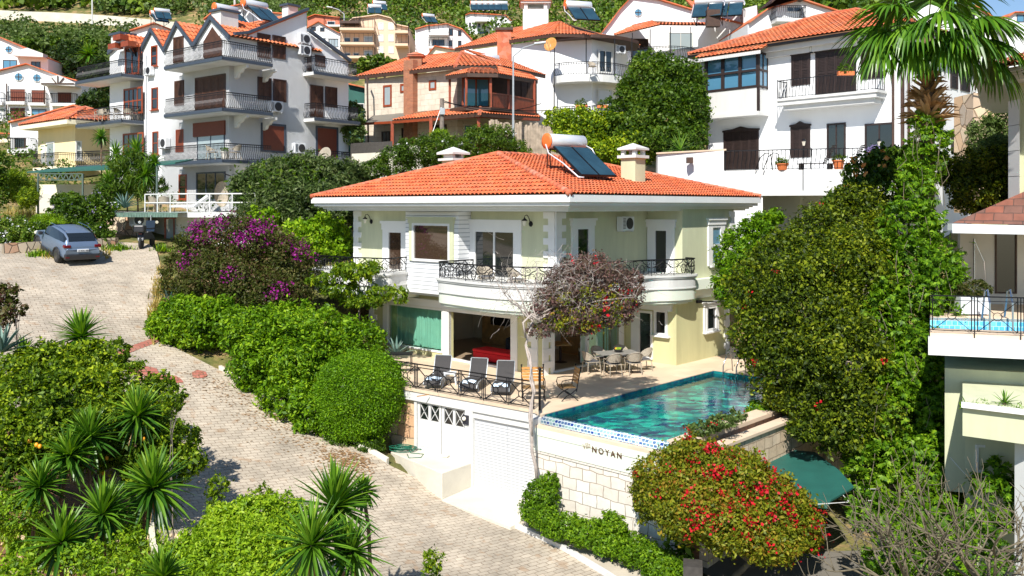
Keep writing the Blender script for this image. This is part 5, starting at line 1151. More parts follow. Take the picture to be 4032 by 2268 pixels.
# long grey pergola canopy at left
m = MB(); q0, q1, q2 = at(105, 676, 50), at(430, 664, 50), at(690, 640, 49)
m.slab([q0, q1, q2, q2+Vector((0, 2.8, .35)), q1+Vector((0, 2.8, .3)), q0+Vector((0, 2.8, .3))], .08)
PG = m.build('canopy', 'awning_green'); tag(PG, 'long dark green canopy on thin posts beside the yellow house', 'canopy')
m = MB(); a = at(150, 684, 50); b = at(326, 684, 50); m.tube([a, b], .04, 4); m.tube([a-Vector((0, 0, .35)), b-Vector((0, 0, .35))], .04, 4)
for i in range(16): s = a.lerp(b, i/16); e = a.lerp(b, (i+1)/16); m.tube([s-Vector((0, 0, .35 if i % 2 else 0)), e-Vector((0, 0, 0 if i % 2 else .35))], .03, 3)
for q in (a, b): m.tube([q, (q.x, q.y, 4.6)], .06, 4)
m.build('truss', 'pergola_grey', PG); MB().tube([at(618, 655, 48.5), at(618, 850, 48.5)], .06, 4).build('pole', 'pergola_grey', PG)

# ---- yellow house ----
YL, YR = corner(296, 64, -50, 40)
YH = thing('yellow_house', 'pale yellow house with small orange roof, wide eaves and iron balcony rails', 'house', (YL.o.x, YL.o.y+4, 6))
zy = 6.3+(815-480)*64/FPX
body(YL, YR, YL.u(150), YR.u(470), 5.2, zy, 'stucco_yellow', YH); hip(YL, YR, YL.u(150), YR.u(440), zy+.1, 1.1, YH, oh=1.0, fas='stucco_cream', fh=.3)
F_ = Face(at(140, 0, 56).x, 56, 40); 
b_ = balc(*corner(228, 62.4, -50, 40), 4.2, 3.0, 6.3+(815-655)*62.4/FPX, YH, trim=None, mat='stucco_cream'); balc(*corner(415, 60, -60, 30), 3.2, 2.0, 6.3+(815-650)*60/FPX, YH, mat='stucco_cream')
window(YL, (YL.u(213), YL.u(186), YL.z(200, 650), YL.z(200, 565)), YH, 'trim_white', 'pane_curtain', fw=.12, name='balcony_door'); window(YR, (YR.u(302), YR.u(316), YR.z(310, 625), YR.z(310, 560)), YH, 'trim_white', 'pane_curtain', fw=.1, mull=(1, 2), sill=.1)
window(YL, (YL.u(178), YL.u(165), YL.z(170, 650), YL.z(170, 575)), YH, 'trim_white', 'curtain_white', fw=.08)
YW = MB().prism([tuple(at(x, 0, y)[:2]) for x, y in ((150, 53), (430, 52), (430, 52.4), (150, 53.4))], 4.4, 6.3+(815-725)*52/FPX).build('garden_wall', 'stucco_cream'); tag(YW, 'cream garden wall with arched relief panels below the yellow house', 'wall')
m = MB()
for i in range(3):
    F_ = Face(at(150, 0, 53).x, 53, 95); c_ = at(182+i*50, 0, 52.9); F_ = Face(c_.x, c_.y-.02, 95); pts = [(-.6, 5.6), (.6, 5.6), (.6, 6.6)]+[(.6*math.cos(t_), 6.6+.5*math.sin(t_)) for t_ in np.linspace(.3, 2.84, 6)]+[(-.6, 6.6)]; extr(F_, pts, .05, .06, m)
m.build('arch_panels', 'travertine', YW)

# ---- white houses at the left edge ----
def whitehouse(label, px, Y, zb_, prof, wins, depth=10, th=78, mat='white_wall', base=None, circ=(), roofm='clay_far', name='white_house', sub=()):
    """front drawn as a profile on its own wall plane, plus depth"""
    F = Face(at(px, 0, Y).x, Y, th); B_ = thing(name, label, 'house', (F.o.x, F.o.y+3, zb_))
    pts = [(F.u(x), F.z(x, y)) for x, y in prof]; z0 = min(z for u, z in pts)
    pts = [(pts[0][0], zb_)]+pts+[(pts[-1][0], zb_)]
    extr(F, pts, depth).build('wall', mat, B_)
    k = len(prof)
    for i in range(k-1):
        a, b = F.p(*pts[i+1]), F.p(*pts[i+2])
        if abs(a.x-b.x)+abs(a.y-b.y) > .5:
            o_ = Vector((0, 0, .12)); r_ = MB().slab([a+F.n*.35+o_, b+F.n*.35+o_, b-F.n*(depth+.1)+o_, a-F.n*(depth+.1)+o_], .1); r_.build('roof', roofm, B_)
    for wd in wins:
        x0, y0, x1, y1 = wd[:4]; window(F, F.rect(x0, y0, x1, y1), B_, *(wd[4:6] if len(wd) > 5 else ('dark_wood', 'pane_dark')), fw=.06, mull=wd[6] if len(wd) > 6 else (1, 1))
    for cx, cy, r in circ:
        c = F.p(F.u(cx), F.z(cx, cy), .02); R2 = r*Y/FPX; m_ = MB(); m_.lathe(c, [(R2*1.15, 0), (R2*1.15, .06), (R2, .07)], 20, F.n); o = m_.build('round_window', 'white_paint', B_); m_ = MB(); m_.lathe(c, [(R2*.95, .075), (R2*.9, .08)], 20, F.n); m_.build('pane', 'pane_blue', o)
        m_ = MB(); m_.tube([c+F.n*.1-Vector((0, 0, R2)), c+F.n*.1+Vector((0, 0, R2))], .03, 4); m_.tube([c+F.n*.1-F.d*R2, c+F.n*.1+F.d*R2], .03, 4); m_.build('glazing_bars', 'dark_wood', o)
    return B_, F
def flatbalc(F, B_, x0, x1, y, d=1.3, h=.9, rail='plain', mat='white_paint', sp=.16):
    u0, u1 = F.u(x0), F.u(x1); z = F.z((x0+x1)/2, y); m_ = MB(); m_.fbox(F, min(u0, u1), max(u0, u1), z-.28, z, 0, d); b = m_.build('balcony', mat, B_)
    u0, u1 = min(u0, u1), max(u0, u1)
    if rail: railing([tuple(F.p(u0, 0, .05)[:2]), tuple(F.p(u0, 0, d-.05)[:2]), tuple(F.p(u1, 0, d-.05)[:2]), tuple(F.p(u1, 0, .05)[:2])], z, h, b, rail, sp=sp, r=.013)
    return b
H1, F1 = whitehouse('white terraced house at the left edge with one round window below its ridge', -60, 92, 8, [(-60, 128), (8, 152), (125, 205), (190, 232), (190, 500)], [(14, 238, 65, 272, 'dark_wood', 'pane_blue', (2, 1)), (125, 245, 157, 268, 'dark_wood', 'pane_dark', (2, 1))], circ=((36, 195, 13),), th=84)
m = MB(); c_ = [F1.p(F1.u(x), F1.z(x, y), 1.2) for x, y in ((68, 212), (127, 196), (188, 218), (188, 232), (68, 226))]; m.add(c_+[v-F1.n*1.2 for v in c_], [(0, 1, 2, 3, 4), (9, 8, 7, 6, 5), (0, 5, 6, 1), (1, 6, 7, 2), (2, 7, 8, 3), (3, 8, 9, 4), (4, 9, 5, 0)]); m.build('porch_gable', 'white_paint', H1)
H2, F2_ = whitehouse('white terraced house with two round windows and four brown blinds under a low gable', -40, 84, 8, [(-120, 330), (-60, 295), (108, 255), (245, 305), (322, 325), (322, 420)],
 [(41, 351, 99, 399, 'white_paint', 'brown_blind'), (125, 355, 180, 405, 'white_paint', 'brown_blind'), (228, 364, 282, 405, 'white_paint', 'brown_blind'), (41, 425, 99, 472, 'white_paint', 'brown_blind'), (127, 432, 180, 462, 'dark_wood', 'pane_blue', (2, 1))], circ=((75, 303, 15), (147, 307, 15)), th=84)
for x0, x1, y in ((33, 105, 402), (118, 188, 406), (205, 305, 408), (-20, 18, 404), (33, 105, 476), (-20, 18, 470)): flatbalc(F2_, H2, x0, x1, y, .5)
m = MB(); c_ = [F2_.p(F2_.u(x), F2_.z(x, y), 1.6) for x, y in ((186, 322), (255, 305), (320, 336), (320, 348), (186, 342))]; m.add(c_+[v-F2_.n*1.6 for v in c_], [(0, 1, 2, 3, 4), (9, 8, 7, 6, 5), (0, 5, 6, 1), (1, 6, 7, 2), (2, 7, 8, 3), (3, 8, 9, 4), (4, 9, 5, 0)]); m.build('porch_gable', 'white_paint', H2)
m = MB(); 
for a, b in (((190, 338), (318, 338)), ((255, 308), (255, 338)), ((232, 316), (250, 338)), ((278, 316), (260, 338))): m.tube([F2_.p(F2_.u(a[0]), F2_.z(*a), 1.68), F2_.p(F2_.u(b[0]), F2_.z(*b), 1.68)], .05, 4)
m.tube([F2_.p(F2_.u(192), F2_.z(192, y), 1.0) for y in (345, 415)], .06, 5); m.tube([F2_.p(F2_.u(30), F2_.z(30, y), .2) for y in (330, 470)], .06, 5); m.build('porch_truss', 'dark_wood', H2)
H3, F3 = whitehouse('white house with arched windows half hidden behind the yellow house', 40, 70, 6, [(40, 485), (126, 465), (296, 418), (345, 440), (430, 470), (430, 540)], [(60, 545, 98, 580, 'dark_wood', 'pane_dark'), (90, 618, 150, 660, 'dark_wood', 'pane_dark', (2, 1))], circ=((256, 480, 20),), th=86)
flatbalc(F3, H3, 58, 142, 592, 1.2); flatbalc(F3, H3, 58, 190, 663, 1.2)
H4, F4 = whitehouse('small cream house fragment with red eave at the left edge', -120, 74, 6, [(-120, 525), (50, 530), (50, 620)], [(30, 572, 50, 592, 'dark_wood', 'pane_dark')], th=86, mat='stucco_cream')

# ---- stone house in the centre ----
SL, SR = corner(1800, 61, -54, 53)
ST = thing('stone_house', 'two storey pale stone house with orange roofs, brown timber balcony and brick chimney', 'house', (SL.o.x, SL.o.y+4, 9.5))
wL, wR = SL.u(1436), SR.u(2108); ze = 6.3+(815-268)*60.5/FPX
MB().prism([tuple(SL.p(wL, 0)[:2]), tuple(SL.o[:2]), tuple(SR.p(wR, 0)[:2]), tuple((SR.p(wR, 0)+Vector((-1, 9, 0)))[:2]), tuple((SL.p(wL, 0)+Vector((3, 9, 0)))[:2])], 9, ze).build('wall', 'stone_house', ST)
def zroof(eaves, ztop, back, parent, mat='clay_far', fas='dark_wood', **kw):
    """eave line given as points, each slope rising to one back point"""
    kw = kw or dict(w=.3, L=.5, h=.08, q=4)
    for (a, b), top in zip(zip(eaves, eaves[1:]), back): tiles([a, b]+top, 'roof', mat, parent, **kw)
    m = MB()
    for a, b in zip(eaves, eaves[1:]): d_ = (b-a).normalized(); n_ = Vector((d_.y, -d_.x, 0)); n_ = n_ if n_.y < 0 else -n_; m.par(a-Vector((0, 0, .2)), b-a, n_*-.08, (0, 0, .24))
    m.build('fascia', fas, parent)
e0, e1, e2, e3 = at(1398, 303, 66.5), at(1792, 261, 60.2), at(1975, 261, 60.8), at(2148, 298, 66.5)
pk, pk2, pk3 = at(1640, 232, 69), at(1817, 206, 66), at(1850, 215, 70)
zroof([e0, e1, e2, e3], 0, [[pk2, at(1600, 240, 70)], [pk2], [at(2000, 240, 70), pk2]], ST)
m = MB(); caps(e1, pk2, .13, m, .5, 6); caps(e2, pk2, .13, m, .5, 6); m.build('ridge_tiles', 'clay_cap', ST)
# upper bay: canopy over the timber balcony
b0, b1, b2, b3 = at(1755, 302, 59.8), at(1840, 290, 57.2), at(1960, 292, 57.2), at(2118, 318, 62.5)
zroof([b0, b1, b2, b3], 0, [[at(1850, 272, 59.8), at(1792, 276, 60.5)], [at(1950, 272, 59.8), at(1850, 272, 59.8)], [at(2080, 290, 63.5), at(1950, 272, 59.8)]], ST)
# lower roof
l0, l1, l2 = at(1423, 486, 64), at(1888, 447, 56.3), at(2127, 464, 62)
zroof([at(1545, 475, 62), l1, l2], 0, [[at(1893, 420, 59.5), at(1640, 440, 63)], [at(2095, 440, 64.5), at(1893, 420, 59.5)]], ST)
MB().slab([l0, at(1545, 476, 62), at(1640, 441, 63.2), at(1470, 455, 65.5)], .12).build('flat_roof', 'asphalt', ST)
m = MB(); caps(l1, at(1893, 420, 59.5), .13, m, .5, 6); m.build('ridge_tiles', 'clay_cap', ST)
# timber balcony, posts and rails
m = MB()
for x, ya, yb, Y_ in ((1771, 300, 425, 60), (1836, 292, 418, 57.6), (1932, 292, 425, 57.6), (2002, 300, 430, 59.3), (2104, 318, 445, 62)): m.tube([at(x, ya, Y_), at(x, yb, Y_)], .11, 4)
for x, ya, yb, Y_ in ((1425, 480, 570, 63.5), (1545, 478, 580, 61.7), (1697, 462, 580, 59.2), (1885, 450, 590, 56.8)): m.tube([at(x, ya, Y_), at(x, yb, Y_)], .15, 4)
m.tube([at(1427, 488, 63.8), at(1545, 482, 61.7), at(1885, 458, 56.7), at(2120, 472, 61.8)], .12, 4); m.build('timber_posts', 'red_wood', ST)
m = MB(); a, b, c_ = at(1933, 421, 57.6), at(2004, 428, 59.3), at(2104, 446, 62)
for p, q in ((a, b), (b, c_)):
    n = int((q-p).length/.16)
    for i in range(n): s = p.lerp(q, i/n); e = p.lerp(q, (i+.85)/n); m.par(s, e-s, (0, .06, 0), (0, 0, .85))
    m.tube([p+Vector((0, 0, .9)), q+Vector((0, 0, .9))], .06, 4)
m.build('timber_balustrade', 'red_wood', ST)
MB().slab([at(1771, 428, 60), at(1836, 422, 57.4), at(1932, 422, 57.4), at(2004, 430, 59.2), at(2108, 447, 62), at(2080, 430, 66), at(1800, 420, 62)], .2).build('balcony_floor', 'dark_wood', ST)
m = MB(); p, q = at(1836, 418, 57.5), at(1931, 419, 57.5); m.par(p, q-p, (0, .02, 0), (0, 0, .85)); m.build('glass_balustrade', 'pane_clear', ST)
SF = Face(at(1790, 0, 59.8).x, 59.8, 80)
window(SF, SF.rect(1826, 312, 1922, 418), ST, 'red_wood', 'pane_blue', fw=.14, mull=(2, 1), name='balcony_door', d=.1)
m = MB(); m.fbox(SR, .5, wR-.3, SR.z(1950, 440), SR.z(1950, 300), 0, .06); m.build('screen_wall', 'dark_wood', ST)
for x0, x1 in ((2052, 2076), (2080, 2100)): window(SR, SR.rect(x0, 320, x1, 388), ST, 'dark_wood', 'red_wood', fw=.05, name='shutter', d=.1)
for r in ((385, 615, 425, 740), (505, 605, 530, 640), (708, 580, 738, 622)): window(SL, (SL.u(z2(r[2], 0)[0]), SL.u(z2(r[0], 0)[0]), SL.z(*z2(r[0], r[3])), SL.z(*z2(r[0], r[1]))), ST, 'red_wood', 'pane_curtain', fw=.14)
for r in ((370, 935, 420, 1000), (510, 910, 560, 1000), (725, 890, 815, 990)): window(SL, (SL.u(z2(r[2], 0)[0]), SL.u(z2(r[0], 0)[0]), SL.z(*z2(r[0], r[3])), SL.z(*z2(r[0], r[1]))), ST, 'dark_wood', 'pane_dark', fw=.08, mull=(2, 1))
for r in ((945, 885, 1110, 1010),): window(SR, RZ(SR, z2, *r), ST, 'travertine', 'pane_blue', fw=.12, mull=(3, 1), name='patio_door')
m = MB(); p = SL.p(SL.u(1626), 9.5, 0); m.par(p-SL.d*.45, SL.d*.9, SL.n*.5, (0, 0, 7.2)); c_ = m.build('chimney', 'brick_red', ST); p2 = at(1626, 262, p.y-.3); MB().par(at(1613, 268, p.y+.2), (.85, 0, 0), (0, .8, 0), (0, 0, .9)).build('chimney_stack', 'brick_red', c_); m = MB(); t_ = at(1613, 222, p.y+.2); m.par(t_-Vector((.15, .15, 0)), (1.15, 0, 0), (0, 1.1, 0), (0, 0, .12)); m.add([t_+Vector(v) for v in ((-.2, -.2, .12), (1.05, -.2, .12), (1.05, 1, .12), (-.2, 1, .12), (.42, .4, .42))], [(0, 1, 4), (1, 2, 4), (2, 3, 4), (3, 0, 4)]); m.build('chimney_cap', 'clay_cap', c_)
MB().tube([at(1440, 300, 65), at(1446, 315, 64.6), at(1450, 560, 64.4)], .07, 5).build('downpipe', 'dark_wood', ST); MB().tube([at(2110, 320, 63.5), at(2110, 450, 63.3)], .07, 5).build('downpipe', 'dark_wood', ST)
# its retaining walls and reed fence
m = MB(); m.prism([tuple(at(x, 0, y)[:2]) for x, y in ((1385, 58), (1540, 56), (1700, 55), (1900, 54.5), (1900, 56), (1500, 60))], 6, 6.3+(815-598)*56/FPX); tag(m.build('retaining_wall', 'concrete_pale'), 'tan retaining wall below the stone house terrace', 'wall')
m = MB(); m.prism([tuple(at(x, 0, y)[:2]) for x, y in ((1380, 60.5), (1545, 58.6), (1545, 59.2), (1380, 61.2))], 9, 6.3+(815-562)*60/FPX); o = m.build('dark_screen', 'net'); tag(o, 'dark mesh screen on the terrace wall of the stone house', 'screen')
m = MB(); m.prism([tuple(at(x, 0, y)[:2]) for x, y in ((1545, 58), (1700, 56.5), (1700, 57), (1545, 58.5))], 8.5, 6.3+(815-572)*57/FPX); tag(m.build('terrace_wall', 'travertine'), 'cream stone terrace wall with a small bench behind it', 'wall')
m = MB(); rr = random.Random(5)
for i in range(46): x = 1925+i*6.2; p = at(x, 0, 57+i*.06); h = 2.9+rr.random()*.35; m.par((p.x, p.y, 8.6), (.15, 0, 0), (0, .06, 0), (0, 0, h+rr.random()*.15))
tag(m.build('reed_fence', 'reed'), 'pale grey reed fence beside the stone house', 'fence')
# ---- white house with the rounded balcony ----
RL, RR = corner(2190, 70, -52, 50)
RB = thing('round_balcony_house', 'white house with orange roof, bowed balcony and red brick chimney flue', 'house', (RL.o.x, RL.o.y+4, 9))
ztop = 6.3+(815-150)*70/FPX
MB().prism([tuple(RL.p(RL.u(1812), 0)[:2]), tuple(RL.o[:2]), tuple(at(2330, 0, 69)[:2]), tuple(at(2430, 0, 71)[:2]), tuple(at(2470, 0, 76)[:2]), tuple(at(2480, 0, 86)[:2]), tuple(at(1900, 0, 90)[:2])], 8, ztop).build('wall', 'white_wall', RB)
e0, e1, e2, e3 = at(1790, 193, 77.5), at(2180, 135, 69), at(2300, 137, 67.5), at(2520, 180, 74)
pk = at(2208, 86, 76); zroof([e0, e1, e2, e3], 0, [[pk, at(1990, 110, 82)], [pk], [at(2430, 150, 80), pk]], RB)
# bowed canopy and two bowed balconies
def bowed(px0, px1, py, Y, bow, th, parent, mat, name, n=12, z=None, yb=None):
    a, b = at(px0, py, Y[0]), at(px1, py, Y[1]); 
    if z is not None: a.z = b.z = z
    pts = [a.lerp(b, i/n)+Vector((0, -bow*math.sin(math.pi*i/n)**.7, 0)) for i in range(n+1)]
    back = [b+Vector((.3, 3.2, 0)), a+Vector((-.2, 3.2, 0))]
    o = MB().slab(pts+back, th).build(name, mat, parent); return o, pts
bowed(2185, 2515, 158, (69.5, 71), 2.0, .25, RB, 'dark_wood', 'canopy', z=6.3+(815-152)*70/FPX)
zz = 6.3+(815-297)*68.5/FPX; o, pts = bowed(2182, 2490, 300, (69, 70.5), 1.9, .55, RB, 'white_paint', 'balcony', z=zz); railing([(p.x, p.y+.06) for p in pts], zz, .95, o, 'belly', sp=.2)
zz = 6.3+(815-470)*68.5/FPX; o, pts = bowed(2182, 2420, 470, (69, 69.8), 1.7, .4, RB, 'white_paint', 'balcony', z=zz); railing([(p.x, p.y+.06) for p in pts], zz, .95, o, 'belly', sp=.2)
F_ = Face(at(2190, 0, 69.95).x, 69.95, 93); window(F_, F_.rect(2228, 186, 2310, 282), RB, 'white_paint', 'pane_blue', fw=.09, mull=(2, 1), name='balcony_door', d=.08)
F5 = Face(at(2332, 0, 68.95).x, 68.95, 62); window(F5, F5.rect(2360, 200, 2406, 285), RB, 'white_paint', 'pane_dark', fw=.09, mull=(2, 1), name='balcony_door', d=.08)
window(F_, F_.rect(2222, 352, 2315, 425), RB, 'white_paint', 'white_plastic', fw=.12, mull=(2, 1), name='roller_blind', d=.08); window(F5, F5.rect(2358, 355, 2405, 410), RB, 'white_paint', 'white_plastic', fw=.1, name='roller_blind', d=.08)
ac(F5, 2434, 212, 0, 'outdoor unit under the canopy of the bowed balcony', out=.1, sc=1.1)
m = MB()
for x in (2183, 2308, 2420, 2488): m.tube([at(x, 150, 68.4), at(x, 300, 68.4)], .05, 4)
m.tube([at(2182, 300, 68.9), at(2182, 465, 68.9)], .06, 4); m.build('canopy_post', 'iron', RB)
p = RL.p(RL.u(1982), 0, 0); m = MB(); m.par((p.x-.5, p.y-.7, 12.5), (1.15, 0, 0), (0, .7, 0), (0, 0, 6.3+(815-125)*p.y/FPX-12.5)); c_ = m.build('flue', 'clay_cap', RB); m = MB(); m.par((p.x-.65, p.y-.85, 6.3+(815-125)*p.y/FPX), (1.45, 0, 0), (0, 1, 0), (0, 0, .2)); m.build('flue_cap', 'dark_wood', c_)
m = MB(); p = at(2108, 108, 78); m.par((p.x-1.1, p.y-1, p.z-.5), (2.2, 0, 0), (0, 2, 0), (0, 0, 1.9)); c_ = m.build('chimney', 'white_paint', RB); m = MB(); t_ = p+Vector((0, 0, 1.4)); 
for a in (-1, .7): m.par(t_+Vector((a, -1, 0)), (.3, 0, 0), (0, 2, 0), (0, 0, .5))
m.par(t_+Vector((-1.3, -1.2, .5)), (2.6, 0, 0), (0, 2.4, 0), (0, 0, .15)); m.build('chimney_top', 'white_paint', c_); m = MB(); m.add([t_+Vector(v) for v in ((-1.4, -1.3, .65), (1.4, -1.3, .65), (1.4, 1.3, .65), (-1.4, 1.3, .65), (0, 0, 1.15))], [(0, 1, 4), (1, 2, 4), (2, 3, 4), (3, 0, 4), (3, 2, 1, 0)]); m.build('chimney_cap', 'clay_cap', c_)
solar(at(2285, 125, 74)+Vector((0, 0, .4)), R_(15), 'solar water heater with blue tank on the roof of the bowed balcony house', 1.1); solar(at(1935, 225, 66)+Vector((0, 0, -1.2)), R_(25), 'solar panels lying on the stone house roof', .7)
# ---- white house with the round attic window ----
D_, FD = whitehouse('white gabled house with one round attic window and curved tiled canopy', 2380, 82, 10, [(2372, 130), (2400, 95), (2440, 40), (2490, -12), (2592, 2), (2750, 50), (2750, 200)], [(2487, 155, 2550, 225, 'dark_wood', 'pane_dark', (2, 1)), (2635, 130, 2725, 195, 'travertine', 'pane_curtain', (2, 1))], circ=((2512, 50, 14),), th=87)
MB().prism([tuple(at(x, 0, y)[:2]) for x, y in ((2748, 82), (2980, 76), (3000, 90), (2760, 92))], 10, 6.3+(815-60)*80/FPX).build('side_wall', 'white_wall', D_)
MB().slab([at(2745, 45, 81.5), at(2978, 103, 75.5), at(2990, 95, 88), at(2700, -5, 92)], .2).build('side_roof', 'clay_far', D_)
zz = 6.3+(815-140)*78/FPX; a_, b_, c_ = at(2420, 140, 81), at(2600, 98, 76), at(2830, 100, 78)
tiles([a_, b_, b_+Vector((0, 4, 1.2)), a_+Vector((.5, 4, 1.0))], 'canopy', 'clay_far', D_, w=.35, L=.6, q=4); tiles([b_, c_, c_+Vector((0, 3, .8)), b_+Vector((0, 4, 1.2))], 'canopy', 'clay_far', D_, w=.35, L=.6, q=4)
zz = 6.3+(815-228)*77/FPX; o, pts = bowed(2460, 2740, 230, (79.5, 78.5), 2.2, .7, D_, 'white_paint', 'balcony', z=zz); railing([(p.x, p.y+.06) for p in pts], zz, 1.0, o, 'belly', sp=.25)
m = MB()
for x, y0 in ((2490, 130), (2560, 115), (2640, 105), (2720, 105)): m.tube([at(x, y0, 77.5), at(x, 228, 77.5)], .05, 4)
m.build('canopy_post', 'iron', D_)
m = MB(); m.par(at(2784, 103, 74), (1.1, 0, 0), (0, .6, 0), (0, 0, 1.4)); m.build('roof_stack', 'dark_wood', D_)
solar(at(2790, 95, 76), R_(-18), 'solar water heater with two long panels beyond the round attic window', 1.2); solar(at(2870, 92, 77), R_(-18), 'right one of the paired solar heaters on the gabled white house', 1.2)
# ---- house with open gable, upper right ----
E_, FE = whitehouse('white house with open timber gable porch behind the black shuttered house', 2945, 72, 12, [(2945, 95), (3020, 40), (3152, 2), (3330, 60), (3330, 160)], [(3100, 30, 3150, 45, 'white_paint', 'pane_dark', (2, 1))], th=86)
m = MB(); q = [FE.p(FE.u(x), FE.z(x, y), 1.4) for x, y in ((3015, 20), (3062, -22), (3150, 2))]; m.slab(q+[v-FE.n*3 for v in q[::-1]], .15); m.build('porch_roof', 'dark_wood', E_)
flatbalc(FE, E_, 3036, 3150, 84, 1.3, 1.0, 'belly')
# ---- black shuttered house on the right ----
BLc, BRc = corner(3560, 47.5, -43.5, 46.5)
BK = thing('shuttered_house', 'large white house with near black shutters, corner oriel and orange hipped roof', 'house', (BLc.o.x, BLc.o.y+4, 3))
wL = BLc.u(2782); wR = BRc.u(3832); zt = BLc.z(3560, 95)
body(BLc, BRc, wL, wR, 2.5, zt-.35, 'white_wall', BK); ze = zt-.1
hip(BLc, BRc, wL, wR, ze, 2.4, BK, oh=.85, tile=dict(w=.28, L=.42, h=.085, q=5), fh=.12, fas='iron')
m = MB(); o = BLc.o; P = lambda s, t_: o+BLc.d*s+BRc.d*t_; m.prism([tuple(P(*q)[:2]) for q in ((-.55, -.55), (wL+.55, -.55), (wL+.55, wR+.55), (-.55, wR+.55))], ze-.45, ze-.13); m.prism([tuple(P(*q)[:2]) for q in ((-.25, -.25), (wL+.25, -.25), (wL+.25, wR+.25), (-.25, wR+.25))], ze-.75, ze-.451); m.build('cornice', 'white_paint', BK)
sh_ = lambda F, r, n, **k: shutter(F, RZ(F, z3, *r) if F is BRc else (F.u(z3(r[2], 0)[0]), F.u(z3(r[0], 0)[0]), (F.z(*z3(r[0], r[3]))+F.z(*z3(r[2], r[3])))/2, (F.z(*z3(r[0], r[1]))+F.z(*z3(r[2], r[1])))/2), BK, mat='shutter_dark', leavesn=n, frame='shutter_dark', arch=.14, slat=.085, **k)
for r, n in (((950, 385, 1062, 600), 2), ((1120, 355, 1385, 655), 4), ((1440, 310, 1570, 555), 2), ((472, 925, 700, 1195), 4), ((945, 890, 1062, 1110), 2)): sh_(BLc, r, n)
for r in ((2060, 440, 2100, 630), (2130, 450, 2185, 650), (2065, 930, 2105, 1080), (2125, 930, 2175, 1090)): sh_(BRc, r, 1)
# recess and loggia on the terrace floor
RZl = lambda F, *r: (F.u(z3(r[2], 0)[0]), F.u(z3(r[0], 0)[0]), (F.z(*z3(r[0], r[3]))+F.z(*z3(r[2], r[3])))/2, (F.z(*z3(r[0], r[1]))+F.z(*z3(r[2], r[1])))/2)
for r in ((1200, 880, 1310, 1100), (1468, 880, 1650, 1090)): window(BLc, RZl(BLc, *r), BK, 'shutter_dark', 'pane_dark', fw=.1, mull=(2, 1), name='terrace_door')

# oriel
FOr = Face(*(BLc.p(BLc.u(z3(765, 0)[0])+.0, 0, 1.1)[:2]), -43.5); ou = FOr.u(z3(335, 0)[0]); oa = FOr.u(z3(700, 0)[0])
zo = lambda y, x=500: FOr.z(*z3(x, y))
m = MB(); m.fbox(FOr, oa, ou, zo(800), zo(625), -1.1, 0); OR_ = m.build('oriel', 'white_paint', BK)
m = MB(); m.fbox(FOr, oa, ou, zo(625), zo(400), -1.1, -.08); m.build('oriel_glazing', 'pane_blue', OR_)
m = MB(); n = 3; 
for i in range(n+1): u = oa+(ou-oa)*i/n; m.fbox(FOr, u-.1, u+.1, zo(625), zo(395), -.1, .03)
for y in (628, 515, 400): m.fbox(FOr, oa-.1, ou+.1, zo(y)-.07, zo(y)+.07, -.1, .04)
m.fbox(FOr, oa-.1, oa+.05, zo(800), zo(625), -.1, .02); m.fbox(FOr, ou-.05, ou+.12, zo(800), zo(625), -.1, .02); m.build('oriel_frame', 'shutter_dark', OR_)
Fos = Face(*(FOr.p(oa, 0, 0)[:2]), 46.5); m = MB(); m.fbox(Fos, .0, 1.1, zo(625), zo(400), 0, .02); m.build('oriel_glazing', 'pane_blue', OR_); m = MB(); 
for u in (0, .5, 1.0): m.fbox(Fos, u, u+.12, zo(640), zo(395), .0, .05)
for y in (628, 515, 400): m.fbox(Fos, 0, 1.1, zo(y)-.06, zo(y)+.06, 0, .06)
m.build('oriel_frame', 'shutter_dark', OR_)
m = MB(); m.fbox(FOr, oa-.1, ou+.1, zo(812)-.12, zo(800), -1.1, .08); m.build('oriel_base', 'white_paint', OR_)
q0, q1 = FOr.p(ou+.5, zo(395)+.02, .5), FOr.p(oa-.5, zo(395)+.02, .5); tiles([q0, q1, q1-FOr.n*1.7+Vector((0, 0, .75)), q0-FOr.n*1.7+Vector((0, 0, .75))], 'oriel_roof', 'clay_far', OR_, w=.28, L=.42, h=.085, q=5); m = MB(); d_ = (q1-q0); 
for i in range(30): a = q0+d_*(i/30); b = q0+d_*((i+.93)/30); m.par(a-Vector((0, 0, .22)), b-a, (0, .03, 0), (0, 0, .2))
m.build('valance', 'white_paint', OR_)
# upper balcony and the terrace with its rail
FBb = Face(*(BLc.p(BLc.u(z3(1595, 0)[0]), 0, 1.15)[:2]), -43.5); bw = FBb.u(z3(838, 0)[0]); zf = FBb.z(*z3(1200, 668))
m = MB(); m.fbox(FBb, -.05, bw, zf-.35, zf, -1.15, 0); m.fbox(FBb, -.15, bw+.1, zf-.1, zf+.04, -1.15, .08); b = m.build('balcony', 'white_paint', BK); m = MB(); m.fbox(FBb, .15, bw-.3, zf-.62, zf-.351, -1.15, -.2); m.build('balcony_corbel', 'white_paint', b)
railing([tuple(FBb.p(bw, 0, -1.1)[:2]), tuple(FBb.p(bw, 0, -.04)[:2]), tuple(FBb.p(.0, 0, -.04)[:2]), tuple(FBb.p(0, 0, -1.1)[:2])], zf+.04, 1.05, b, 'wavy', sp=.2)
TZ = 6.3+(815-668)*43/FPX
TR = thing('white_terrace', 'weathered white terrace of the black shuttered house with open undercroft', 'terrace', (12, 40, 3))
tA, tB, tC = at(2590, 0, 47.5), at(2850, 0, 44.5), at(3560, 0, 41.5)
FT = Face(tB.x, tB.y, 60)
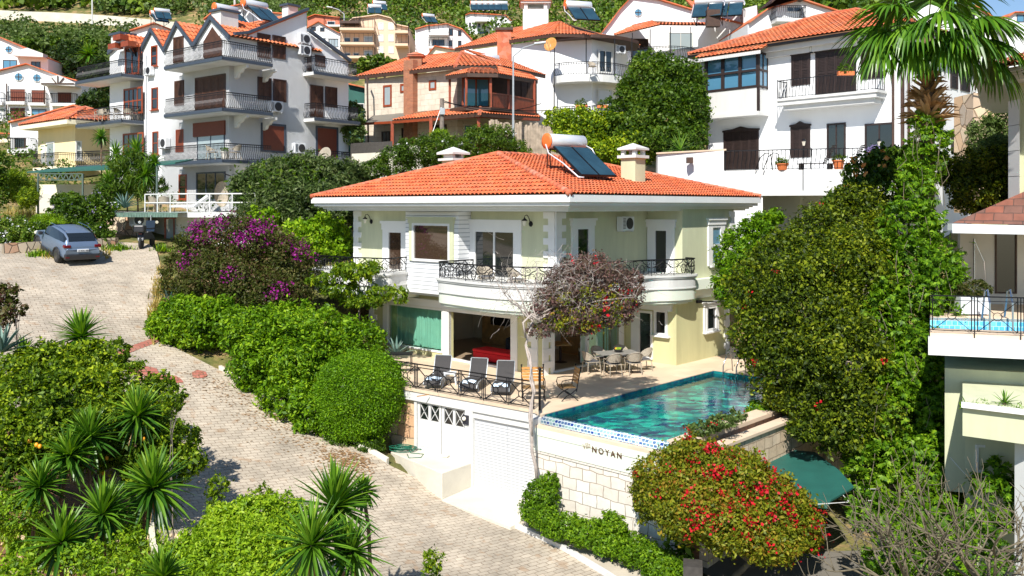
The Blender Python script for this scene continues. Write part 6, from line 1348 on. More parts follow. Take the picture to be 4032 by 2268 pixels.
m = MB(); m.prism([tuple(v[:2]) for v in (tB, tC, tC+Vector((6, 8, 0)), BLc.p(wL, 0), BLc.p(wL+2, 0))], TZ-.3, TZ); m.prism([tuple(v[:2]) for v in (tB+Vector((.02, -.02, 0)), tC, tC+Vector((0, .3, 0)), tB+Vector((0, .3, 0)))], TZ-1.25, TZ-.3); m.build('slab', 'white_paint', TR)
m = MB(); m.prism([tuple(v[:2]) for v in (tA, tB, tB+Vector((.3, 2.5, 0)), tA+Vector((.3, 2.5, 0)))], 1.5, TZ+.95 if False else 6.3+(815-600)*46/FPX); m.prism([tuple(v[:2]) for v in (at(2700, 0, 48.2), at(3560, 0, 47), at(3560, 0, 47.4), at(2700, 0, 48.6))], 0, TZ-.3); m.prism([tuple(v[:2]) for v in (tB, at(3003, 0, 43.9), at(3003, 0, 44.6), tB+Vector((.2, .8, 0)))], 0, TZ-1.2); m.prism([tuple(v[:2]) for v in (at(3150, 0, 45.6), at(3160, 0, 45.6), at(3160, 0, 47.2), at(3150, 0, 47.2))], 0, TZ-.3); m.build('wall', 'white_wall', TR)
m = MB(); m.prism([tuple(v[:2]) for v in (tA+Vector((-.1, -.1, 0)), tB+Vector((.1, -.1, 0)), tB+Vector((.2, .4, 0)), tA+Vector((0, .4, 0)))], 6.3+(815-600)*46/FPX, 6.3+(815-597)*46/FPX+.04); m.build('coping', 'stone_coping', TR)
m = MB(); p_ = at(2712, 632, 45.8); m.par(p_+Vector((-.15, -.35, -.15)), (.3, -.05, 0), (0, .3, 0), (0, 0, .3)); m.build('vent', 'dark_wood', TR)
rl = railing([tuple((tB+Vector((.1, .1, 0)))[:2]), tuple(((tB+tC)/2+Vector((.05, .1, 0)))[:2]), tuple((tC+Vector((0, .1, 0)))[:2])], TZ, 1.0, TR, 'wavy', sp=.2)
for px, py, lb in ((3165, 540, 'left lamp on the terrace rail of the shuttered house'), (3462, 540, 'right lamp on the terrace rail of the shuttered house')):
    p = at(px, 0, 42.2); L_ = thing('post_lamp', lb, 'lamp', (p.x, p.y, TZ), 'lamps on the white terrace'); m = MB(); m.tube([(p.x, p.y, TZ), (p.x, p.y, TZ+1.1)], .025, 5); m.lathe((p.x, p.y, TZ+1.32), [(.12, 0), (.09, .05), (.01, .13)], 6); m.build('post', 'iron', L_); m = MB(); m.lathe((p.x, p.y, TZ+1.1), [(.05, 0), (.10, .22)], 6); m.build('lantern', 'lamp_glass', L_)
for x, y, d_ in ((3200, 196, BLc), (3380, 172, BLc)):
    u, z = BLc.u(x), BLc.z(x, y); m = MB(); m.fbox(BLc, u-.07, u+.07, z-.2, z+.2, .05, .25); o = m.build('wall_lantern', 'iron', BK); m = MB(); m.fbox(BLc, u-.05, u+.05, z-.14, z+.12, .251, .262); m.build('lantern_glass', 'lamp_glass', o)
for F_, u in ((BLc, .05), (BLc, .55), (BLc, wL-.1), (BRc, .35), (BRc, wR-.1)): MB().tube([F_.p(u, 3, .1), F_.p(u, zt-.9, .1)], .07 if u > .1 else .1, 5).build('downpipe', 'dark_wood', BK)
# flower boxes and pots
def pot(px, py, Y, r, h, label, group='terracotta pots on the white terrace', box=False, z=None, mat='terracotta', pl='leaf_deep'):
    c = at(px, py, Y); z = c.z if z is None else z; t_ = thing('flower_pot', label, 'flower pot', (c.x, c.y, z), group); m = MB()
    if box: m.box(c.x-r, c.y-.12, z, c.x+r, c.y+.12, z+h)
    else: m.lathe((c.x, c.y, z), [(r*.7, 0), (r*.95, h*.85), (r*1.08, h*.86), (r*1.08, h), (r*.9, h)], 12)
    m.build('pot', mat, t_); foliage('plant', [((c.x, c.y, z+h+r*.3), r*1.0, .2 if box else r, r*.7)], pl, t_, size=.07, dens=1.5, seed=int(px)); return t_
pot(3330, 297, 44.6, .4, .2, 'long orange flower box hung on the upper balcony rail', 'flower boxes on balcony rails', True); pot(3080, 660, 43.6, .3, .32, 'orange pot by the pool ladder on the white terrace', z=TZ); pot(3302, 655, 42.9, .28, .45, 'tall orange pot beside the slatted terrace chairs', z=TZ); pot(3440, 590, 42.1, .3, .3, 'terracotta pot with purple flowers hung on the terrace rail', z=TZ+.5, pl='bloom_lilac'); pot(2290, 425, 67, .45, .22, 'left flower box on the bowed lower balcony', 'flower boxes on balcony rails', True); pot(2372, 425, 67.3, .4, .22, 'right flower box on the bowed lower balcony', 'flower boxes on balcony rails', True)
# ---- far houses on the hill ----
def farhouse(label, prof, Y, zb_, wins, mat='white_wall', th=88, depth=9, name='far_house', grid=None, roofm='clay_far', balcs=()):
    q_ = rp((prof[0][0]+prof[-1][0])/2, prof[-1][1]); Y = min(Y, max(72, q_.y)); zb_ = min(zb_, q_.z-2)
    H, F = whitehouse(label, prof[0][0], Y, zb_, prof, wins, depth, th, mat, roofm=roofm, name=name)
    if grid:
        for (x0, y0, x1, y1, nx_, ny_, sz, gm) in grid:
            for i in range(nx_):
                for j in range(ny_): cx = x0+(x1-x0)*(i+.5)/nx_; cy = y0+(y1-y0)*(j+.5)/ny_; window(F, F.rect(cx-sz[0]/2, cy-sz[1]/2, cx+sz[0]/2, cy+sz[1]/2), H, 'white_paint', gm, fw=.08)
    for b in balcs: flatbalc(F, H, b[0], b[1], b[2], 1.5, 1.0, 'plain', b[3] if len(b) > 3 else 'beige_wall', sp=.5)
    return H, F
BGE = farhouse('beige apartment block with brown edged balconies and roof terrace on the hill', [(1340, 118), (1390, 75), (1490, 62), (1540, 75), (1560, 100), (1610, 110), (1610, 300)], 135, 14, [], 'beige_wall', grid=[(1480, 80, 1560, 220, 2, 3, (15, 22), 'white_plastic'), (1425, 130, 1475, 240, 1, 2, (30, 26), 'pane_curtain'), (1350, 130, 1420, 250, 2, 2, (20, 20), 'pane_dark')], balcs=[(1345, 1478, 119), (1345, 1478, 175), (1345, 1478, 228), (1560, 1610, 130), (1560, 1610, 180), (1345, 1420, 92, 'dark_wood')], roofm='beige_wall', depth=14)
WHH = farhouse('white hillside house with grey balconies left of the cypress tree', [(1635, 118), (1680, 105), (1760, 97), (1820, 118), (1860, 160), (1860, 260)], 125, 14, [(1705, 158, 1748, 182, 'dark_wood', 'pane_dark', (4, 1)), (1770, 115, 1782, 138), (1805, 122, 1815, 140), (1770, 162, 1780, 180), (1805, 162, 1815, 180)], balcs=[(1690, 1768, 138, 'white_paint'), (1690, 1768, 190, 'white_paint')])
SWH = farhouse('small white house with arched windows and row of solar panels high on the hill', [(1833, 62), (1850, 55), (1990, 62), (2014, 85), (2014, 130)], 150, 24, [(1848, 90, 1853, 106), (1864, 90, 1869, 106), (1882, 92, 1890, 106), (1905, 92, 1912, 106), (1935, 95, 1942, 110), (1950, 95, 1957, 110), (1890, 125, 1920, 150)], balcs=[(1870, 1925, 85, 'white_paint'), (1975, 2014, 92, 'white_paint')])
farhouse('cream gable house with orange roof in front of the white hillside house', [(1680, 225), (1712, 185), (1830, 205), (1830, 300)], 95, 12, [], 'stucco_cream', roofm='clay_far')
farhouse('pink roofed house at the left of the beige block', [(1210, 72), (1240, 60), (1340, 72), (1350, 80), (1350, 200)], 150, 20, [(1290, 85, 1318, 100, 'white_paint', 'pane_dark')], 'pink_clay', balcs=[(1280, 1345, 105, 'white_paint')])
farhouse('white gabled house with dormer windows beside the white apartment house', [(1205, 115), (1255, 88), (1330, 130), (1370, 145), (1370, 250)], 105, 12, [(1228, 108, 1242, 120), (1262, 110, 1276, 122), (1295, 155, 1330, 185, 'dark_wood', 'pane_curtain', (3, 1)), (1250, 150, 1280, 170, 'white_paint', 'pane_curtain', (2, 1))], balcs=[(1285, 1360, 195, 'white_paint')])
farhouse('low white house with solar heaters behind the apartment gables', [(515, 125), (610, 95), (700, 130), (700, 180)], 78, 14, [])
farhouse('white house tip with blue window behind the apartment chimney', [(805, 80), (855, 40), (960, 20), (1020, 50), (1140, 60), (1140, 150)], 85, 16, [(880, 60, 893, 80, 'white_paint', 'pane_blue')])
farhouse('small house with tan tiled roof and open shed under the palm crown', [(3790, 10), (3860, 40), (3925, 90), (3925, 250)], 74, 10, [(3815, 60, 3835, 90), (3850, 100, 3870, 120, 'white_paint', 'red_wood')], 'white_wall')
farhouse('orange roofed house corner at the top right edge', [(3965, 70), (3990, 52), (4060, 52), (4060, 150)], 90, 12, [(4005, 60, 4030, 85, 'dark_wood', 'pane_blue')])
farhouse('blue walled house with orange roof right of the apartment house', [(1368, 345), (1372, 335), (1440, 350), (1440, 400), (1440, 500)], 68, 9, [(1405, 410, 1432, 430, 'white_paint', 'pane_dark')], 'awning_green')
farhouse('white house behind the palm with open balcony shed', [(3480, 40), (3560, -20), (3700, 0), (3760, 60), (3760, 180)], 70, 10, [])
# panel row on the hill house, more heaters far off
for i in range(5):
    p = at(1880+i*23, 54, SWH[1].o.y+3); solar(p, R_(5), ('leftmost', 'second', 'middle', 'fourth', 'rightmost')[i]+' solar heater in the row on the small far white house', .0075*SWH[1].o.y)['group'] = 'row of solar heaters on the far white house'
for i, (x, y, Y_, s) in enumerate(((1475, 66, BGE[1].o.y+3, .75), (1495, 52, BGE[1].o.y+5, .75), (1690, 100, WHH[1].o.y+2, .7), (640, 88, 76, .6), (625, 98, 77, .6), (960, 30, 84, .7))): solar(at(x, y, Y_), R_(10+i*7), ('solar heater at left on the beige block roof', 'solar heater at right on the beige block roof', 'solar heater on the white hillside house', 'right solar heater behind the apartment gables', 'left solar heater behind the apartment gables', 'solar heater behind the apartment chimney')[i], s)
# ---- neighbour at the right edge ----
NB = thing('neighbour_villa', 'yellow green neighbouring villa with white stepped eaves and tiled roof edge', 'villa', tuple(at(4000, 900, 34)))
m = MB(); q = [tuple(v[:2]) for v in (at(3970, 0, 31), at(4014, 0, 29.8), at(4400, 0, 28), at(4500, 0, 38), at(4000, 0, 38))]; zc = 6.3+(815-322)*30.5/FPX
m.prism([tuple(v[:2]) for v in (at(4014, 0, 30.4), at(4500, 0, 27), at(4500, 0, 40), at(4020, 0, 40))], 2.9, zc); m.build('wall', 'villa_wall', NB)
m = MB()
for k in range(8): z_ = 3.0+k*.87; m.prism([tuple(v[:2]) for v in (at(3970, 0, 30.6), at(4014, 0, 29.9), at(4020, 0, 31), at(3974, 0, 31.6))], z_, min(z_+.85, zc))
m.build('rusticated_pier', 'trim_white', NB)
m = MB(); Ev = [at(3820, 0, 30.6), at(4500, 0, 25), at(4500, 0, 40), at(3860, 0, 40)]
for i, (e, za, zb_) in enumerate(((0, 285, 300), (14, 300, 308), (28, 308, 316), (42, 316, 326))): m.prism([tuple(v[:2]) for v in (at(3835+e*1.1, 0, 30.6), at(4500, 0, 25+e*.02), at(4500, 0, 40), at(3865+e, 0, 40))], 6.3+(815-zb_)*30.3/FPX, 6.3+(815-za)*30.3/FPX-.003)
m.build('cornice', 'fascia_white', NB)
a, b = at(3820, 283, 30.4), at(4500, 283, 24.9); b.z = a.z; tiles([a, b, at(4330, 120, 33)], 'roof', 'clay_cap', NB, w=.26, L=.4, h=.08)
# poolside pavilion with shingle roof
PV = thing('pool_pavilion', 'shaded pavilion with brown shingle roof beside the neighbouring pool', 'pavilion', tuple(at(3950, 1150, 27)))
a, b, c_ = at(3750, 878, 26.5), at(4400, 893, 23.5), at(4400, 893, 34); m = MB(); tp = at(4180, 690, 30)
m.add([a, b, tp, at(3800, 870, 34)], [(0, 1, 2), (0, 2, 3)]); m.build('roof', 'shingle', PV)
m = MB(); m.par(a-Vector((0, 0, .22)), b-a, (0, .3, 0), (0, 0, .2)); m.prism([tuple(v[:2]) for v in (a, b, at(4400, 0, 34), at(3800, 0, 34))], a.z-.3, a.z-.22); m.build('fascia', 'fascia_white', PV)
Fv = Face(at(3780, 0, 29.5).x, 29.5, 97); zd = 2.95; m = MB(); m.fbox(Fv, 0, 6, zd, a.z-.3, -.2, 0); m.build('wall', 'travertine', PV); window(Fv, Fv.rect(3923, 905, 3996, 1150), PV, 'dark_wood', 'pane_dark', fw=.05, name='doorway')
m = MB(); m.tube([at(3836, 940, 29.3), at(3836, 1100, 29.3)], .03, 6); m.tube([at(3836, 945, 29.2), at(3875, 1030, 29.1), at(3880, 1100, 29.2)], .015, 5); m.build('shower', 'steel', PV)
# its pool deck
ND = thing('neighbour_pool', 'pale blue tiled pool with iron rail on the raised deck at the right edge', 'pool', tuple(at(3950, 1400, 24)))
za = 6.3-(1312-815)*22.6/FPX
m = MB(); m.prism([tuple(v[:2]) for v in (at(3660, 0, 22.8), at(4500, 0, 21.4), at(4500, 0, 22.2), at(3660, 0, 23.6))], za-.1, za); m.prism([tuple(v[:2]) for v in (at(3660, 0, 26.0), at(4500, 0, 25.0), at(4500, 0, 34), at(3660, 0, 34))], za-.1, za+.0); m.build('deck', 'stone_coping', ND)
m = MB(); m.prism([tuple(v[:2]) for v in (at(3655, 0, 22.6), at(4500, 0, 21.2), at(4500, 0, 21.5), at(3655, 0, 22.9))], za-.55, za-.101); m.build('edge', 'white_paint', ND)
m = MB(); m.poly([Vector((*at(3660, 0, 26.0)[:2], za-1)), Vector((*at(4500, 0, 25)[:2], za-1)), Vector((*at(4500, 0, 25)[:2], za-.02)), Vector((*at(3660, 0, 26.0)[:2], za-.02))]); m.build('pool_wall', 'pool_blue', ND)
m = MB(); m.poly([Vector((*at(3660, 0, 23.6)[:2], za-.5)), Vector((*at(4500, 0, 22.2)[:2], za-.5)), Vector((*at(4500, 0, 25)[:2], za-.5)), Vector((*at(3660, 0, 26.0)[:2], za-.5))]); m.build('water', 'pane_blue', ND)
m = MB(); m.prism([tuple(v[:2]) for v in (at(3720, 0, 23.5), at(4500, 0, 22), at(4500, 0, 30), at(3720, 0, 30))], -1.2, za-1.05); m.build('lower_wall', 'villa_wall', ND)
m = MB(); m.prism([tuple(v[:2]) for v in (at(3790, 0, 20.4), at(4500, 0, 18.4), at(4500, 0, 22.4), at(3790, 0, 23.4))], 1.05, 1.72); m.build('planter_ledge', 'villa_wall', ND)
m = MB(); m.prism([tuple(v[:2]) for v in (at(3785, 0, 20.3), at(4500, 0, 18.3), at(4500, 0, 18.5), at(3785, 0, 20.55))], 1.72, 1.80); m.build('ledge_coping', 'trim_white', ND)
m = MB(); m.prism([tuple(v[:2]) for v in (at(3800, 0, 22.2), at(4010, 0, 21.9), at(4010, 0, 25), at(3800, 0, 25))], -3.6, 1.05); m.build('base_wall', 'villa_wall', ND); m = MB(); m.prism([tuple(v[:2]) for v in (at(3995, 0, 20.3), at(4040, 0, 20), at(4060, 0, 21.6), at(4010, 0, 21.8))], -3.6, 1.05); m.build('pier', 'trim_white', ND)
FW_ = Face(at(3800, 0, 22.15).x, 22.15, 92); window(FW_, FW_.rect(3850, 1760, 3955, 1850), ND, 'trim_white', 'pane_curtain', fw=.06)
railing([tuple(at(3660, 0, 22.75)[:2]), tuple(at(4400, 0, 21.5)[:2])], za, .95, ND, 'cross')
m = MB()
for px in (3875, 3965): p = at(px, 0, 25.3); m.tube([Vector((p.x, p.y-.3, za-.6)), Vector((p.x+.05, p.y-.2, za+.5)), Vector((p.x+.1, p.y, za+.85)), Vector((p.x+.15, p.y+.25, za+.8)), Vector((p.x+.15, p.y+.4, za))], .03, 6)
m.build('ladder', 'steel_rail', ND)
# ================= furniture, vehicle and small things =================
def lounger():
    r = thing('sun_lounger', 'x', 'sun lounger', (0, 0, 0), 'grey sun loungers on the pool terrace')
    # foot end at y=0, head towards +y, back raised steeply
    w = .62; m = MB(); n = 10
    pr = [(0, .16), (.06, .27), (.25, .33), (.55, .35), (.95, .34), (1.2, .31)]; bk = [(1.2, .31), (1.33, .52), (1.44, .76), (1.52, .98)]
    for P, nm, t_ in ((pr, 'seat', .03), (bk, 'backrest', .03)):
        m = MB()
        for (a, b), (c, d) in zip(P, P[1:]): m.add([(-w/2, a, b), (w/2, a, b), (w/2, c, d), (-w/2, c, d), (-w/2, a+.01, b-t_), (w/2, a+.01, b-t_), (w/2, c+.01, d-t_), (-w/2, c+.01, d-t_)], [(0, 1, 2, 3), (7, 6, 5, 4), (0, 4, 5, 1), (2, 6, 7, 3), (1, 5, 6, 2), (0, 3, 7, 4)])
        m.build(nm, 'sling_grey', r)
    m = MB()
    for x in (-w/2-.015, w/2+.015): m.tube([(x, a, b) for a, b in pr+bk[1:]], .018, 5)
    m.tube([(-w/2, 1.52, .99), (w/2, 1.52, .99)], .018, 5); m.build('frame', 'galv', r)
    for x in (-w/2-.015, w/2+.015):
        m = MB(); m.tube([(x, .28, .33), (x, .2, .0)], .016, 5); m.tube([(x, 1.1, .33), (x, 1.5, .0)], .016, 5); m.tube([(x, .2, .02), (x, 1.5, .02)], .01, 4); m.build('leg', 'tank', r)
    return r
def towel(lp, rz):
    m = MB(); q = []
    for i in range(7):
        for j in range(5): q.append((-.24+i*.08+random.uniform(-.01, .01), .12+j*.09, .34+.02*math.sin(i*1.3+j)+(.0 if j > 1 else -.03*(2-j))))
    c, s_ = math.cos(rz), math.sin(rz)
    V = [Vector((lp.x+c*x-s_*y, lp.y+s_*x+c*y, lp.z+z)) for x, y, z in q]; m.add(V, [(j+i*5, j+1+i*5, j+6+i*5, j+5+i*5) for i in range(6) for j in range(4)]); return m.build('towel', 'towel', None, True)
L0 = None
for i, (fx, fy, rz, lb) in enumerate(((1700, 1532, -12, 'left grey sun lounger, nearest the glass wall with the green curtain'), (1842, 1546, -14, 'middle grey sun lounger, behind the red ottoman end of the row'), (1968, 1560, -8, 'right grey sun lounger, next to the wooden armchair'))):
    p = gp(fx, fy); r = lounger() if L0 is None else dup(L0, (0, 0, 0)); L0 = L0 or r
    r.location = p; r.rotation_euler = (0, 0, R_(rz)); r['label'] = lb; r.scale = (.95,)*3
    t_ = towel(p, R_(rz)); tag(t_, ('pale blue towel on the left sun lounger', 'pale blue towel on the middle sun lounger', 'pale blue towel on the right sun lounger')[i], 'towel', 'towels on the sun loungers')
p = gp(1772, 1512); r = thing('side_table', 'small white plastic table between the left and middle loungers', 'side table', p); m = MB(); m.prism([(p.x+a, p.y+b) for a, b in ((-.2, -.2), (.2, -.2), (.24, .0), (.2, .2), (-.2, .2), (-.24, 0))], .38, .42); m.build('tabletop', 'white_plastic', r)
for a in (-1, 1):
    for b in (-1, 1): MB().tube([(p.x+a*.17, p.y+b*.17, .39), (p.x+a*.23, p.y+b*.22, 0)], .035, 4, taper=.7).build('leg', 'white_plastic', r)
def slatchair(label, p, rz, wd=.62):
    r = thing('garden_armchair', label, 'armchair', (0, 0, 0), 'slatted wooden armchairs on the terrace'); m = MB()   # seat faces -y
    for k in range(6): m.box(-wd/2, -.27+k*.085, .42, wd/2, -.2+k*.085, .445)
    m.build('seat', 'wood_slat', r); m = MB()
    for k in range(5): z = .56+k*.095; m.par((-wd/2, .26+k*.022, z), (wd, 0, 0), (0, .02, .004), (0, .012, .07))
    m.build('backrest', 'wood_orange', r)
    m = MB()
    for x in (-wd/2, wd/2):
        m.tube([(x, .24, .3), (x, .28, .55), (x, .38, 1.02), (x, .38, 1.06)], .02, 5); m.ball((x, .385, 1.08), .03)
        m.tube([(x, .3, .68), (x, .0, .70), (x, -.24, .66), (x, -.27, .55), (x, -.22, .42)], .016, 5)
    m.build('frame', 'iron', r)
    for sx in (-1, 1):
        m = MB(); x = sx*wd/2
        m.tube([(x, -.26, .0), (x, -.1, .16), (x, .1, .26), (x, .26, .4)], .017, 5); m.tube([(x, .30, .0), (x, .12, .16), (x, -.08, .26), (x, -.24, .4)], .017, 5); m.build('leg', 'iron', r)
    m = MB(); m.tube([(-wd/2, 0, .22), (wd/2, 0, .22)], .012, 4); m.build('stretcher', 'iron', r)
    r.location = p; r.rotation_euler = (0, 0, rz); return r
slatchair('slatted wooden armchair facing the camera behind the grey climbing stem', gp(2100, 1575), R_(3), .72)
slatchair('slatted wooden armchair seen from the side near the pool corner', gp(2232, 1572), R_(-78))
def ratchair():
    r = thing('rattan_chair', 'x', 'chair', (0, 0, 0), 'rattan armchairs round the outdoor dining table'); m = MB(); n = 13       # faces -y
    V = []
    for i in range(n):
        a = math.pi*i/(n-1); x = .27*math.cos(a); y = .05+.26*math.sin(a); top = .62+.24*math.sin(a)**.8; lo = .52 if .15 < i/(n-1) < .85 else .58
        V += [Vector((x, y, lo)), Vector((x*1.12, y*1.0+.06*math.sin(a), top))]
    m.add(V, [(2*i, 2*i+2, 2*i+3, 2*i+1) for i in range(n-1)]); V2 = [v+Vector((0, -.02, 0)) for v in V]; m.add(V2, [(2*i, 2*i+1, 2*i+3, 2*i+2) for i in range(n-1)]); m.build('backrest', 'rattan', r)
    m = MB(); m.tube([V[1]]+[V[i] for i in range(3, 2*n, 2)], .018, 5); m.tube([V[1], V[1]+Vector((0, -.22, -.0)), (.27, -.24, .42)], .018, 5); m.tube([V[2*n-1], V[2*n-1]+Vector((0, -.22, 0)), (-.27, -.24, .42)], .018, 5); m.build('arm', 'rattan', r)
    m = MB(); m.box(-.25, -.25, .42, .25, .25, .45); m.build('seat', 'rattan', r, bevel=.01); m = MB(); m.box(-.23, -.23, .451, .23, .2, .49); m.build('cushion', 'cushion', r, bevel=.015)
    for x, y in ((-.24, -.24), (.24, -.24), (-.22, .24), (.22, .24)): MB().tube([(x, y, .44), (x*1.12, y*1.15, 0)], .018, 5).build('leg', 'rattan', r)
    return r
tp = Vector((4.02, 34.0, 0)); ta = math.radians(18); ca, sa = math.cos(ta), math.sin(ta)
DT = thing('dining_table', 'grey topped outdoor dining table with black pedestal and a fruit bowl', 'dining table', tp); U_ = Vector((ca, sa, 0)); W_ = Vector((-sa, ca, 0)); m = MB(); m.par(tp-U_*.8-W_*.45+Vector((0, 0, .72)), U_*1.6, W_*.9, (0, 0, .03)); SPEC.update(table_grey=((.24, .23, .21), .5, .1, 5)); m.build('tabletop', 'table_grey', DT, bevel=.01)
for s_ in (-.5, .5):
    m = MB(); c = tp+U_*s_; m.tube([c+Vector((0, 0, .72)), c+Vector((0, 0, .06))], .035, 6)
    for a in (-1, 1): m.tube([c+Vector((0, 0, .1)), c+W_*.35*a+Vector((0, 0, .02))], .02, 4)
    m.build('leg', 'iron', DT)
c = tp+Vector((.05, 0, .75)); fb = thing('fruit_bowl', 'black bowl of bananas and green fruit on the outdoor table', 'bowl', c); m = MB(); m.lathe(c, [(.07, 0), (.15, .05), (.19, .12), (.17, .12), (.1, .04)], 14); m.build('bowl', 'black_plastic', fb); m = MB()
for k in range(4): m.tube([c+Vector((-.1+.05*k, -.08, .1)), c+Vector((-.05+.05*k, .0, .17)), c+Vector((.02+.03*k, .1, .14))], .022, 5)
m.build('banana', 'fruit_green', fb); MB().ball(tuple(c+Vector((-.09, .05, .12))), .05).build('fruit', 'fruit_orange', fb)
C0 = None
for i, (s_, t_, rz, lb) in enumerate(((-.45, -.62, 180, 'rattan chair with its back to the camera at the left of the dining table'), (.38, -.64, 172, 'rattan chair with its back to the camera at the middle of the dining table'), (1.05, -.1, 270, 'rattan chair at the right end of the dining table'), (-1.05, .05, 95, 'rattan chair at the left end of the dining table'), (-.45, .66, 5, 'rattan chair on the house side of the table, left one'), (.5, .66, -5, 'rattan chair on the house side of the table, right one'))):
    p = tp+U_*s_+W_*t_; r = ratchair() if C0 is None else dup(C0, (0, 0, 0)); C0 = C0 or r; r.location = p; r.rotation_euler = (0, 0, ta+R_(rz)); r['label'] = lb
# red ottoman inside the open doors
a = gp(1800, 1440, .04); o_ = V_(.75, 2.0, .04); OT = thing('ottoman', 'long bright red ottoman just inside the open living room doors', 'ottoman', o_); m = MB(); m.par(V_(.42, 1.75, .07), EX*.8, EY*2.2, (0, 0, .32)); m.build('base', 'red_fabric', OT, bevel=.04); m = MB(); m.par(V_(.40, 1.73, .395), EX*.84, EY*2.24, (0, 0, .12)); m.build('seat_cushion', 'red_fabric', OT, bevel=.05)
def sofa(label, a, b, rz, w, h, name='armchair', cat='armchair'):
    p = V_(a, b, .02); r = thing(name, label, cat, (0, 0, 0)); m = MB(); m.box(-w/2, -.4, .12, w/2, .35, .44); m.build('seat', 'dark_fabric', r, bevel=.05); m = MB(); m.box(-w/2+.05, .2, .44, w/2-.05, .42, h); m.build('backrest', 'dark_fabric', r, bevel=.08)
    for s_ in (-1, 1): m = MB(); m.box(s_*w/2-.08, -.38, .12, s_*w/2+.08, .3, .64); m.build('arm', 'dark_fabric', r, bevel=.05)
    r.location = p; r.rotation_euler = (0, 0, rz); return r
sofa('tall dark wing armchair in the living room near the fireplace', 3.2, 4.0, R_(-20), .72, 1.25); sofa('low dark armchair at the right side of the living room', 2.6, 2.6, R_(-50), .85, .9)
# indoor dining table and white chairs
p = V_(2.6, 1.1, .02); IT = thing('round_table', 'round oak dining table inside behind the open right doors', 'table', p); m = MB(); m.lathe(p+Vector((0, 0, .72)), [(.5, 0), (.52, .02), (.52, .05)], 20); m.build('tabletop', 'oak', IT); m = MB(); m.lathe(p, [(.3, 0), (.06, .06), (.05, .72)], 8); m.build('leg', 'dark_wood', IT)
W0_ = None
for i, (a, b, rz, lb) in enumerate(((1.5, .95, 60, 'white upholstered dining chair nearest the open right doors'), (2.6, 2.0, 0, 'white upholstered dining chair behind the round oak table'), (3.5, .6, -90, 'white upholstered dining chair at the right of the round oak table'))):
    if W0_ is None:
        r = thing('dining_chair', lb, 'chair', (0, 0, 0), 'white chairs round the indoor table'); MB().box(-.22, -.22, .4, .22, .22, .5).build('seat', 'curtain_white', r, bevel=.03); MB().box(-.22, .17, .5, .22, .24, 1.05).build('backrest', 'curtain_white', r, bevel=.02)
        for x in (-.19, .19):
            for y in (-.19, .19): MB().box(x-.02, y-.02, 0, x+.02, y+.02, .4).build('leg', 'dark_wood', r)
        W0_ = r
    else: r = dup(W0_, (0, 0, 0)); r['label'] = lb
    r.location = V_(a, b, .02); r.rotation_euler = (0, 0, R_(rz))
# balcony chairs
for i, (x, y, lb) in enumerate(((1918, 1085, 'beige armchair on the big curved balcony, left of the small table'), (2052, 1085, 'beige armchair on the big curved balcony behind the dry vine'))):
    p = V_(-1.2, 1.6-i*1.6, 3.2); r = dup(C0, p, R_(20+i*30)); r['label'] = lb; r['group'] = 'armchairs on the curved balcony'
# black side table by the glass wall
p = gp(1572, 1470); r = thing('patio_table', 'black metal table at the left end of the terrace', 'table', p); m = MB(); m.par(p+Vector((-.45, -.25, .72)), (.95, .1, 0), (0, .5, 0), (0, 0, .05)); m.build('tabletop', 'iron', r)
for x, y in ((-.4, -.2), (.45, -.12), (-.4, .2), (.45, .28)): MB().tube([p+Vector((x, y, .72)), p+Vector((x, y, 0))], .02, 4).build('leg', 'iron', r)
# pool ladder and folded grey chair behind the ivy
r = thing('pool_ladder', 'steel handrails of the pool ladder at the far right pool corner', 'ladder', V_(5.0, -5.3, 0))
for k in range(2):
    q = V_(5.25, -4.95-k*.55, 0); m = MB(); m.tube([q-EX*.35+Vector((0, 0, -.6)), q-EX*.3+Vector((0, 0, .3)), q+EX*.0+Vector((0, 0, .72)), q+EX*.3+Vector((0, 0, .68)), q+EX*.42], .022, 6); m.build('handrail', 'steel_rail', r, True)
# hose
def coil(c, R, n, mb, r=.016):
    pts = []
    for i in range(n*14): a = i/14*6.283; rr = R*(.65+.35*math.sin(i*.13)); pts.append((c.x+rr*math.cos(a)*1.3+.06*math.sin(i*.7), c.y+rr*math.sin(a)*.8, c.z+.02+.05*abs(math.sin(i*.31))+.012*(i//14)))
    mb.tube(pts, r, 5); return pts
c = F2.p(d_u+.25, -2.1, .55); m = MB(); pts = coil(c, .34, 9, m); m.tube([pts[-1], c+Vector((.3, -.3, .01)), c+Vector((.75, -.45, .01)), c+Vector((.7, -.85, .01)), c+Vector((.3, -.9, .01)), c+Vector((.2, -.5, .02))], .016, 5); m.tube([pts[0], c+Vector((.4, .1, .04)), c+Vector((1.0, .05, .02)), c+Vector((.9, -.12, .02))], .016, 5)
tag(m.build('garden_hose', 'hose', None, True), 'tangled dark green garden hose on the doorstep', 'hose')
c = F2.p(b_u+1.3, -2.1, .35); m = MB(); m.par(c, (.28, -.12, .02), (.08, .16, 0), (0, 0, .05)); tag(m.build('brick', 'travertine'), 'loose pale brick on the doorstep by the double doors', 'brick')
m = MB(); c = F2.p(b_u+1.9, -.11, .5); m.par(c+Vector((-.2, -.1, 0)), (.34, .16, .02), (.05, .05, 0), (0, 0, .03)); tag(m.build('roof_gutter_spout', 'wood_orange'), 'small wooden spout at the terrace edge above the garage doors', 'spout')
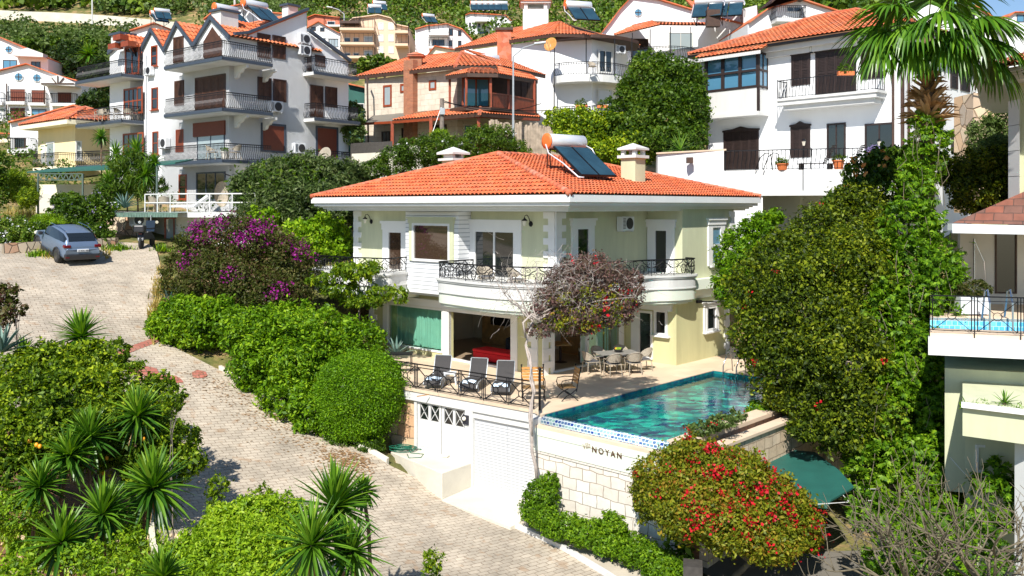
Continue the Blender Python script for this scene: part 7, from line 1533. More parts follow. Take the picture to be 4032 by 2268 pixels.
# ---- street lamp and wooden pole ----
def lamppost(label, x, Y, ytop, ybot, arm, group='street lamps', r=.07):
    t_, b = at(x, ytop, Y), at(x, ybot, Y); L_ = thing('street_lamp', label, 'street lamp', b, group); m = MB(); m.tube([b, t_], r*1.3, 8, taper=.6); k = arm
    m.tube([t_, t_+Vector((k*.5, 0, .55)), t_+Vector((k, 0, .75))], r*.6, 6); m.build('pole', 'galv', L_)
    m = MB(); h = t_+Vector((k, 0, .75)); sg = 1 if k > 0 else -1; m.par(h+Vector((0, -.15, -.04)), (sg*.75, 0, .1), (0, .3, 0), (0, 0, .13)); m.build('lamp_head', 'galv', L_, bevel=.03); return L_
lamppost('tall grey street lamp between the stone house and the bowed balcony house', 2021, 56, 222, 560, 1.3)
lamppost('thin street lamp rising above the hill road', 1355, 110, 55, 160, -1.4, r=.09)
for x, lb in ((363, 'thin white mast above the hill road at left'), (925, 'thin mast behind the apartment house chimney')):
    a, b = at(x, -30, 150 if x < 400 else 90), at(x, 95 if x < 400 else 60, 150 if x < 400 else 90); tag(MB().tube([b, a], .12, 5).build('mast', 'white_paint'), lb, 'mast')
p0, p1 = at(1740, 600, 55), at(1740, 388, 55); WP = thing('utility_pole', 'weathered wooden utility pole in front of the stone house', 'utility pole', p0); MB().tube([p0, p1], .16, 7, taper=.85).build('pole', 'bark', WP); m = MB(); m.par(p1+Vector((-.1, -.25, -1.0)), (.3, 0, 0), (0, .2, 0), (0, 0, .4)); m.build('junction_box', 'galv', WP)
m = MB()
for y0, y1, x1 in ((395, 408, 2130), (402, 400, 2420)):
    a, b = at(1742, y0, 55), at(x1, y1, 62); m.tube([a.lerp(b, t_)+Vector((0, 0, -1.2*4*t_*(1-t_)*.5)) for t_ in np.linspace(0, 1, 9)], .03, 3)
tag(m.build('overhead_cable', 'iron'), 'sagging black cables from the wooden pole towards the houses', 'cable')
tag(MB().tube([at(1738, 420, 54.9), at(1690, 560, 54)], .02, 3).build('guy_wire', 'wire'), 'guy wire running down from the wooden pole', 'wire')
# satellite dish on the apartment balcony, dish on the bowed house
def dish(label, p, R, mat, d=Vector((-.5, -.8, .25))):
    t_ = thing('satellite_dish', label, 'satellite dish', p, 'satellite dishes'); m = MB(); m.lathe(p, [(.03, -.14*R), (R*.5, -.10*R), (R*.85, 0), (R, .10*R), (R*.97, .11*R), (R*.6, -.02*R), (.02, -.08*R)], 18, d); m.build('reflector', mat, t_, True); e = d.normalized(); m = MB(); m.tube([p-Vector((0, 0, R)), p+e*R*1.1], .02, 4); m.tube([p, p-Vector((0, 0, R*1.5))], .03, 4); m.build('arm', 'galv', t_)
dish('tan satellite dish on the lowest right balcony of the apartment house', at(1280, 612, 50), .48, 'rattan'); dish('orange and white satellite dish on the corner of the bowed balcony house', at(2168, 175, 68), .55, 'wood_orange')
# lounge things on the patio
p = at(1010, 735, 49); HCh = thing('hanging_chair', 'wicker hanging egg chair on a black curved stand on the patio', 'hanging chair', (p.x, p.y, pz)); m = MB(); c = at(880, 0, 49.5)
m.tube([(c.x+.75, c.y, pz), (c.x+.8, c.y, pz+1.2), (c.x+.55, c.y, pz+1.95), (c.x, c.y, pz+2.15)], .035, 6); m.tube([(c.x+.75, c.y, pz+.03), (c.x-.4, c.y, pz+.03)], .03, 5); m.build('stand', 'iron', HCh); m = MB(); V = []
for i in range(9):
    for j in range(9): a = -1.9+3.8*i/8; b = math.pi*j/8; V.append((c.x-.1+.42*math.sin(b)*math.sin(a), c.y+.36*math.sin(b)*math.cos(a)+.05, pz+1.0-.72*math.cos(b)))
m.add(V, [(i*9+j, i*9+j+1, i*9+j+10, i*9+j+9) for i in range(8) for j in range(8)]); m.build('basket', 'rattan', HCh)
c = at(745, 0, 47.6); SLg = thing('patio_lounger', 'white cushioned lounger with raised back on the apartment patio', 'lounger', (c.x, c.y, pz)); m = MB(); m.add([(c.x-.95, c.y-.3, pz+.36), (c.x+.3, c.y-.3, pz+.38), (c.x+1.05, c.y-.3, pz+.95), (c.x-.95, c.y+.35, pz+.36), (c.x+.3, c.y+.35, pz+.38), (c.x+1.05, c.y+.35, pz+.95)]+[(c.x-.95, c.y-.3, pz+.26), (c.x+.3, c.y-.3, pz+.28), (c.x+1.1, c.y-.3, pz+.85), (c.x-.95, c.y+.35, pz+.26), (c.x+.3, c.y+.35, pz+.28), (c.x+1.1, c.y+.35, pz+.85)], [(0, 1, 4, 3), (1, 2, 5, 4), (6, 9, 10, 7), (7, 10, 11, 8), (0, 6, 7, 1), (1, 7, 8, 2), (3, 4, 10, 9), (4, 5, 11, 10), (2, 8, 11, 5), (0, 3, 9, 6)]); m.build('mattress', 'white_plastic', SLg)
for x, y in ((-.85, -.25), (.9, -.25), (-.85, .3), (.9, .3)): MB().tube([(c.x+x, c.y+y, pz+.3), (c.x+x*1.1, c.y+y, pz)], .02, 4).build('leg', 'iron', SLg)
for i, (px, lb) in enumerate(((610, 'brown wicker patio chair beside the green canopy post'), (648, 'brown wicker patio chair next to the white lounger'))): q = at(px, 0, 48.6); r = dup(C0, (q.x, q.y, pz), R_(150+i*40)); r['label'] = lb; r['group'] = 'wicker chairs on the patio'
for i, (px, py, lb) in enumerate(((835, 600, 'light wooden chair with tied cushion on the lowest apartment balcony'), (925, 600, 'pale chair right of the table on the lowest apartment balcony'))): q = at(px, py, 52.4); r = dup(C0, (q.x, q.y, 9.08), R_(i*160+90)); r['label'] = lb; r['group'] = 'chairs on the apartment balconies'
pot(885, 628, 52.6, .25, .5, 'potted palm beside the chairs on the lowest apartment balcony', 'potted plants on balconies', z=9.08, mat='travertine', pl='leaf_bright')
for i, px in enumerate((395, 425, 470, 505, 530)): q = at(px, 0, 59.6); r = dup(C0, (q.x, q.y, 12.05), R_(i*70)); r['label'] = ('outermost', 'second', 'third', 'fourth', 'innermost')[i]+' dark chair on the left wing balcony of the apartment house'; r['group'] = 'dark chairs on the left wing balcony'
q = at(2335, 0, 66.5); r = dup(C0, (q.x, q.y+.5, 6.3+(815-297)*68.5/FPX), R_(20)); r['label'] = 'brown armchair on the upper bowed balcony'; r['group'] = 'chairs on neighbouring balconies'
# slatted deckchairs on the white terrace, arch ladder of its pool
for px, lb in ((3232, 'left slatted dark deckchair on the white terrace'), (3345, 'right slatted dark deckchair on the white terrace')):
    q = at(px, 0, 43.6); r = thing('deckchair', lb, 'deckchair', (q.x, q.y, TZ), 'slatted deckchairs on the white terrace'); m = MB()
    for k in range(12): m.box(q.x-1.1+k*.11, q.y-.3, TZ+.3, q.x-1.03+k*.11, q.y+.3, TZ+.33)
    m.build('seat', 'shutter_dark', r); m = MB()
    for k in range(9): m.box(q.x+.2+k*.055, q.y-.3, TZ+.36+k*.1, q.x+.22+k*.055, q.y+.3, TZ+.43+k*.1)
    m.build('backrest', 'shutter_dark', r)
    for x in (-1.0, .4): MB().box(q.x+x, q.y-.3, TZ, q.x+x+.07, q.y+.3, TZ+.3).build('leg', 'shutter_dark', r)
r = thing('arched_handrail', 'dark arched pool handrails on the white terrace', 'handrail', (*at(3020, 0, 43.5)[:2], TZ))
for k in range(2): q = at(3015+k*30, 0, 43.8-k*.2); MB().tube([(q.x-.5, q.y, TZ), (q.x-.25, q.y, TZ+.65), (q.x+.0, q.y, TZ+.85), (q.x+.25, q.y, TZ+.8), (q.x+.35, q.y, TZ)], .025, 5).build('rail', 'iron', r, True)
# camera and planter at the right edge
p = at(3915, 1672, 20.2); sc_ = thing('security_camera', 'white security camera under the planted ledge at right', 'security camera', p); MB().tube([p, p+Vector((.05, -.2, -.1))], .045, 8).build('body', 'white_plastic', sc_); MB().tube([p+Vector((-.02, .03, .12)), p+Vector((0, .03, 0))], .02, 5).build('bracket', 'white_plastic', sc_)
p = at(3830, 1172, 26.4); q = thing('planter', 'white rectangular planter with dark flowers on the neighbouring pool deck', 'planter', (p.x, p.y, za)); m = MB(); m.prism([(p.x-.45, p.y-.2), (p.x+.4, p.y-.2), (p.x+.4, p.y+.2), (p.x-.45, p.y+.2)], za+.05, za+.55); m.build('box', 'white_plastic', q); foliage('plant', [((p.x, p.y, za+.75), .5, .25, .3)], 'leaf_dull', q, size=.07)
# ---- the parked car ----
SPEC['rim_metal'] = ((.10, .10, .11), .35, .1, 5, 0, .7)
def make_car(loc, rz, L=4.45, W=1.83, H=1.62):
    r = thing('parked_car', 'blue grey compact suv parked on the paved slope below the hedge', 'car', (0, 0, 0))
    # profile stations: x along the car (rear at -), z lines; body lofted across the width
    st = [(-2.22, .45, .80, .80, .80), (-2.20, .32, .98, .98, .74), (-2.10, .28, 1.12, 1.14, .80), (-1.95, .27, 1.14, 1.36, .85), (-1.55, .26, 1.12, 1.57, .88), (-.9, .24, 1.08, 1.62, .90), (-.1, .24, 1.05, 1.63, .90), (.45, .24, 1.03, 1.54, .90), (1.05, .24, 1.0, 1.12, .89), (1.5, .26, .97, 1.02, .87), (1.95, .28, .88, .92, .82), (2.18, .34, .74, .76, .72), (2.22, .45, .6, .6, .62)]
    V = []; n = 12
    for x, zb_, zs, zt_, hw in st:
        tw = hw*(.80 if zt_ > zs+.05 else .9)
        sec = [(-hw*.92, zb_), (-hw, zb_+.15), (-hw*1.01, (zb_+zs)/2), (-hw*.97, zs), (-tw, zs+(zt_-zs)*.85), (-tw*.75, zt_), (tw*.75, zt_), (tw, zs+(zt_-zs)*.85), (hw*.97, zs), (hw*1.01, (zb_+zs)/2), (hw, zb_+.15), (hw*.92, zb_)]
        V += [(x, y, z) for y, z in sec]
    m = MB(); k = len(st); F_ = [(i*n+j, i*n+j+1, (i+1)*n+j+1, (i+1)*n+j) for i in range(k-1) for j in range(n-1)]; m.add(V, F_+[tuple(range(n)), tuple((k-1)*n+j for j in range(n))[::-1]]+[(i*n+n-1, i*n, (i+1)*n, (i+1)*n+n-1) for i in range(k-1)])
    b = m.build('body', 'car_paint', r, True); sm = b.modifiers.new('round', 'SUBSURF'); sm.levels = sm.render_levels = 1
    def skin(name, idx, rows, mat, out=.012):
        m = MB(); 
        for (i, j0, j1, f0, f1, g0, g1) in rows:
            P = lambda ii, jj: Vector(V[ii*n+jj]); a, b_, c, d = P(i, j0), P(i, j1), P(i+1, j1), P(i+1, j0)
            q = [a.lerp(b_, f0).lerp(d.lerp(c, f0), g0), a.lerp(b_, f1).lerp(d.lerp(c, f1), g0), a.lerp(b_, f1).lerp(d.lerp(c, f1), g1), a.lerp(b_, f0).lerp(d.lerp(c, f0), g1)]
            nn = (q[1]-q[0]).cross(q[3]-q[0]).normalized(); ce = Vector((q[0].x, 0, .9)); nn = nn if nn.dot(q[0]-ce) > 0 else -nn
            m.add([v+nn*out for v in q], [(0, 1, 2, 3)])
        m.build(name, mat, r)
    for s_ in (0, 1):
        j0, j1 = (3, 4) if s_ == 0 else (8, 7)
        skin('side_window', 0, [(i, j0, j1, .08, .98, 0, 1) for i in (3, 4, 5, 6)]+[(7, j0, j1, .1, .9, 0, .8)], 'pane_dark', .006)
    skin('rear_window', 0, [(2, 5, 6, -.1, 1.1, .25, 1), (3, 5, 6, -.1, 1.1, .0, .75)], 'pane_dark', .012)
    skin('windscreen', 0, [(7, 5, 6, -.08, 1.08, .05, 1)], 'pane_dark', .012)
    m = MB(); m.box(-2.27, -.82, .30, -2.05, .82, .60); m.build('rear_bumper', 'black_plastic', r, bevel=.06)
    m = MB(); m.box(-2.285, -.26, .72, -2.23, .26, .84); PL = m.build('number_plate', 'plate_white', r)
    cu = bpy.data.curves.new('plate_text', 'FONT'); cu.body = '34 BOU 480'; cu.size = .095; cu.extrude = .002; cu.materials.append(M('black_plastic')); o = bpy.data.objects.new('plate_tmp', cu); C.objects.link(o); me = bpy.data.meshes.new_from_object(o); bpy.data.objects.remove(o); o = bpy.data.objects.new('plate_text', me); C.objects.link(o); o.parent = PL; o.rotation_euler = (R_(90), 0, R_(-90)); o.location = (-2.29, .24, .745)
    for s_ in (-1, 1):
        m = MB(); m.box(-2.23, min(s_*.55, s_*.88), .90, -2.0, max(s_*.55, s_*.88), 1.04); m.build('tail_light', 'lamp_red', r, bevel=.03)
        m = MB(); m.box(-2.28, min(s_*.62, s_*.8), .42, -2.25, max(s_*.62, s_*.8), .48); m.build('reflector', 'lamp_red', r)
        m = MB(); m.box(2.05, min(s_*.5, s_*.8), .68, 2.2, max(s_*.5, s_*.8), .82); m.build('headlight', 'lamp_glass', r, bevel=.03)
        m = MB(); m.box(.55, min(s_*.92, s_*1.1), .98, .75, max(s_*.92, s_*1.1), 1.14); m.build('mirror', 'black_plastic', r, bevel=.03)
        m = MB(); m.tube([(-1.6, s_*.62, 1.60), (-.9, s_*.66, 1.69), (.3, s_*.66, 1.64)], .02, 5); m.build('roof_rail', 'chrome', r)
        for x in (-1.35, 1.32):
            m = MB(); m.lathe((x, s_*.70, .34), [(.2, 0), (.34, .0), (.345, .06), (.345, .18), (.33, .22), (.22, .225)], 22, (0, s_, 0)); wh = m.build('wheel', 'black_rubber', r, True)
            m = MB(); m.lathe((x, s_*.70, .34), [(.18, .2), (.19, .228), (.05, .235)], 20, (0, s_, 0))
            m.build('rim', 'rim_metal', wh); m = MB(); m.box(x-.42, min(s_*.86, s_*.935), .3, x+.42, max(s_*.86, s_*.935), .56) if False else None
            m = MB(); m.tube([(x+.42*math.cos(t_), s_*.915, .34+.42*math.sin(t_)) for t_ in np.linspace(0, math.pi, 10)], .045, 5); m.build('wheel_arch', 'black_plastic', r)
        m = MB(); m.box(-1.0, min(s_*.88, s_*.935), .24, .95, max(s_*.88, s_*.935), .40); m.build('side_skirt', 'black_plastic', r)
    r.location = loc; return r
pc = (rp(250, 1035)+rp(380, 1010))/2; car = make_car(pc, 0)
cr_, cf_ = rp(262, 1043), rp(182, 1020); hd = Vector((-.72, .69, 0)); hd.normalize()
c0 = rp(245, 1043)+Vector((-.62, 1.5, 0)); car.scale = (.92,)*3; 
g1, g0 = T(c0.x+hd.x*1.3, c0.y+hd.y*1.3), T(c0.x-hd.x*1.3, c0.y-hd.y*1.3)
sd = Vector((-hd.y, hd.x, 0)); gl, gr = T(c0.x+sd.x*.8, c0.y+sd.y*.8), T(c0.x-sd.x*.8, c0.y-sd.y*.8)
car.location = (c0.x, c0.y, (g0+g1)/2+.03); car.rotation_euler = (math.atan2(gl-gr, 1.6), -math.atan2(g1-g0, 2.6), math.atan2(hd.y, hd.x))
# ---- motorcycle with top box ----
p = rp(556, 982); MC = thing('motorcycle', 'black motorcycle with top box and round mirrors parked under the green awning', 'motorcycle', p)
def mp_(x, y, z): return (p.x+x, p.y+y*.95+.1*x, p.z+z)       # seen from behind: x across, y forward
for y in (0, 1.4): m = MB(); m.lathe(mp_(-.06, y, .31), [(.2, 0), (.31, .01), (.32, .06), (.31, .11), (.2, .12)], 18, (1, .1, 0)); m.build('wheel', 'black_rubber', MC)
m = MB(); m.add([mp_(*q) for q in ((-.15, -.1, .45), (.15, -.1, .45), (.18, 1.3, .5), (-.18, 1.3, .5), (-.14, .0, .82), (.14, .0, .82), (.16, .9, .85), (-.16, .9, .85))], [(0, 1, 2, 3), (4, 5, 6, 7), (0, 1, 5, 4), (1, 2, 6, 5), (2, 3, 7, 6), (3, 0, 4, 7)]); m.build('body', 'black_plastic', MC)
m = MB(); m.par(mp_(-.24, -.35, .84), (.48, .05, 0), (0, .4, 0), (0, 0, .34)); m.build('top_box', 'black_plastic', MC, bevel=.05)
m = MB(); m.par(mp_(-.1, -.12, .42), (.2, .02, 0), (0, .01, 0), (0, 0, .14)); m.build('number_plate', 'plate_white', MC)
m = MB(); m.par(mp_(-.08, -.14, .72), (.16, .02, 0), (0, .01, 0), (0, 0, .07)); m.build('tail_light', 'lamp_red', MC)
m = MB(); m.tube([mp_(-.4, 1.0, 1.05), mp_(0, 1.05, 1.0), mp_(.4, 1.0, 1.05)], .018, 5)
for x in (-.38, .38): m.tube([mp_(x*.8, 1.0, 1.03), mp_(x, .95, 1.28)], .01, 4)
m.build('handlebar', 'iron', MC)
for x in (-.38, .38): MB().lathe(mp_(x*1.1, .93, 1.32), [(.02, 0), (.08, .01), (.08, .03)], 10, (0, -1, 0)).build('mirror', 'chrome', MC)
m = MB(); m.par(mp_(-.22, 1.1, .85), (.44, .04, 0), (0, .06, 0), (0, .1, .55)); m.build('windscreen', 'pane_dark', MC)
# outdoor unit and plain door panel under the awning
Fa = Face(at(548, 0, 47.2).x, 47.2, 88); ac(Fa, 552, 888, 0, 'large outdoor unit under the green awning above the motorcycle', sc=1.1)
# ================= plants =================
# far wooded hillside: nobody could count it
rg = np.random.default_rng(11); VV = []; TT = []
def wood(n, x0, x1, y0, y1, cond, mat, name, seed, s0=1.6, s1=3.2, per=90, leaf=.75):
    rg = np.random.default_rng(seed); P = []; k = 0
    while len(P) < n and k < n*8:
        k += 1; y = y0+(y1-y0)*rg.random()**.8; px = x0+(x1-x0)*rg.random(); x = (px-2016)*y/FPX
        if cond(px, y, x): P.append((x, y))
    P = np.array(P); Z = TN(P[:, 0], P[:, 1]); V = []; tn = []
    for (x, y), z in zip(P, Z):
        R = rg.uniform(s0, s1)*(.75+y/400); lf = leaf*(.4+y/300); m = int(per*(R/2.4)**1.2)
        d = rg.normal(size=(m, 3)); d /= np.linalg.norm(d, axis=1)[:, None]; d[:, 2] = np.abs(d[:, 2])*1.0-.15
        c = np.array([x, y, z+R*.15]); p = c+d*R*np.array([1, 1, 1.05])*(.7+.35*rg.random((m, 1)))
        nr = d*.7+rg.normal(size=(m, 3))*.6+np.array([0, 0, .3]); nr /= np.linalg.norm(nr, axis=1)[:, None]; a = np.cross(nr, rg.normal(size=(m, 3))); a /= np.linalg.norm(a, axis=1)[:, None]; s = np.cross(nr, a); L = lf*(.6+.8*rg.random((m, 1)))
        V.append(np.stack([p-a*L*.5, p+s*L*.4, p+a*L*.5, p-s*L*.4], 1).reshape(-1, 3)); t0 = rg.random()*.55; tn.append(np.repeat(np.clip(t0+.45*rg.random(m), 0, 1), 4))
    V = np.concatenate(V); o = mk(name, V, np.arange(len(V), dtype=np.int32).reshape(-1, 4), mat, tone=np.concatenate(tn)); return o
hrp = [(2016+p.x/p.y*FPX, p.y) for p in hr]
def HRF(px, y):
    if px > 760: return True
    yr = np.interp(px, [q[0] for q in hrp], [q[1] for q in hrp]); return not (yr-9 < y < yr+9)
o = wood(2600, -300, 4300, 165, 400, lambda px, y, x: HRF(px, y), 'leaf_far', 'hill_woods', 21, 2.2, 4.2, 46, 1.3); tag(o, 'dense green woodland covering the far hillside', 'woodland', kind='stuff')
o = wood(620, -200, 1230, 88, 178, lambda px, y, x: not (560 < px < 830 and y > 120 and y < 170) and HRF(px, y), 'leaf_olive', 'hill_scrub', 23, 1.6, 3.2, 90, .55); tag(o, 'grey green olive scrub below the hill road', 'scrub', kind='stuff')
o = wood(560, 1200, 4200, 92, 175, lambda px, y, x: not (1180 < px < 2060 and y < 112), 'leaf_far', 'hill_scrub', 25, 1.6, 3.0, 90, .55); tag(o, 'green scrub between the hillside houses', 'scrub', kind='stuff')
o = wood(420, -200, 4200, 54, 92, lambda px, y, x: not (1350 < px < 3900 and y < 74) and not (1180 < px < 2060), 'leaf_deep', 'scrub', 27, 1.0, 2.0, 150, .32); tag(o, 'low green scrub on the slopes between the white houses', 'scrub', kind='stuff')
G = lambda *a, **k: plant(*a, **k)
# ---- around the villa ----
leafmat('leaf_topiary', [(.03, .08, .002), (.08, .19, .004), (.15, .31, .006), (.28, .45, .012)])
G('bougainvillea', 'huge domed bougainvillea with purple flowers left of the villa', 'bougainvillea', [(735, 1080, 92, 85, 38.5), (805, 990, 115, 100, 38.5), (905, 945, 130, 95, 38.5), (1020, 965, 130, 95, 38.3), (1130, 1040, 110, 105, 38), (900, 1090, 170, 110, 37.5), (800, 1165, 95, 85, 37.8), (1020, 1150, 160, 100, 37), (1150, 1160, 80, 80, 37.5)],
 'leaf_dull', dens=3.0, size=.12, seed=31, shell=.66, lump=.13, clump=.5, stems=6, trunk=.12, bark='twig_pale', maxn=52000, up=.2, blooms=(('blossoms', 'bloom_purple', 420, dict(size=.10, spread=.30, per=24, zone=lambda c: math.sin(c[0]*1.9+c[2]*1.3)*math.sin(c[2]*2.6-c[0]*.9+1)+.38*(c[2]-4.6) > .14)),))
G('shrub', 'glossy green shrub below the purple bougainvillea by the road', 'shrub', [(690, 1270, 90, 80, 35.3), (790, 1290, 100, 85, 35), (640, 1300, 60, 60, 35.6), (750, 1220, 90, 60, 35.6), (870, 1240, 90, 70, 35.4)], 'leaf_bright', dens=2.6, size=.15, seed=32, asp=.45, maxn=26000)
G('laurel_hedge', 'broad glossy green hedge between the road and the terrace', 'hedge', [(1000, 1300, 130, 95, 34), (1130, 1290, 130, 95, 34), (1270, 1330, 140, 110, 33.6), (1400, 1360, 115, 105, 33.8), (1030, 1420, 120, 110, 33.2), (1170, 1440, 130, 115, 32.8), (1290, 1410, 110, 90, 33.6), (1130, 1570, 110, 95, 31.9), (1240, 1620, 110, 80, 31.3), (1010, 1500, 80, 60, 33)],
 'leaf_bright', dens=2.6, size=.15, seed=33, asp=.45, maxn=52000, trunk=.1)
G('clipped_bush', 'large round clipped bush beside the garage stone wall', 'bush', [(1420, 1545, 178, 165, 31.2), (1400, 1640, 150, 110, 31.1), (1470, 1480, 110, 90, 31.3)], 'leaf_topiary', dens=3.6, size=.065, seed=34, clump=.2, lump=.045, shoots=0, shell=.84, maxn=90000, up=.3, trunk=.1)
G('grass_tufts', 'dark grass and ivy tufts under the clipped bush', 'ground cover', [(1350, 1735, 80, 35, 30.8), (1450, 1755, 60, 30, 30.4), (1280, 1715, 50, 25, 31)], 'leaf_deep', dens=3, size=.12, asp=.2, seed=35, trunk=0)
tl = thing('young_tree', 'slender young tree with flat sprays of leaves beside the left balcony', 'tree', at(1414, 1440, 35.5)); m = MB(); t0, t1 = at(1414, 1440, 35.5), at(1414, 1100, 35.5); m.tube([t0, t1], .05, 6, taper=.5)
for px, py in ((1290, 1090), (1340, 1160), (1500, 1150), (1560, 1170), (1360, 1060), (1480, 1060), (1440, 1200), (1260, 1110)): limb(m, at(1414, 1170+random.randint(-60, 40), 35.5), at(px, py, 35.5-.3*random.random()), .02, 4, .1, 3)
m.build('trunk', 'bark', tl, True); foliage('crown', pb([(1400, 1070, 95, 34, 35.4), (1345, 1062, 40, 26, 35.4), (1460, 1062, 45, 24, 35.5), (1270, 1105, 60, 26, 35.2), (1330, 1140, 75, 28, 35.3), (1400, 1185, 60, 24, 35.2), (1500, 1150, 60, 26, 35.3), (1570, 1165, 38, 34, 35.1), (1460, 1185, 60, 24, 35)]), 'leaf_citrus', tl, dens=1.5, size=.18, asp=.4, hang=.8, seed=36, tonebias=.05)
# climbing bougainvillea over the terrace
cb = thing('climbing_bougainvillea', 'half bare bougainvillea on a twisted grey stem arching over the terrace', 'bougainvillea', gp(2115, 1870, -2.6)); m = MB()
st = [at(2115, 1895, 26.2), at(2095, 1780, 26.2), at(2085, 1640, 26.3), at(2105, 1540, 26.5), at(2090, 1440, 26.8), at(2070, 1360, 27), at(2095, 1270, 27.2)]
sm_ = []
for a, b in zip(st, st[1:]): sm_ += [a, a.lerp(b, .5)+Vector((random.uniform(-.05, .05), 0, 0))]
m.tube(sm_+[st[-1]], .05, 7, taper=.75); m.tube([p+Vector((.07*math.sin(i*1.3), -.08, 0)) for i, p in enumerate(sm_[3:])], .03, 6, taper=.7); m.tube([at(2070, 1330, 26.9), at(2060, 1270, 26.8), at(2090, 1240, 26.9), at(2130, 1270, 27)], .035, 5)
br = []
tips = [(1990, 1150), (2010, 1080), (2060, 1060), (2110, 1030), (2190, 1040), (2260, 1010), (2330, 1020), (2400, 1060), (2460, 1100), (2500, 1170), (2470, 1230), (2390, 1260), (2300, 1290), (2200, 1270), (1960, 1120), (2030, 1190), (2150, 1130), (2280, 1120), (2380, 1160)]
for px, py in tips:
    q = limb(m, st[-1]+Vector((random.uniform(-.1, .2), 0, random.uniform(0, .3))), at(px, py, 27.6+random.random()*1.6), .03, 5, .14, 5, .4)
    for s in q[2:]:
        for _ in range(3): e = s+Vector([random.gauss(0, .42) for _ in range(3)]); limb(m, s, e, .009, 3, .3, 3); br.append(e)
m.build('trunk', 'bark_grey', cb, True); m = MB(); rr = random.Random(9)
for _ in range(650):
    px = rr.gauss(2190, 120); py = rr.gauss(1135, 65); s = at(px, py, 27+rr.random()*1.3); e = s+Vector([rr.gauss(0, .25) for _ in range(3)]); limb(m, s, e, .006, 3, .35, 3)
m.build('twigs', 'twig_pale', cb)
BB = pb([(2330, 1080, 120, 70, 28.4), (2430, 1150, 95, 80, 28.6), (2380, 1220, 110, 60, 28.2), (2250, 1250, 110, 60, 27.9), (2250, 1130, 110, 80, 28.2), (2170, 1200, 90, 70, 27.8), (2130, 1300, 50, 30, 27.3), (2480, 1120, 50, 60, 28.8)])
foliage('crown', BB, 'leaf_dry', cb, dens=1.2, size=.085, seed=37, lump=.28, clump=.7, up=.1); foliage('crown_leaves', pb([(2300, 1200, 170, 90, 28), (2180, 1260, 80, 50, 27.6)]), 'leaf_boug', cb, dens=.3, size=.085, seed=38)
flower('blossoms', pb([(2290, 1020, 60, 20, 28), (2400, 1220, 40, 50, 27.5), (2480, 1170, 40, 50, 28.2), (2330, 1290, 40, 20, 27.6)]), 'bloom_red', cb, 16, 5, size=.1, spread=.2, per=12)
G('ivy_clump', 'dark green ivy clump at the foot of the grey climbing stem', 'ivy', [(2130, 1955, 62, 62, 25.9), (2120, 2010, 70, 45, 25.8), (2160, 1900, 40, 35, 26)], 'leaf_clip', dens=3, size=.09, seed=39, trunk=0)
G('ivy_hedge', 'low trailing ivy hedge along the foot of the white stone wall', 'ivy', [(2130, 2035, 70, 40, 25.4), (2210, 2070, 80, 42, 25), (2300, 2095, 80, 45, 24.5), (2410, 2080, 60, 60, 24.2), (2400, 2135, 80, 45, 24), (2500, 2165, 80, 50, 23.4), (2590, 2215, 80, 55, 22.9), (2650, 2265, 80, 60, 22.3)], 'leaf_clip', dens=3, size=.085, seed=40, trunk=0, crown='foliage')
# red bougainvillea
G('bougainvillea', 'wide mounded bougainvillea with bright red flowers at the lower right', 'bougainvillea', [(2620, 1900, 130, 125, 23.3), (2740, 1840, 140, 110, 23.3), (2870, 1880, 150, 120, 23), (2990, 1960, 150, 110, 22.8), (3110, 2040, 115, 110, 22.6), (2720, 1990, 160, 130, 22.5), (2870, 2050, 170, 110, 22.3), (3020, 2110, 150, 90, 22.2), (2560, 1960, 70, 90, 23), (3190, 2090, 50, 90, 22.4)],
 'leaf_boug', dens=2.6, size=.10, seed=41, lump=.07, shell=.75, clump=.35, trunk=.1, bark='twig', maxn=68000, up=.35, blooms=(('blossoms', 'bloom_red', 150, dict(size=.075, spread=.19, per=26, zone=lambda c: c[0] > 4.2 or random.random() < .25)),))
G('climber', 'dark leaved climber below the red bougainvillea', 'climber', [(2660, 2150, 40, 60, 22.9), (2690, 2220, 45, 55, 22.5)], 'leaf_deep', dens=2, size=.2, seed=42, trunk=0)
for px, py, lb in ((2760, 1690, 'low red flowered plants beside the pool coping'), (2850, 1660, 'dry purple plant spikes beside the pool')): G('low_plant', lb, 'plant', [(px, py, 60, 22, 24.6), (px+50, py-20, 40, 22, 25)], 'leaf_olive', dens=1.6, size=.09, seed=px, trunk=0, blooms=(('blossoms', 'bloom_red', 5, dict(size=.06, spread=.1)),))
G('shade_shrub', 'leafy shrub in the planter at the far pool end', 'shrub', [(3000, 1610, 60, 30, 28), (3080, 1590, 60, 40, 28.5)], 'leaf_bright', dens=1.6, size=.12, seed=44, trunk=0)
# ---- the ivy-clad mass and palm on the right ----
G('bougainvillea', 'towering unclipped bougainvillea hedge with few flowers behind the pool', 'bougainvillea', [(3000, 1130, 130, 140, 29.5), (3110, 1045, 140, 140, 30), (3230, 955, 140, 135, 30.5), (3360, 870, 130, 130, 31), (3020, 1300, 140, 160, 28.6), (3180, 1200, 190, 200, 28), (3360, 1120, 180, 220, 28.5), (3120, 1440, 160, 150, 27.6), (3290, 1420, 200, 190, 26.8), (3060, 1560, 70, 60, 27.6), (3200, 1600, 120, 110, 26.8), (3350, 1640, 170, 150, 26), (3180, 1690, 90, 40, 26), (3440, 1000, 110, 150, 29.5)],
 'leaf_hedge', dens=2.6, size=.125, seed=51, lump=.14, shell=.62, clump=.5, trunk=.2, stems=8, maxn=110000, up=.25, tonebias=-.17, blooms=(('blossoms', 'bloom_red', 16, dict(size=.09, spread=.15, per=12)),))
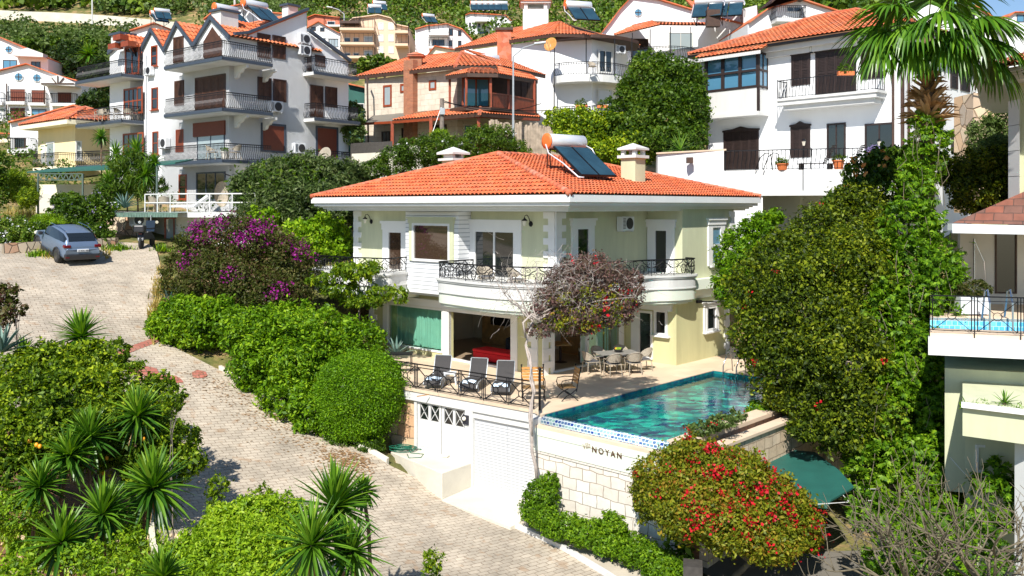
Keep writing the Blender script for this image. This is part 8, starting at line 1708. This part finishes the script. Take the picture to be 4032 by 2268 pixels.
G('bright_shrub', 'fresh green shrub between the villa wing and the bougainvillea hedge', 'shrub', [(2900, 1010, 80, 120, 36), (2980, 945, 80, 95, 36), (2870, 1130, 60, 80, 35), (3010, 875, 45, 45, 36.5), (3055, 850, 35, 30, 37), (2960, 1060, 90, 100, 34.5)], 'leaf_bright', dens=2.3, size=.17, seed=52, asp=.42, trunk=.1, maxn=26000)
IV = [(3600, 760, 75, 130, 28.5), (3650, 480, 60, 50, 28.9), (3655, 560, 80, 70, 28.8), (3625, 650, 85, 80, 28.8), (3590, 900, 110, 130, 28), (3620, 1080, 150, 170, 27.6), (3640, 1280, 160, 200, 27.2), (3620, 1480, 170, 200, 26.8), (3610, 1680, 180, 200, 26), (3560, 1870, 160, 140, 25.2), (3680, 1850, 130, 160, 25), (3480, 1560, 110, 200, 26.4), (3700, 1560, 90, 220, 26.6), (3690, 1180, 90, 160, 27.6), (3480, 1300, 80, 190, 27), (3440, 1780, 110, 150, 25.4)]
G('ivy_column', 'tall column of bright five lobed creeper smothering the palm trunk', 'creeper', IV, 'leaf_ivy', dens=2.6, size=.13, asp=.42, seed=53, lobes=5, lump=.14, shell=.7, clump=.55, hang=.9, up=.25, trunk=.2, stems=6, maxn=90000)
m = MB(); rr = random.Random(4)
for _ in range(70):
    b_ = rr.choice(IV); p = at(b_[0]+rr.uniform(-.9, .9)*b_[2], b_[1]+rr.uniform(-.8, .8)*b_[3], b_[4]-b_[2]*b_[4]/FPX*.95); L = .4+rr.random()*1.2; m.tube([p, p+Vector((rr.uniform(-.2, .2), -.05, -L*.5)), p+Vector((rr.uniform(-.3, .3), 0, -L))], .008, 3)
tag(m.build('hanging_stems', 'twig'), 'dry hanging stems over the creeper column', 'stems', kind='stuff')
# fan palm
pc = at(3655, 120, 29); PM = thing('fan_palm', 'tall fan palm with drooping green fans and shaggy brown leaf bases', 'palm', (pc.x, pc.y, T(pc.x, pc.y)))
m = MB(); m.tube([(pc.x, pc.y, T(pc.x, pc.y)-.3), (pc.x-.05, pc.y, 5), (pc.x, pc.y, pc.z-1.0), (pc.x, pc.y, pc.z)], .26, 10, taper=.7); m.build('trunk', 'bark_brown', PM, True)
V = []; Fs_ = []; tn = []; rr = random.Random(2)
for i in range(150):     # old leaf bases
    h = rr.random(); z = pc.z-1.3-1.75*h; a = rr.random()*6.283; rad = .2+.55*h; d = Vector((math.cos(a), math.sin(a), .55)); b0 = Vector((pc.x+.2*math.cos(a), pc.y+.2*math.sin(a), z-.1))
    v, f = swordleaf(b0, d, rad*1.25, .24, -.4 if rr.random() < .5 else .6, fold=.35, seg=3); o_ = len(V); V += [tuple(q) for q in v]; Fs_ += [tuple(k+o_ for k in q) for q in f]; tn += [rr.random()]*len(v)
mk('leaf_bases', np.array(V), Fs_, 'leaf_dryfrond', PM, tone=np.array(tn))
def fan(c, az, el, stalk, R, droop, rr, n=34):
    d = Vector((math.cos(az)*math.cos(el), math.sin(az)*math.cos(el), math.sin(el))); tip = c+d*stalk; tip.z -= stalk*stalk*.12*droop
    m1 = MB(); m1.tube([c, c+d*stalk*.5, tip], .022, 4); ax = (tip-c).normalized(); sd_ = ax.cross(Vector((0, 0, 1))).normalized(); upv = sd_.cross(ax)
    V = []; F_ = []; t_ = []
    for i in range(n):
        a = -2.0+4.0*i/(n-1); dd = ax*math.cos(a)+sd_*math.sin(a)+upv*.08; v, f = swordleaf(tip, dd, R*(.8+.25*rr.random())*(1-.12*abs(a)), R*.085, droop*(1.3+.8*rr.random()), fold=.3, seg=5, up=upv)
        o_ = len(V); V += [tuple(q) for q in v]; F_ += [tuple(k+o_ for k in q) for q in f]; t_ += [min(1, .1+.6*rr.random())]*len(v)
    o = mk('frond', np.array(V), F_, 'leaf_palm', PM, tone=np.array(t_)); m1.build('stalk', 'leaf_stalk', o)
SPEC['leaf_stalk'] = ((.18, .22, .04), .6, .2, 5)
k = 0
for az, el, st_, R, dr in [(185, 5, 1.1, 1.35, .9), (200, 30, 1.2, 1.3, .7), (230, 10, 1.0, 1.3, 1.0), (260, 20, 1.1, 1.35, 1.0), (290, 0, 1.0, 1.3, 1.0), (320, 15, 1.2, 1.35, .8), (350, 0, 1.45, 1.35, .9), (10, 22, 1.5, 1.35, .7), (30, 40, 1.1, 1.3, .8), (90, 30, 1.2, 1.3, .8), (140, 20, 1.2, 1.3, .8), (170, 50, 1.1, 1.3, .6), (250, 50, 1.0, 1.2, .7), (300, 45, 1.1, 1.25, .8), (215, -20, .8, 1.2, 1.2), (330, -25, .9, 1.2, 1.2), (275, -15, .8, 1.2, 1.2), (60, 60, 1.0, 1.2, .6), (195, -8, 1.3, 1.2, 1.1), (0, -12, 1.6, 1.25, 1.1), (240, -30, .7, 1.1, 1.2), (305, -32, .7, 1.1, 1.2)]: fan(pc.copy(), R_(az), R_(el), st_*1.3, R*1.5, dr, rr)
# trumpet flower shrub, dark hedge, garden behind
G('trumpet_shrub', 'angels trumpet shrub with hanging orange flowers before the white terrace', 'shrub', [(3400, 680, 90, 60, 33.5), (3480, 640, 90, 60, 34), (3370, 780, 80, 70, 32.5), (3480, 740, 100, 90, 32.5), (3560, 640, 70, 70, 33), (3300, 800, 60, 50, 32)], 'leaf_deep', dens=2.0, size=.2, asp=.45, hang=.7, seed=56, trunk=.1, maxn=26000, blooms=(('blossoms', 'bloom_orange', 26, dict(size=.2, spread=.12, per=5)),))
G('hedge', 'dark olive hedge in front of the right side of the shuttered house', 'hedge', [(3800, 670, 100, 70, 33), (3900, 660, 100, 80, 33.5), (3960, 720, 90, 90, 33), (3850, 760, 110, 80, 32.5), (4000, 640, 60, 60, 34)], 'leaf_boug', dens=2.6, size=.14, seed=57, trunk=0, tonebias=-.25, maxn=26000)
G('conifer_shrub', 'pale green bush below the rock wall at the right', 'bush', [(3880, 540, 70, 80, 42), (3950, 500, 60, 90, 42), (3920, 600, 90, 60, 41)], 'leaf_olive', dens=2.4, size=.15, seed=58, trunk=0, tonebias=.1)
rk = MB(); 
for k in range(14): c = at(3860+(k % 4)*28, 390+(k//4)*36, 46+.4*(k % 3)); rk.ball((c.x, c.y, c.z), .75, .6, .6, 7)
F_ = Face(at(3832, 0, 46).x, 46, 90); m = MB(); m.fbox(F_, 0, 2.1, 6, 6.3+(815-366)*46/FPX, -2, 0); m.build('rock_face', 'rock') ; bpy.data.objects['rock_face']['label'] = 'rough tan rock face behind the shuttered house'; bpy.data.objects['rock_face']['category'] = 'rock face'
tr = railing([tuple(at(3835, 0, 45.8)[:2]), tuple(at(3910, 0, 45.6)[:2])], 6.3+(815-366)*46/FPX, 1.0, None, 'plain', 'white_paint', 'white_railing', sp=.28, r=.03); tag(tr, 'small white railing on top of the rock face', 'railing')
# trees behind the villa
G('citrus_tree', 'dark leafy tree between the bowed balcony house and the white terrace', 'tree', [(2560, 330, 120, 100, 54), (2660, 330, 110, 110, 53), (2500, 430, 110, 90, 54), (2620, 450, 150, 110, 52), (2710, 420, 80, 120, 52), (2480, 520, 110, 70, 52), (2600, 560, 130, 70, 50.5), (2700, 540, 80, 80, 51), (2560, 250, 60, 50, 55)], 'leaf_deep', dens=2.3, size=.22, seed=61, lump=.16, trunk=.25, tonebias=-.02, maxn=46000)
G('citrus_tree', 'yellow green citrus tree in front of the bowed balcony house', 'tree', [(2270, 500, 90, 70, 54), (2370, 520, 110, 80, 53), (2470, 590, 110, 60, 51), (2250, 570, 80, 60, 53), (2350, 600, 110, 50, 51), (2200, 470, 60, 40, 55)], 'leaf_citrus', dens=2.3, size=.2, seed=62, trunk=.2, tonebias=.12, maxn=30000)
yucca('small fan palm sprouting behind the white wall', 2680, 590, 48, 75, n=40, w=.07, group='spiky garden plants')
G('oleander', 'tall grey green oleander trees left of the villa roof', 'tree', [(1010, 740, 90, 80, 46), (1110, 720, 100, 90, 46), (1210, 700, 110, 90, 47), (1320, 720, 110, 90, 47), (1060, 830, 110, 90, 45), (1200, 800, 130, 90, 45), (1330, 820, 110, 80, 45), (1150, 880, 90, 70, 44.5), (1390, 700, 70, 60, 48)], 'leaf_oleander', dens=2.4, size=.24, asp=.28, seed=63, trunk=.2, maxn=44000, tonebias=-.05)
foliage('understory', pb([(1180, 760, 230, 130, 48)]), 'leaf_deep', bpy.data.objects['oleander'], dens=1.6, size=.2, seed=64)
G('shrub', 'fresh lime green shrub beside the villa left corner', 'shrub', [(1180, 930, 90, 60, 42), (1280, 920, 90, 70, 42), (1220, 980, 90, 55, 41.5), (1330, 960, 70, 60, 42), (1040, 870, 70, 50, 43)], 'leaf_bright', dens=2.3, size=.18, seed=65, trunk=.08, tonebias=.15, maxn=20000)
G('oleander_hedge', 'oleander hedge with pale flowers under the stone house', 'hedge', [(1560, 640, 70, 60, 50), (1640, 600, 80, 60, 50), (1720, 590, 80, 60, 50), (1800, 600, 60, 55, 50), (1890, 570, 80, 65, 50), (1960, 560, 80, 65, 50), (2030, 600, 60, 45, 50), (1460, 680, 70, 45, 49), (1400, 700, 50, 40, 49)], 'leaf_deep', dens=2.3, size=.17, asp=.3, seed=66, trunk=.1, maxn=36000, blooms=(('blossoms', 'bloom_white', 30, dict(size=.1, spread=.1, per=4)),))
G('bamboo', 'yellow green bamboo clump in front of the wooden pole', 'bamboo', [(1730, 560, 45, 50, 51.5), (1760, 590, 40, 40, 51)], 'leaf_lime', dens=2, size=.2, asp=.15, hang=-.5, seed=67, trunk=0)
# cypress and hill trees that stand out
G('cypress', 'dark pointed cypress beside the beige apartment block', 'cypress', [(1588, 215, 26, 60, 108), (1588, 165, 20, 50, 108), (1588, 135, 10, 28, 108)], 'leaf_pine', dens=2.5, size=.4, seed=68, trunk=.2)
G('broadleaf_tree', 'rounded dark tree behind the stone house chimney', 'tree', [(1480, 255, 60, 35, 80), (1430, 270, 40, 30, 80), (1530, 260, 40, 30, 80)], 'leaf_far', dens=2.4, size=.35, seed=69, trunk=.2, tonebias=.1)
G('olive_tree', 'grey olive tree between the apartment house and the stone house', 'tree', [(1400, 470, 40, 50, 62), (1395, 530, 45, 45, 61), (1385, 430, 30, 30, 62)], 'leaf_olive', dens=2.2, size=.25, seed=70, trunk=.15)
G('pine_tree', 'dark pine grove behind the apartment left balconies', 'tree', [(260, 230, 70, 60, 100), (330, 270, 80, 70, 98), (400, 330, 60, 80, 90), (300, 350, 60, 60, 88), (380, 400, 60, 40, 84)], 'leaf_pine', dens=2.4, size=.45, seed=71, trunk=.25)
pp_ = yucca('spreading fan palm on the slope above the yellow house', 350, 215, 95, 48, n=60, w=.3, name='palm', group='spiky garden plants', droop=.9)
for i in range(9):
    px = -20+i*60; px2 = 2000+i*130
    G('broadleaf_tree', ('first', 'second', 'third', 'fourth', 'fifth', 'sixth', 'seventh', 'eighth', 'ninth')[i]+' rounded dark tree from the left along the hill road', 'tree', [(px+random.randint(-10, 10), 165+random.randint(-14, 20), 40, 30, 128), (px+25, 182, 34, 24, 126)], 'leaf_olive' if i % 2 else 'leaf_far', group='trees along the hill road', dens=2.2, size=.6, seed=80+i, trunk=.15, stems=2)
# ---- left side by the car ----
G('jasmine_hedge', 'hedge with small white flowers behind the parked car', 'hedge', [(60, 920, 90, 65, 43.5), (150, 930, 60, 50, 43), (30, 960, 60, 40, 43)], 'leaf_deep', dens=2.4, size=.14, seed=91, trunk=0, tonebias=.15, blooms=(('blossoms', 'bloom_white', 60, dict(size=.08, spread=.14, per=6)),))
G('lime_bush', 'feathery lime green bush directly behind the parked car', 'bush', [(190, 910, 70, 60, 44), (230, 930, 50, 45, 43.6)], 'leaf_lime', dens=2.6, size=.12, asp=.2, seed=92, trunk=0, tonebias=-.1)
G('blue_climber', 'dark climber with pale blue flowers between the car and the stone wall', 'climber', [(300, 850, 90, 75, 46), (380, 870, 60, 90, 46), (350, 950, 90, 70, 44.5), (400, 800, 40, 50, 46.5), (270, 790, 60, 30, 47)], 'leaf_deep', dens=2.3, size=.15, seed=93, trunk=.08, maxn=26000, blooms=(('blossoms', 'bloom_lilac', 60, dict(size=.07, spread=.1, per=4)),))
G('feathery_bush', 'feathery bright green bush in front of the cream garden wall', 'bush', [(80, 740, 60, 60, 50), (110, 780, 45, 40, 49), (50, 700, 35, 30, 50)], 'leaf_citrus', dens=2.6, size=.22, asp=.12, seed=94, trunk=0, tonebias=.1)
G('dark_tree', 'dark tree at the left edge above the road wall', 'tree', [(-10, 660, 45, 70, 48), (0, 760, 30, 60, 48)], 'leaf_deep', dens=2, size=.2, seed=95, trunk=.1)
G('street_shrub', 'dark shrub reaching in from the left edge over the road', 'shrub', [(-20, 1190, 60, 60, 25), (20, 1160, 55, 40, 24.6), (-10, 1260, 60, 50, 24.8), (60, 1215, 40, 30, 24.5)], 'leaf_dull', dens=1.6, size=.11, seed=96, trunk=.04, tonebias=.1)
sw = MB(); w0, w1 = rp(-40, 1012), rp(420, 985); sw.par(w0+Vector((0, .9, -.6)), w1-w0, (0, .4, 0), (0, 0, 1.15)); tag(sw.build('low_stone_wall', 'rubble'), 'low tan stone wall behind the parked car', 'wall')
for px, py, Y, r, lb in ((455, 610, 50, 62, 'left head of the dracaena clump before the apartment house'), (540, 600, 50, 66, 'middle head of the dracaena clump before the apartment house'), (610, 640, 49.5, 50, 'right head of the dracaena clump before the apartment house'), (500, 670, 49.5, 60, 'lower head of the dracaena clump before the apartment house'), (570, 690, 49, 60, 'lowest right head of the dracaena clump before the apartment house'), (430, 720, 49, 60, 'pale lower head of the dracaena clump near the agave'), (400, 440+100, 52, 44, 'small palm head against the yellow house wall')): yucca(lb, px, py, Y, r, n=70, w=.12, group='dracaenas before the apartment house', name='dracaena', droop=.9)
G('dracaena_foliage', 'dense spiky undergrowth beneath the dracaena heads', 'undergrowth', [(520, 680, 90, 90, 50), (580, 730, 60, 60, 49.6), (440, 760, 60, 50, 49)], 'leaf_deep', dens=2.0, size=.4, asp=.12, hang=.6, seed=97, trunk=0)
def agave(label, p, R, n=22):
    r = thing('agave', label, 'agave', p, 'agaves along the walls'); m = MB(); tn = []
    for i in range(n): a = i*2.4; el = .35+1.0*i/n; v, f = swordleaf(p, Vector((math.cos(a)*math.cos(el), math.sin(a)*math.cos(el), math.sin(el))), R*(.8+.3*random.random()), R*.16, .15, fold=.4, seg=4); m.add(v, f); tn += [random.random()]*len(v)
    mk('leaves', np.array([tuple(v) for v in m.v]), m.f, 'leaf_agave', r, tone=np.array(tn))
agave('blue green agave beside the patio railing', at(490, 820, 47.5), .95); agave('agave half hidden left of the big green hedge', rp(668, 1195), .8); agave('agave among leaves at the left edge of the road', at(10, 1390, 24), .9); agave('agave leaf tips left of the picture window', at(1560, 1400, 35), .8)
G('daisy_clump', 'white flowering clump on the wall by the green awning', 'flowers', [(445, 815, 28, 18, 46.8)], 'leaf_bright', dens=1.5, size=.12, seed=98, trunk=0, blooms=(('blossoms', 'bloom_white', 30, dict(size=.09, spread=.12, per=6)),))
# ---- foreground garden ----
LT = [(60, 1480, 110, 90, 23.5), (180, 1440, 120, 85, 24.5), (320, 1430, 110, 80, 25.5), (430, 1400, 80, 60, 26), (120, 1590, 150, 110, 22.5), (290, 1560, 150, 110, 23.5), (450, 1520, 130, 100, 24.5), (580, 1600, 100, 90, 24), (640, 1540, 50, 80, 24.5), (60, 1740, 120, 120, 21.5), (220, 1720, 150, 120, 22), (400, 1700, 160, 120, 22.8), (560, 1720, 140, 110, 23), (690, 1740, 90, 80, 23), (740, 1820, 70, 60, 22.6), (60, 1900, 110, 110, 20.8), (600, 1840, 120, 80, 22.5)]
G('lemon_trees' if False else 'lemon_tree', 'spreading lemon tree with a few orange yellow fruits filling the left foreground', 'tree', LT, 'leaf_citrus', dens=2.2, size=.125, asp=.5, seed=101, lump=.14, shell=.68, trunk=.12, stems=9, maxn=120000)
lt = bpy.data.objects['lemon_tree']; m = MB(); rr = random.Random(12)
LB = pb(LT)
for px, py in ((117, 1736), (144, 1752), (157, 1758), (420, 1803), (565, 1729), (408, 1862), (225, 1622)):
    u_ = (at(px, py, 1)-Vector((0, 0, HC))).normalized(); q = min((Vector(b[0])-Vector((0, 0, HC))-u_*(Vector(b[0])-Vector((0, 0, HC))).dot(u_)).length/b[1] for b in LB); b = min(LB, key=lambda b: (Vector(b[0])-Vector((0, 0, HC))-u_*(Vector(b[0])-Vector((0, 0, HC))).dot(u_)).length/b[1]); c = Vector((0, 0, HC))+u_*((Vector(b[0])-Vector((0, 0, HC))).dot(u_)-b[1]*1.02*math.sqrt(max(0, 1-q*q))); m.ball(tuple(c), .05, .05, .06, 8)
m.build('lemons', 'fruit_orange', lt, True)
G('lime_shrub', 'rounded yellow green privet shrub at the bottom centre', 'shrub', [(900, 2080, 110, 90, 19.6), (1020, 2040, 120, 85, 19.8), (1120, 2010, 80, 60, 20), (830, 2170, 130, 100, 18.8), (980, 2160, 150, 110, 18.8), (1110, 2150, 110, 110, 19), (760, 2250, 130, 80, 18.2), (1000, 2270, 180, 80, 18), (870, 2040, 60, 60, 20)], 'leaf_lime', dens=2.5, size=.095, asp=.42, seed=102, trunk=.06, maxn=80000, lump=.12)
for px, py, r_, lb in ((860, 1910, 40, 'thin leafy sapling at the edge of the road'), (1040, 1930, 22, 'small leafy shoot above the yellow green shrub'), (1710, 2210, 40, 'small weed at the bottom edge of the road'), (690, 1560, 40, 'citrus shoot at the right of the lemon tree')): G('sapling', lb, 'sapling', [(px, py, r_, r_*1.2, 22 if py < 2000 else 20), (px-15, py+45, r_*.9, r_*.9, 22 if py < 2000 else 20)], 'leaf_citrus', dens=1.1, size=.1, seed=px, trunk=.02, stems=2)
YU = [(319, 1330, 26.5, 92, 'upper yucca head above the lemon tree near the red paving'), (95, 1395, 25, 60, 'small yucca head at the left above the lemon tree'), (190, 1405, 25.5, 55, 'second small yucca head left of the tall one'), (542, 1640, 22.3, 105, 'yucca head at the right edge of the lemon tree by the road'), (352, 1725, 21.4, 105, 'yucca head in the middle of the lemon tree'), (270, 1800, 20.8, 100, 'yucca head above the left low cluster'), (155, 1920, 20, 100, 'leftmost low yucca with grey seed stalk'), (602, 1925, 19.6, 135, 'largest yucca of the left group with long hanging blades'), (402, 2030, 18.8, 135, 'yucca in front of the lemon tree, middle of the low cluster'), (240, 2140, 17.8, 125, 'lowest left yucca near the garden rubble'), (640, 2280, 16.5, 95, 'yucca tip at the bottom edge left of the yellow green shrub'),
 (1315, 2000, 18.6, 165, 'tall yucca head of the right foreground group'), (1225, 2150, 17, 165, 'big central yucca of the right foreground group'), (1385, 2180, 17.6, 135, 'right yucca of the foreground group beside the paving'), (1430, 1940, 19.4, 60, 'small yucca head behind the right group')]
for px, py, Y, r, lb in YU: yucca(lb, px, py, Y, r*1.22, n=125 if r > 90 else 75, w=.12, lean=random.uniform(-.4, .5), trunk_r=.045, droop=.8)
G('lemon_suckers', 'low leafy citrus growth around the front yucca stems', 'shrub', [(60, 2010, 110, 70, 19.8), (120, 2190, 90, 50, 17.8), (500, 2140, 70, 50, 18.6), (330, 2190, 90, 50, 17.6), (480, 2240, 120, 50, 17.2), (700, 2200, 60, 70, 18.4), (60, 2250, 90, 40, 17)], 'leaf_lime', dens=1.3, size=.09, seed=119, trunk=0, lump=.3, tonebias=-.25)
# garden floor: dry soil, rubble, weeds
gb = [Vector((-9.6, 23.4, 0)), Vector((-8.8, 21.6, 0)), Vector((-7.7, 20.2, 0)), Vector((-6, 18, 0)), Vector((-4, 14, 0))]; gl_ = [Vector((-26, 29, 0)), Vector((-26, 24, 0)), Vector((-24, 20, 0)), Vector((-20, 16, 0)), Vector((-16, 10, 0))]
strip('garden_soil', gl_, [p+Vector((-.1, 0, 0)) for p in [Vector((-12.5, 26.8, 0))]+gb], 'soil', .0, m=30)
mb = MB()
for a, b in zip(gb, gb[1:]): dd = b-a; nn = Vector((-dd.y, dd.x, 0)).normalized(); mb.par((a.x, a.y, T(a.x, a.y)-.1), (dd.x, dd.y, T(b.x, b.y)-T(a.x, a.y)), nn*.14, (0, 0, .24))
tag(mb.build('kerb', 'concrete_pale'), kind='structure')
def tufts(name, label, n, region, mat, h, seed, w=.03):
    rr = np.random.default_rng(seed); V = []; t_ = []
    for _ in range(n):
        x, y = region(rr); z = T(x, y)
        for _ in range(7):
            a = rr.random()*6.28; L = h*(.5+rr.random()); b = np.array([x+rr.normal()*.08, y+rr.normal()*.08, z]); tip = b+np.array([math.cos(a)*L*.6, math.sin(a)*L*.6, L]); s = np.array([-math.sin(a), math.cos(a), 0])*w
            V += [b-s, b+s, tip+s*.2, tip-s*.2]; t_ += [rr.random()]*4
    o = mk(name, np.array(V), np.arange(len(V), dtype=np.int32).reshape(-1, 4), mat, tone=np.array(t_)); return tag(o, label, 'grass', kind='stuff')
def reg(poly):
    def f(rr):
        i = rr.integers(0, len(poly)); px, py, rx, ry = poly[i]; q = rp(px+rr.normal()*rx*.5, py+rr.normal()*ry*.5); return q.x, q.y
    return f
tufts('grass', 'green weeds growing among the yuccas in the front garden', 420, reg([(120, 2130, 150, 70), (350, 2230, 250, 50), (560, 2160, 160, 60), (520, 2080, 120, 40)]), 'leaf_lime', .16, 5)
leafmat('leaf_straw', [(.30, .22, .06), (.45, .34, .10), (.2, .22, .05)])
tufts('grass', 'dry yellow grass on the verge beside the bougainvillea', 260, reg([(640, 1160, 35, 90), (620, 1260, 30, 60), (60, 860, 90, 30), (300, 1010, 120, 12)]), 'leaf_straw', .3, 6)
tufts('grass', 'tufts of grass at the foot of the stone wall behind the motorcycle', 120, reg([(460, 985, 50, 10), (640, 985, 30, 10), (150, 1010, 60, 8)]), 'leaf_bright', .2, 7)
rr = random.Random(8); mb = MB()
for _ in range(60): q = rp(rr.uniform(0, 700), rr.uniform(2080, 2268)); s = rr.uniform(.04, .16); mb.ball((q.x, q.y, q.z+.02), s, s*.8, s*.6, 6)
tag(mb.build('garden_stones', 'rock'), 'scattered pale stones on the garden soil', 'stones', kind='stuff')
# fallen leaves along the kerb
rn = np.random.default_rng(3); V = []; t_ = []
for _ in range(900):
    i = rn.integers(0, 12); a, b = kp[min(i, len(kp)-2)], kp[min(i+1, len(kp)-1)]; f = rn.random(); p = a.lerp(b, f)+Vector((-.25-abs(rn.normal())*.7, -.2-abs(rn.normal())*.7, 0)); z = T(p.x, p.y)+.05; ang = rn.random()*6.28; L = .05
    for k in range(4): V.append((p.x+L*math.cos(ang+k*1.57), p.y+L*.6*math.sin(ang+k*1.57), z+.01*rn.random()))
    t_ += [rn.random()]*4
tag(mk('fallen_leaves', np.array(V), np.arange(len(V), dtype=np.int32).reshape(-1, 4), 'leaf_dryfrond', tone=np.array(t_)), 'brown fallen leaves along the kerb of the paved road', 'leaves', kind='stuff')
# ---- bare branching tree and dark court at the lower right ----
def branch(mb, p, d, L, r, depth, rr, tips):
    n = 4; pts = [p.copy()]; 
    for i in range(n): d = (d+Vector([rr.gauss(0, .16) for _ in range(3)])+Vector((0, 0, .05))).normalized(); p = p+d*L/n; pts.append(p.copy())
    mb.tube(pts, r, 5 if r > .02 else 4, taper=.62); tips.append(p)
    if depth > 0:
        for _ in range(rr.choice((2, 3, 3))):
            i = rr.randint(2, n); nd_ = (d+Vector([rr.gauss(0, .6) for _ in range(3)])).normalized(); branch(mb, pts[i], nd_, L*rr.uniform(.6, .85), r*.62, depth-1, rr, tips)
rr = random.Random(21)
for k, (px, py, Y, lb) in enumerate(((3560, 2340, 17.8, 'leafless frangipani with curved grey branches at the lower right'), (3900, 2330, 17.2, 'second leafless frangipani at the bottom right corner'))):
    b = at(px, py, Y); FT_ = thing('bare_tree', lb, 'tree', (b.x, b.y, T(b.x, b.y)), 'leafless frangipani trees'); m = MB(); m.tube([(b.x, b.y, T(b.x, b.y)-.2), b], .10, 7); tips = []
    for a in range(10): an = a*.63+rr.random()*.6; branch(m, b.copy(), Vector((math.cos(an)*1.2, math.sin(an)*.8, (.35+.6*rr.random()))), 1.25, .034, 3, rr, tips)
    m.build('branches', 'twig', FT_, True)
G('undergrowth', 'tangled green and yellow undergrowth below the bare branches', 'undergrowth', [(3420, 2010, 90, 80, 21.5), (3560, 2120, 120, 100, 20), (3700, 2060, 120, 110, 20.5), (3820, 2180, 130, 110, 19), (3900, 1980, 90, 110, 21), (3650, 2230, 160, 70, 18.8), (3930, 1880, 60, 70, 21.6), (3480, 2230, 80, 60, 19)], 'leaf_ivy', dens=1.7, size=.12, lobes=5, seed=111, lump=.2, trunk=0, maxn=46000, tonebias=-.1)
m = MB(); a_, b_, c_, d_ = at(3180, 1850, 23.6), at(3400, 1900, 24.2), at(3330, 1780, 27), at(2960, 1790, 26.4)
m.slab([gp(x, y, (-1.2, -1.25, -1.2, -1.15, -1.1, -1.12, -1.1, -1.15)[k]) for k, (x, y) in enumerate(((2900, 1960), (3257, 1995), (3274, 1967), (3363, 1916), (3302, 1849), (3207, 1779), (3084, 1768), (2950, 1821)))], .05)
CN = m.build('shade_canopy', 'awning_green'); tag(CN, 'dark green fabric canopy over the court below the pool', 'canopy')
m = MB()
for p, q in ((at(3220, 1985, 21.9), at(3470, 1968, 22.4)), (at(3320, 1950, 22.6), at(3420, 2060, 21.8)), (at(3770, 1470, 25.4), at(3850, 1920, 24)), (at(3740, 1800, 23), at(3920, 2000, 22)), (at(3450, 1925, 23.5), at(3380, 1925, 23))): m.tube([p, q], .009, 4)
tag(m.build('guy_rope', 'wire', CN if False else None), 'white guy ropes around the green canopy and creeper column', 'rope')
m = MB(); m.par(at(2690, 2230, 21.6)+Vector((0, 0, -1.2)), (.45, -.1, 0), (.1, .5, 0), (0, 0, 1.2)); tag(m.build('waste_cage', 'net'), 'dark mesh cage under the red bougainvillea', 'cage')
m = MB(); q = [at(2700, 0, 24.4), at(3500, 0, 22.6), at(3700, 0, 30), at(3000, 0, 31)]; m.poly([(p.x, p.y, T(p.x, p.y)+.06) for p in q]) if False else None
strip('lower_court', [Vector((4.6, 24, 0)), Vector((6, 21, 0)), Vector((7.5, 17, 0))], [Vector((14, 25, 0)), Vector((14, 21, 0)), Vector((14, 17, 0))], 'asphalt', .05, m=16)  # dark tone puts the shade over this court into its paving colour
yucca('spiky plant among the grasses on the neighbouring ledge', 3955, 1590, 20.6, 60, base=tuple(at(3955, 1610, 20.6)), n=26, w=.06, group='spiky garden plants'); G('ledge_grass', 'trailing grasses and succulents on the yellow ledge at right', 'plants', [(3850, 1600, 60, 14, 20.9), (3950, 1610, 70, 16, 20.6), (4020, 1620, 50, 16, 20.4)], 'leaf_bright', dens=1.6, size=.2, asp=.12, seed=112, trunk=0)
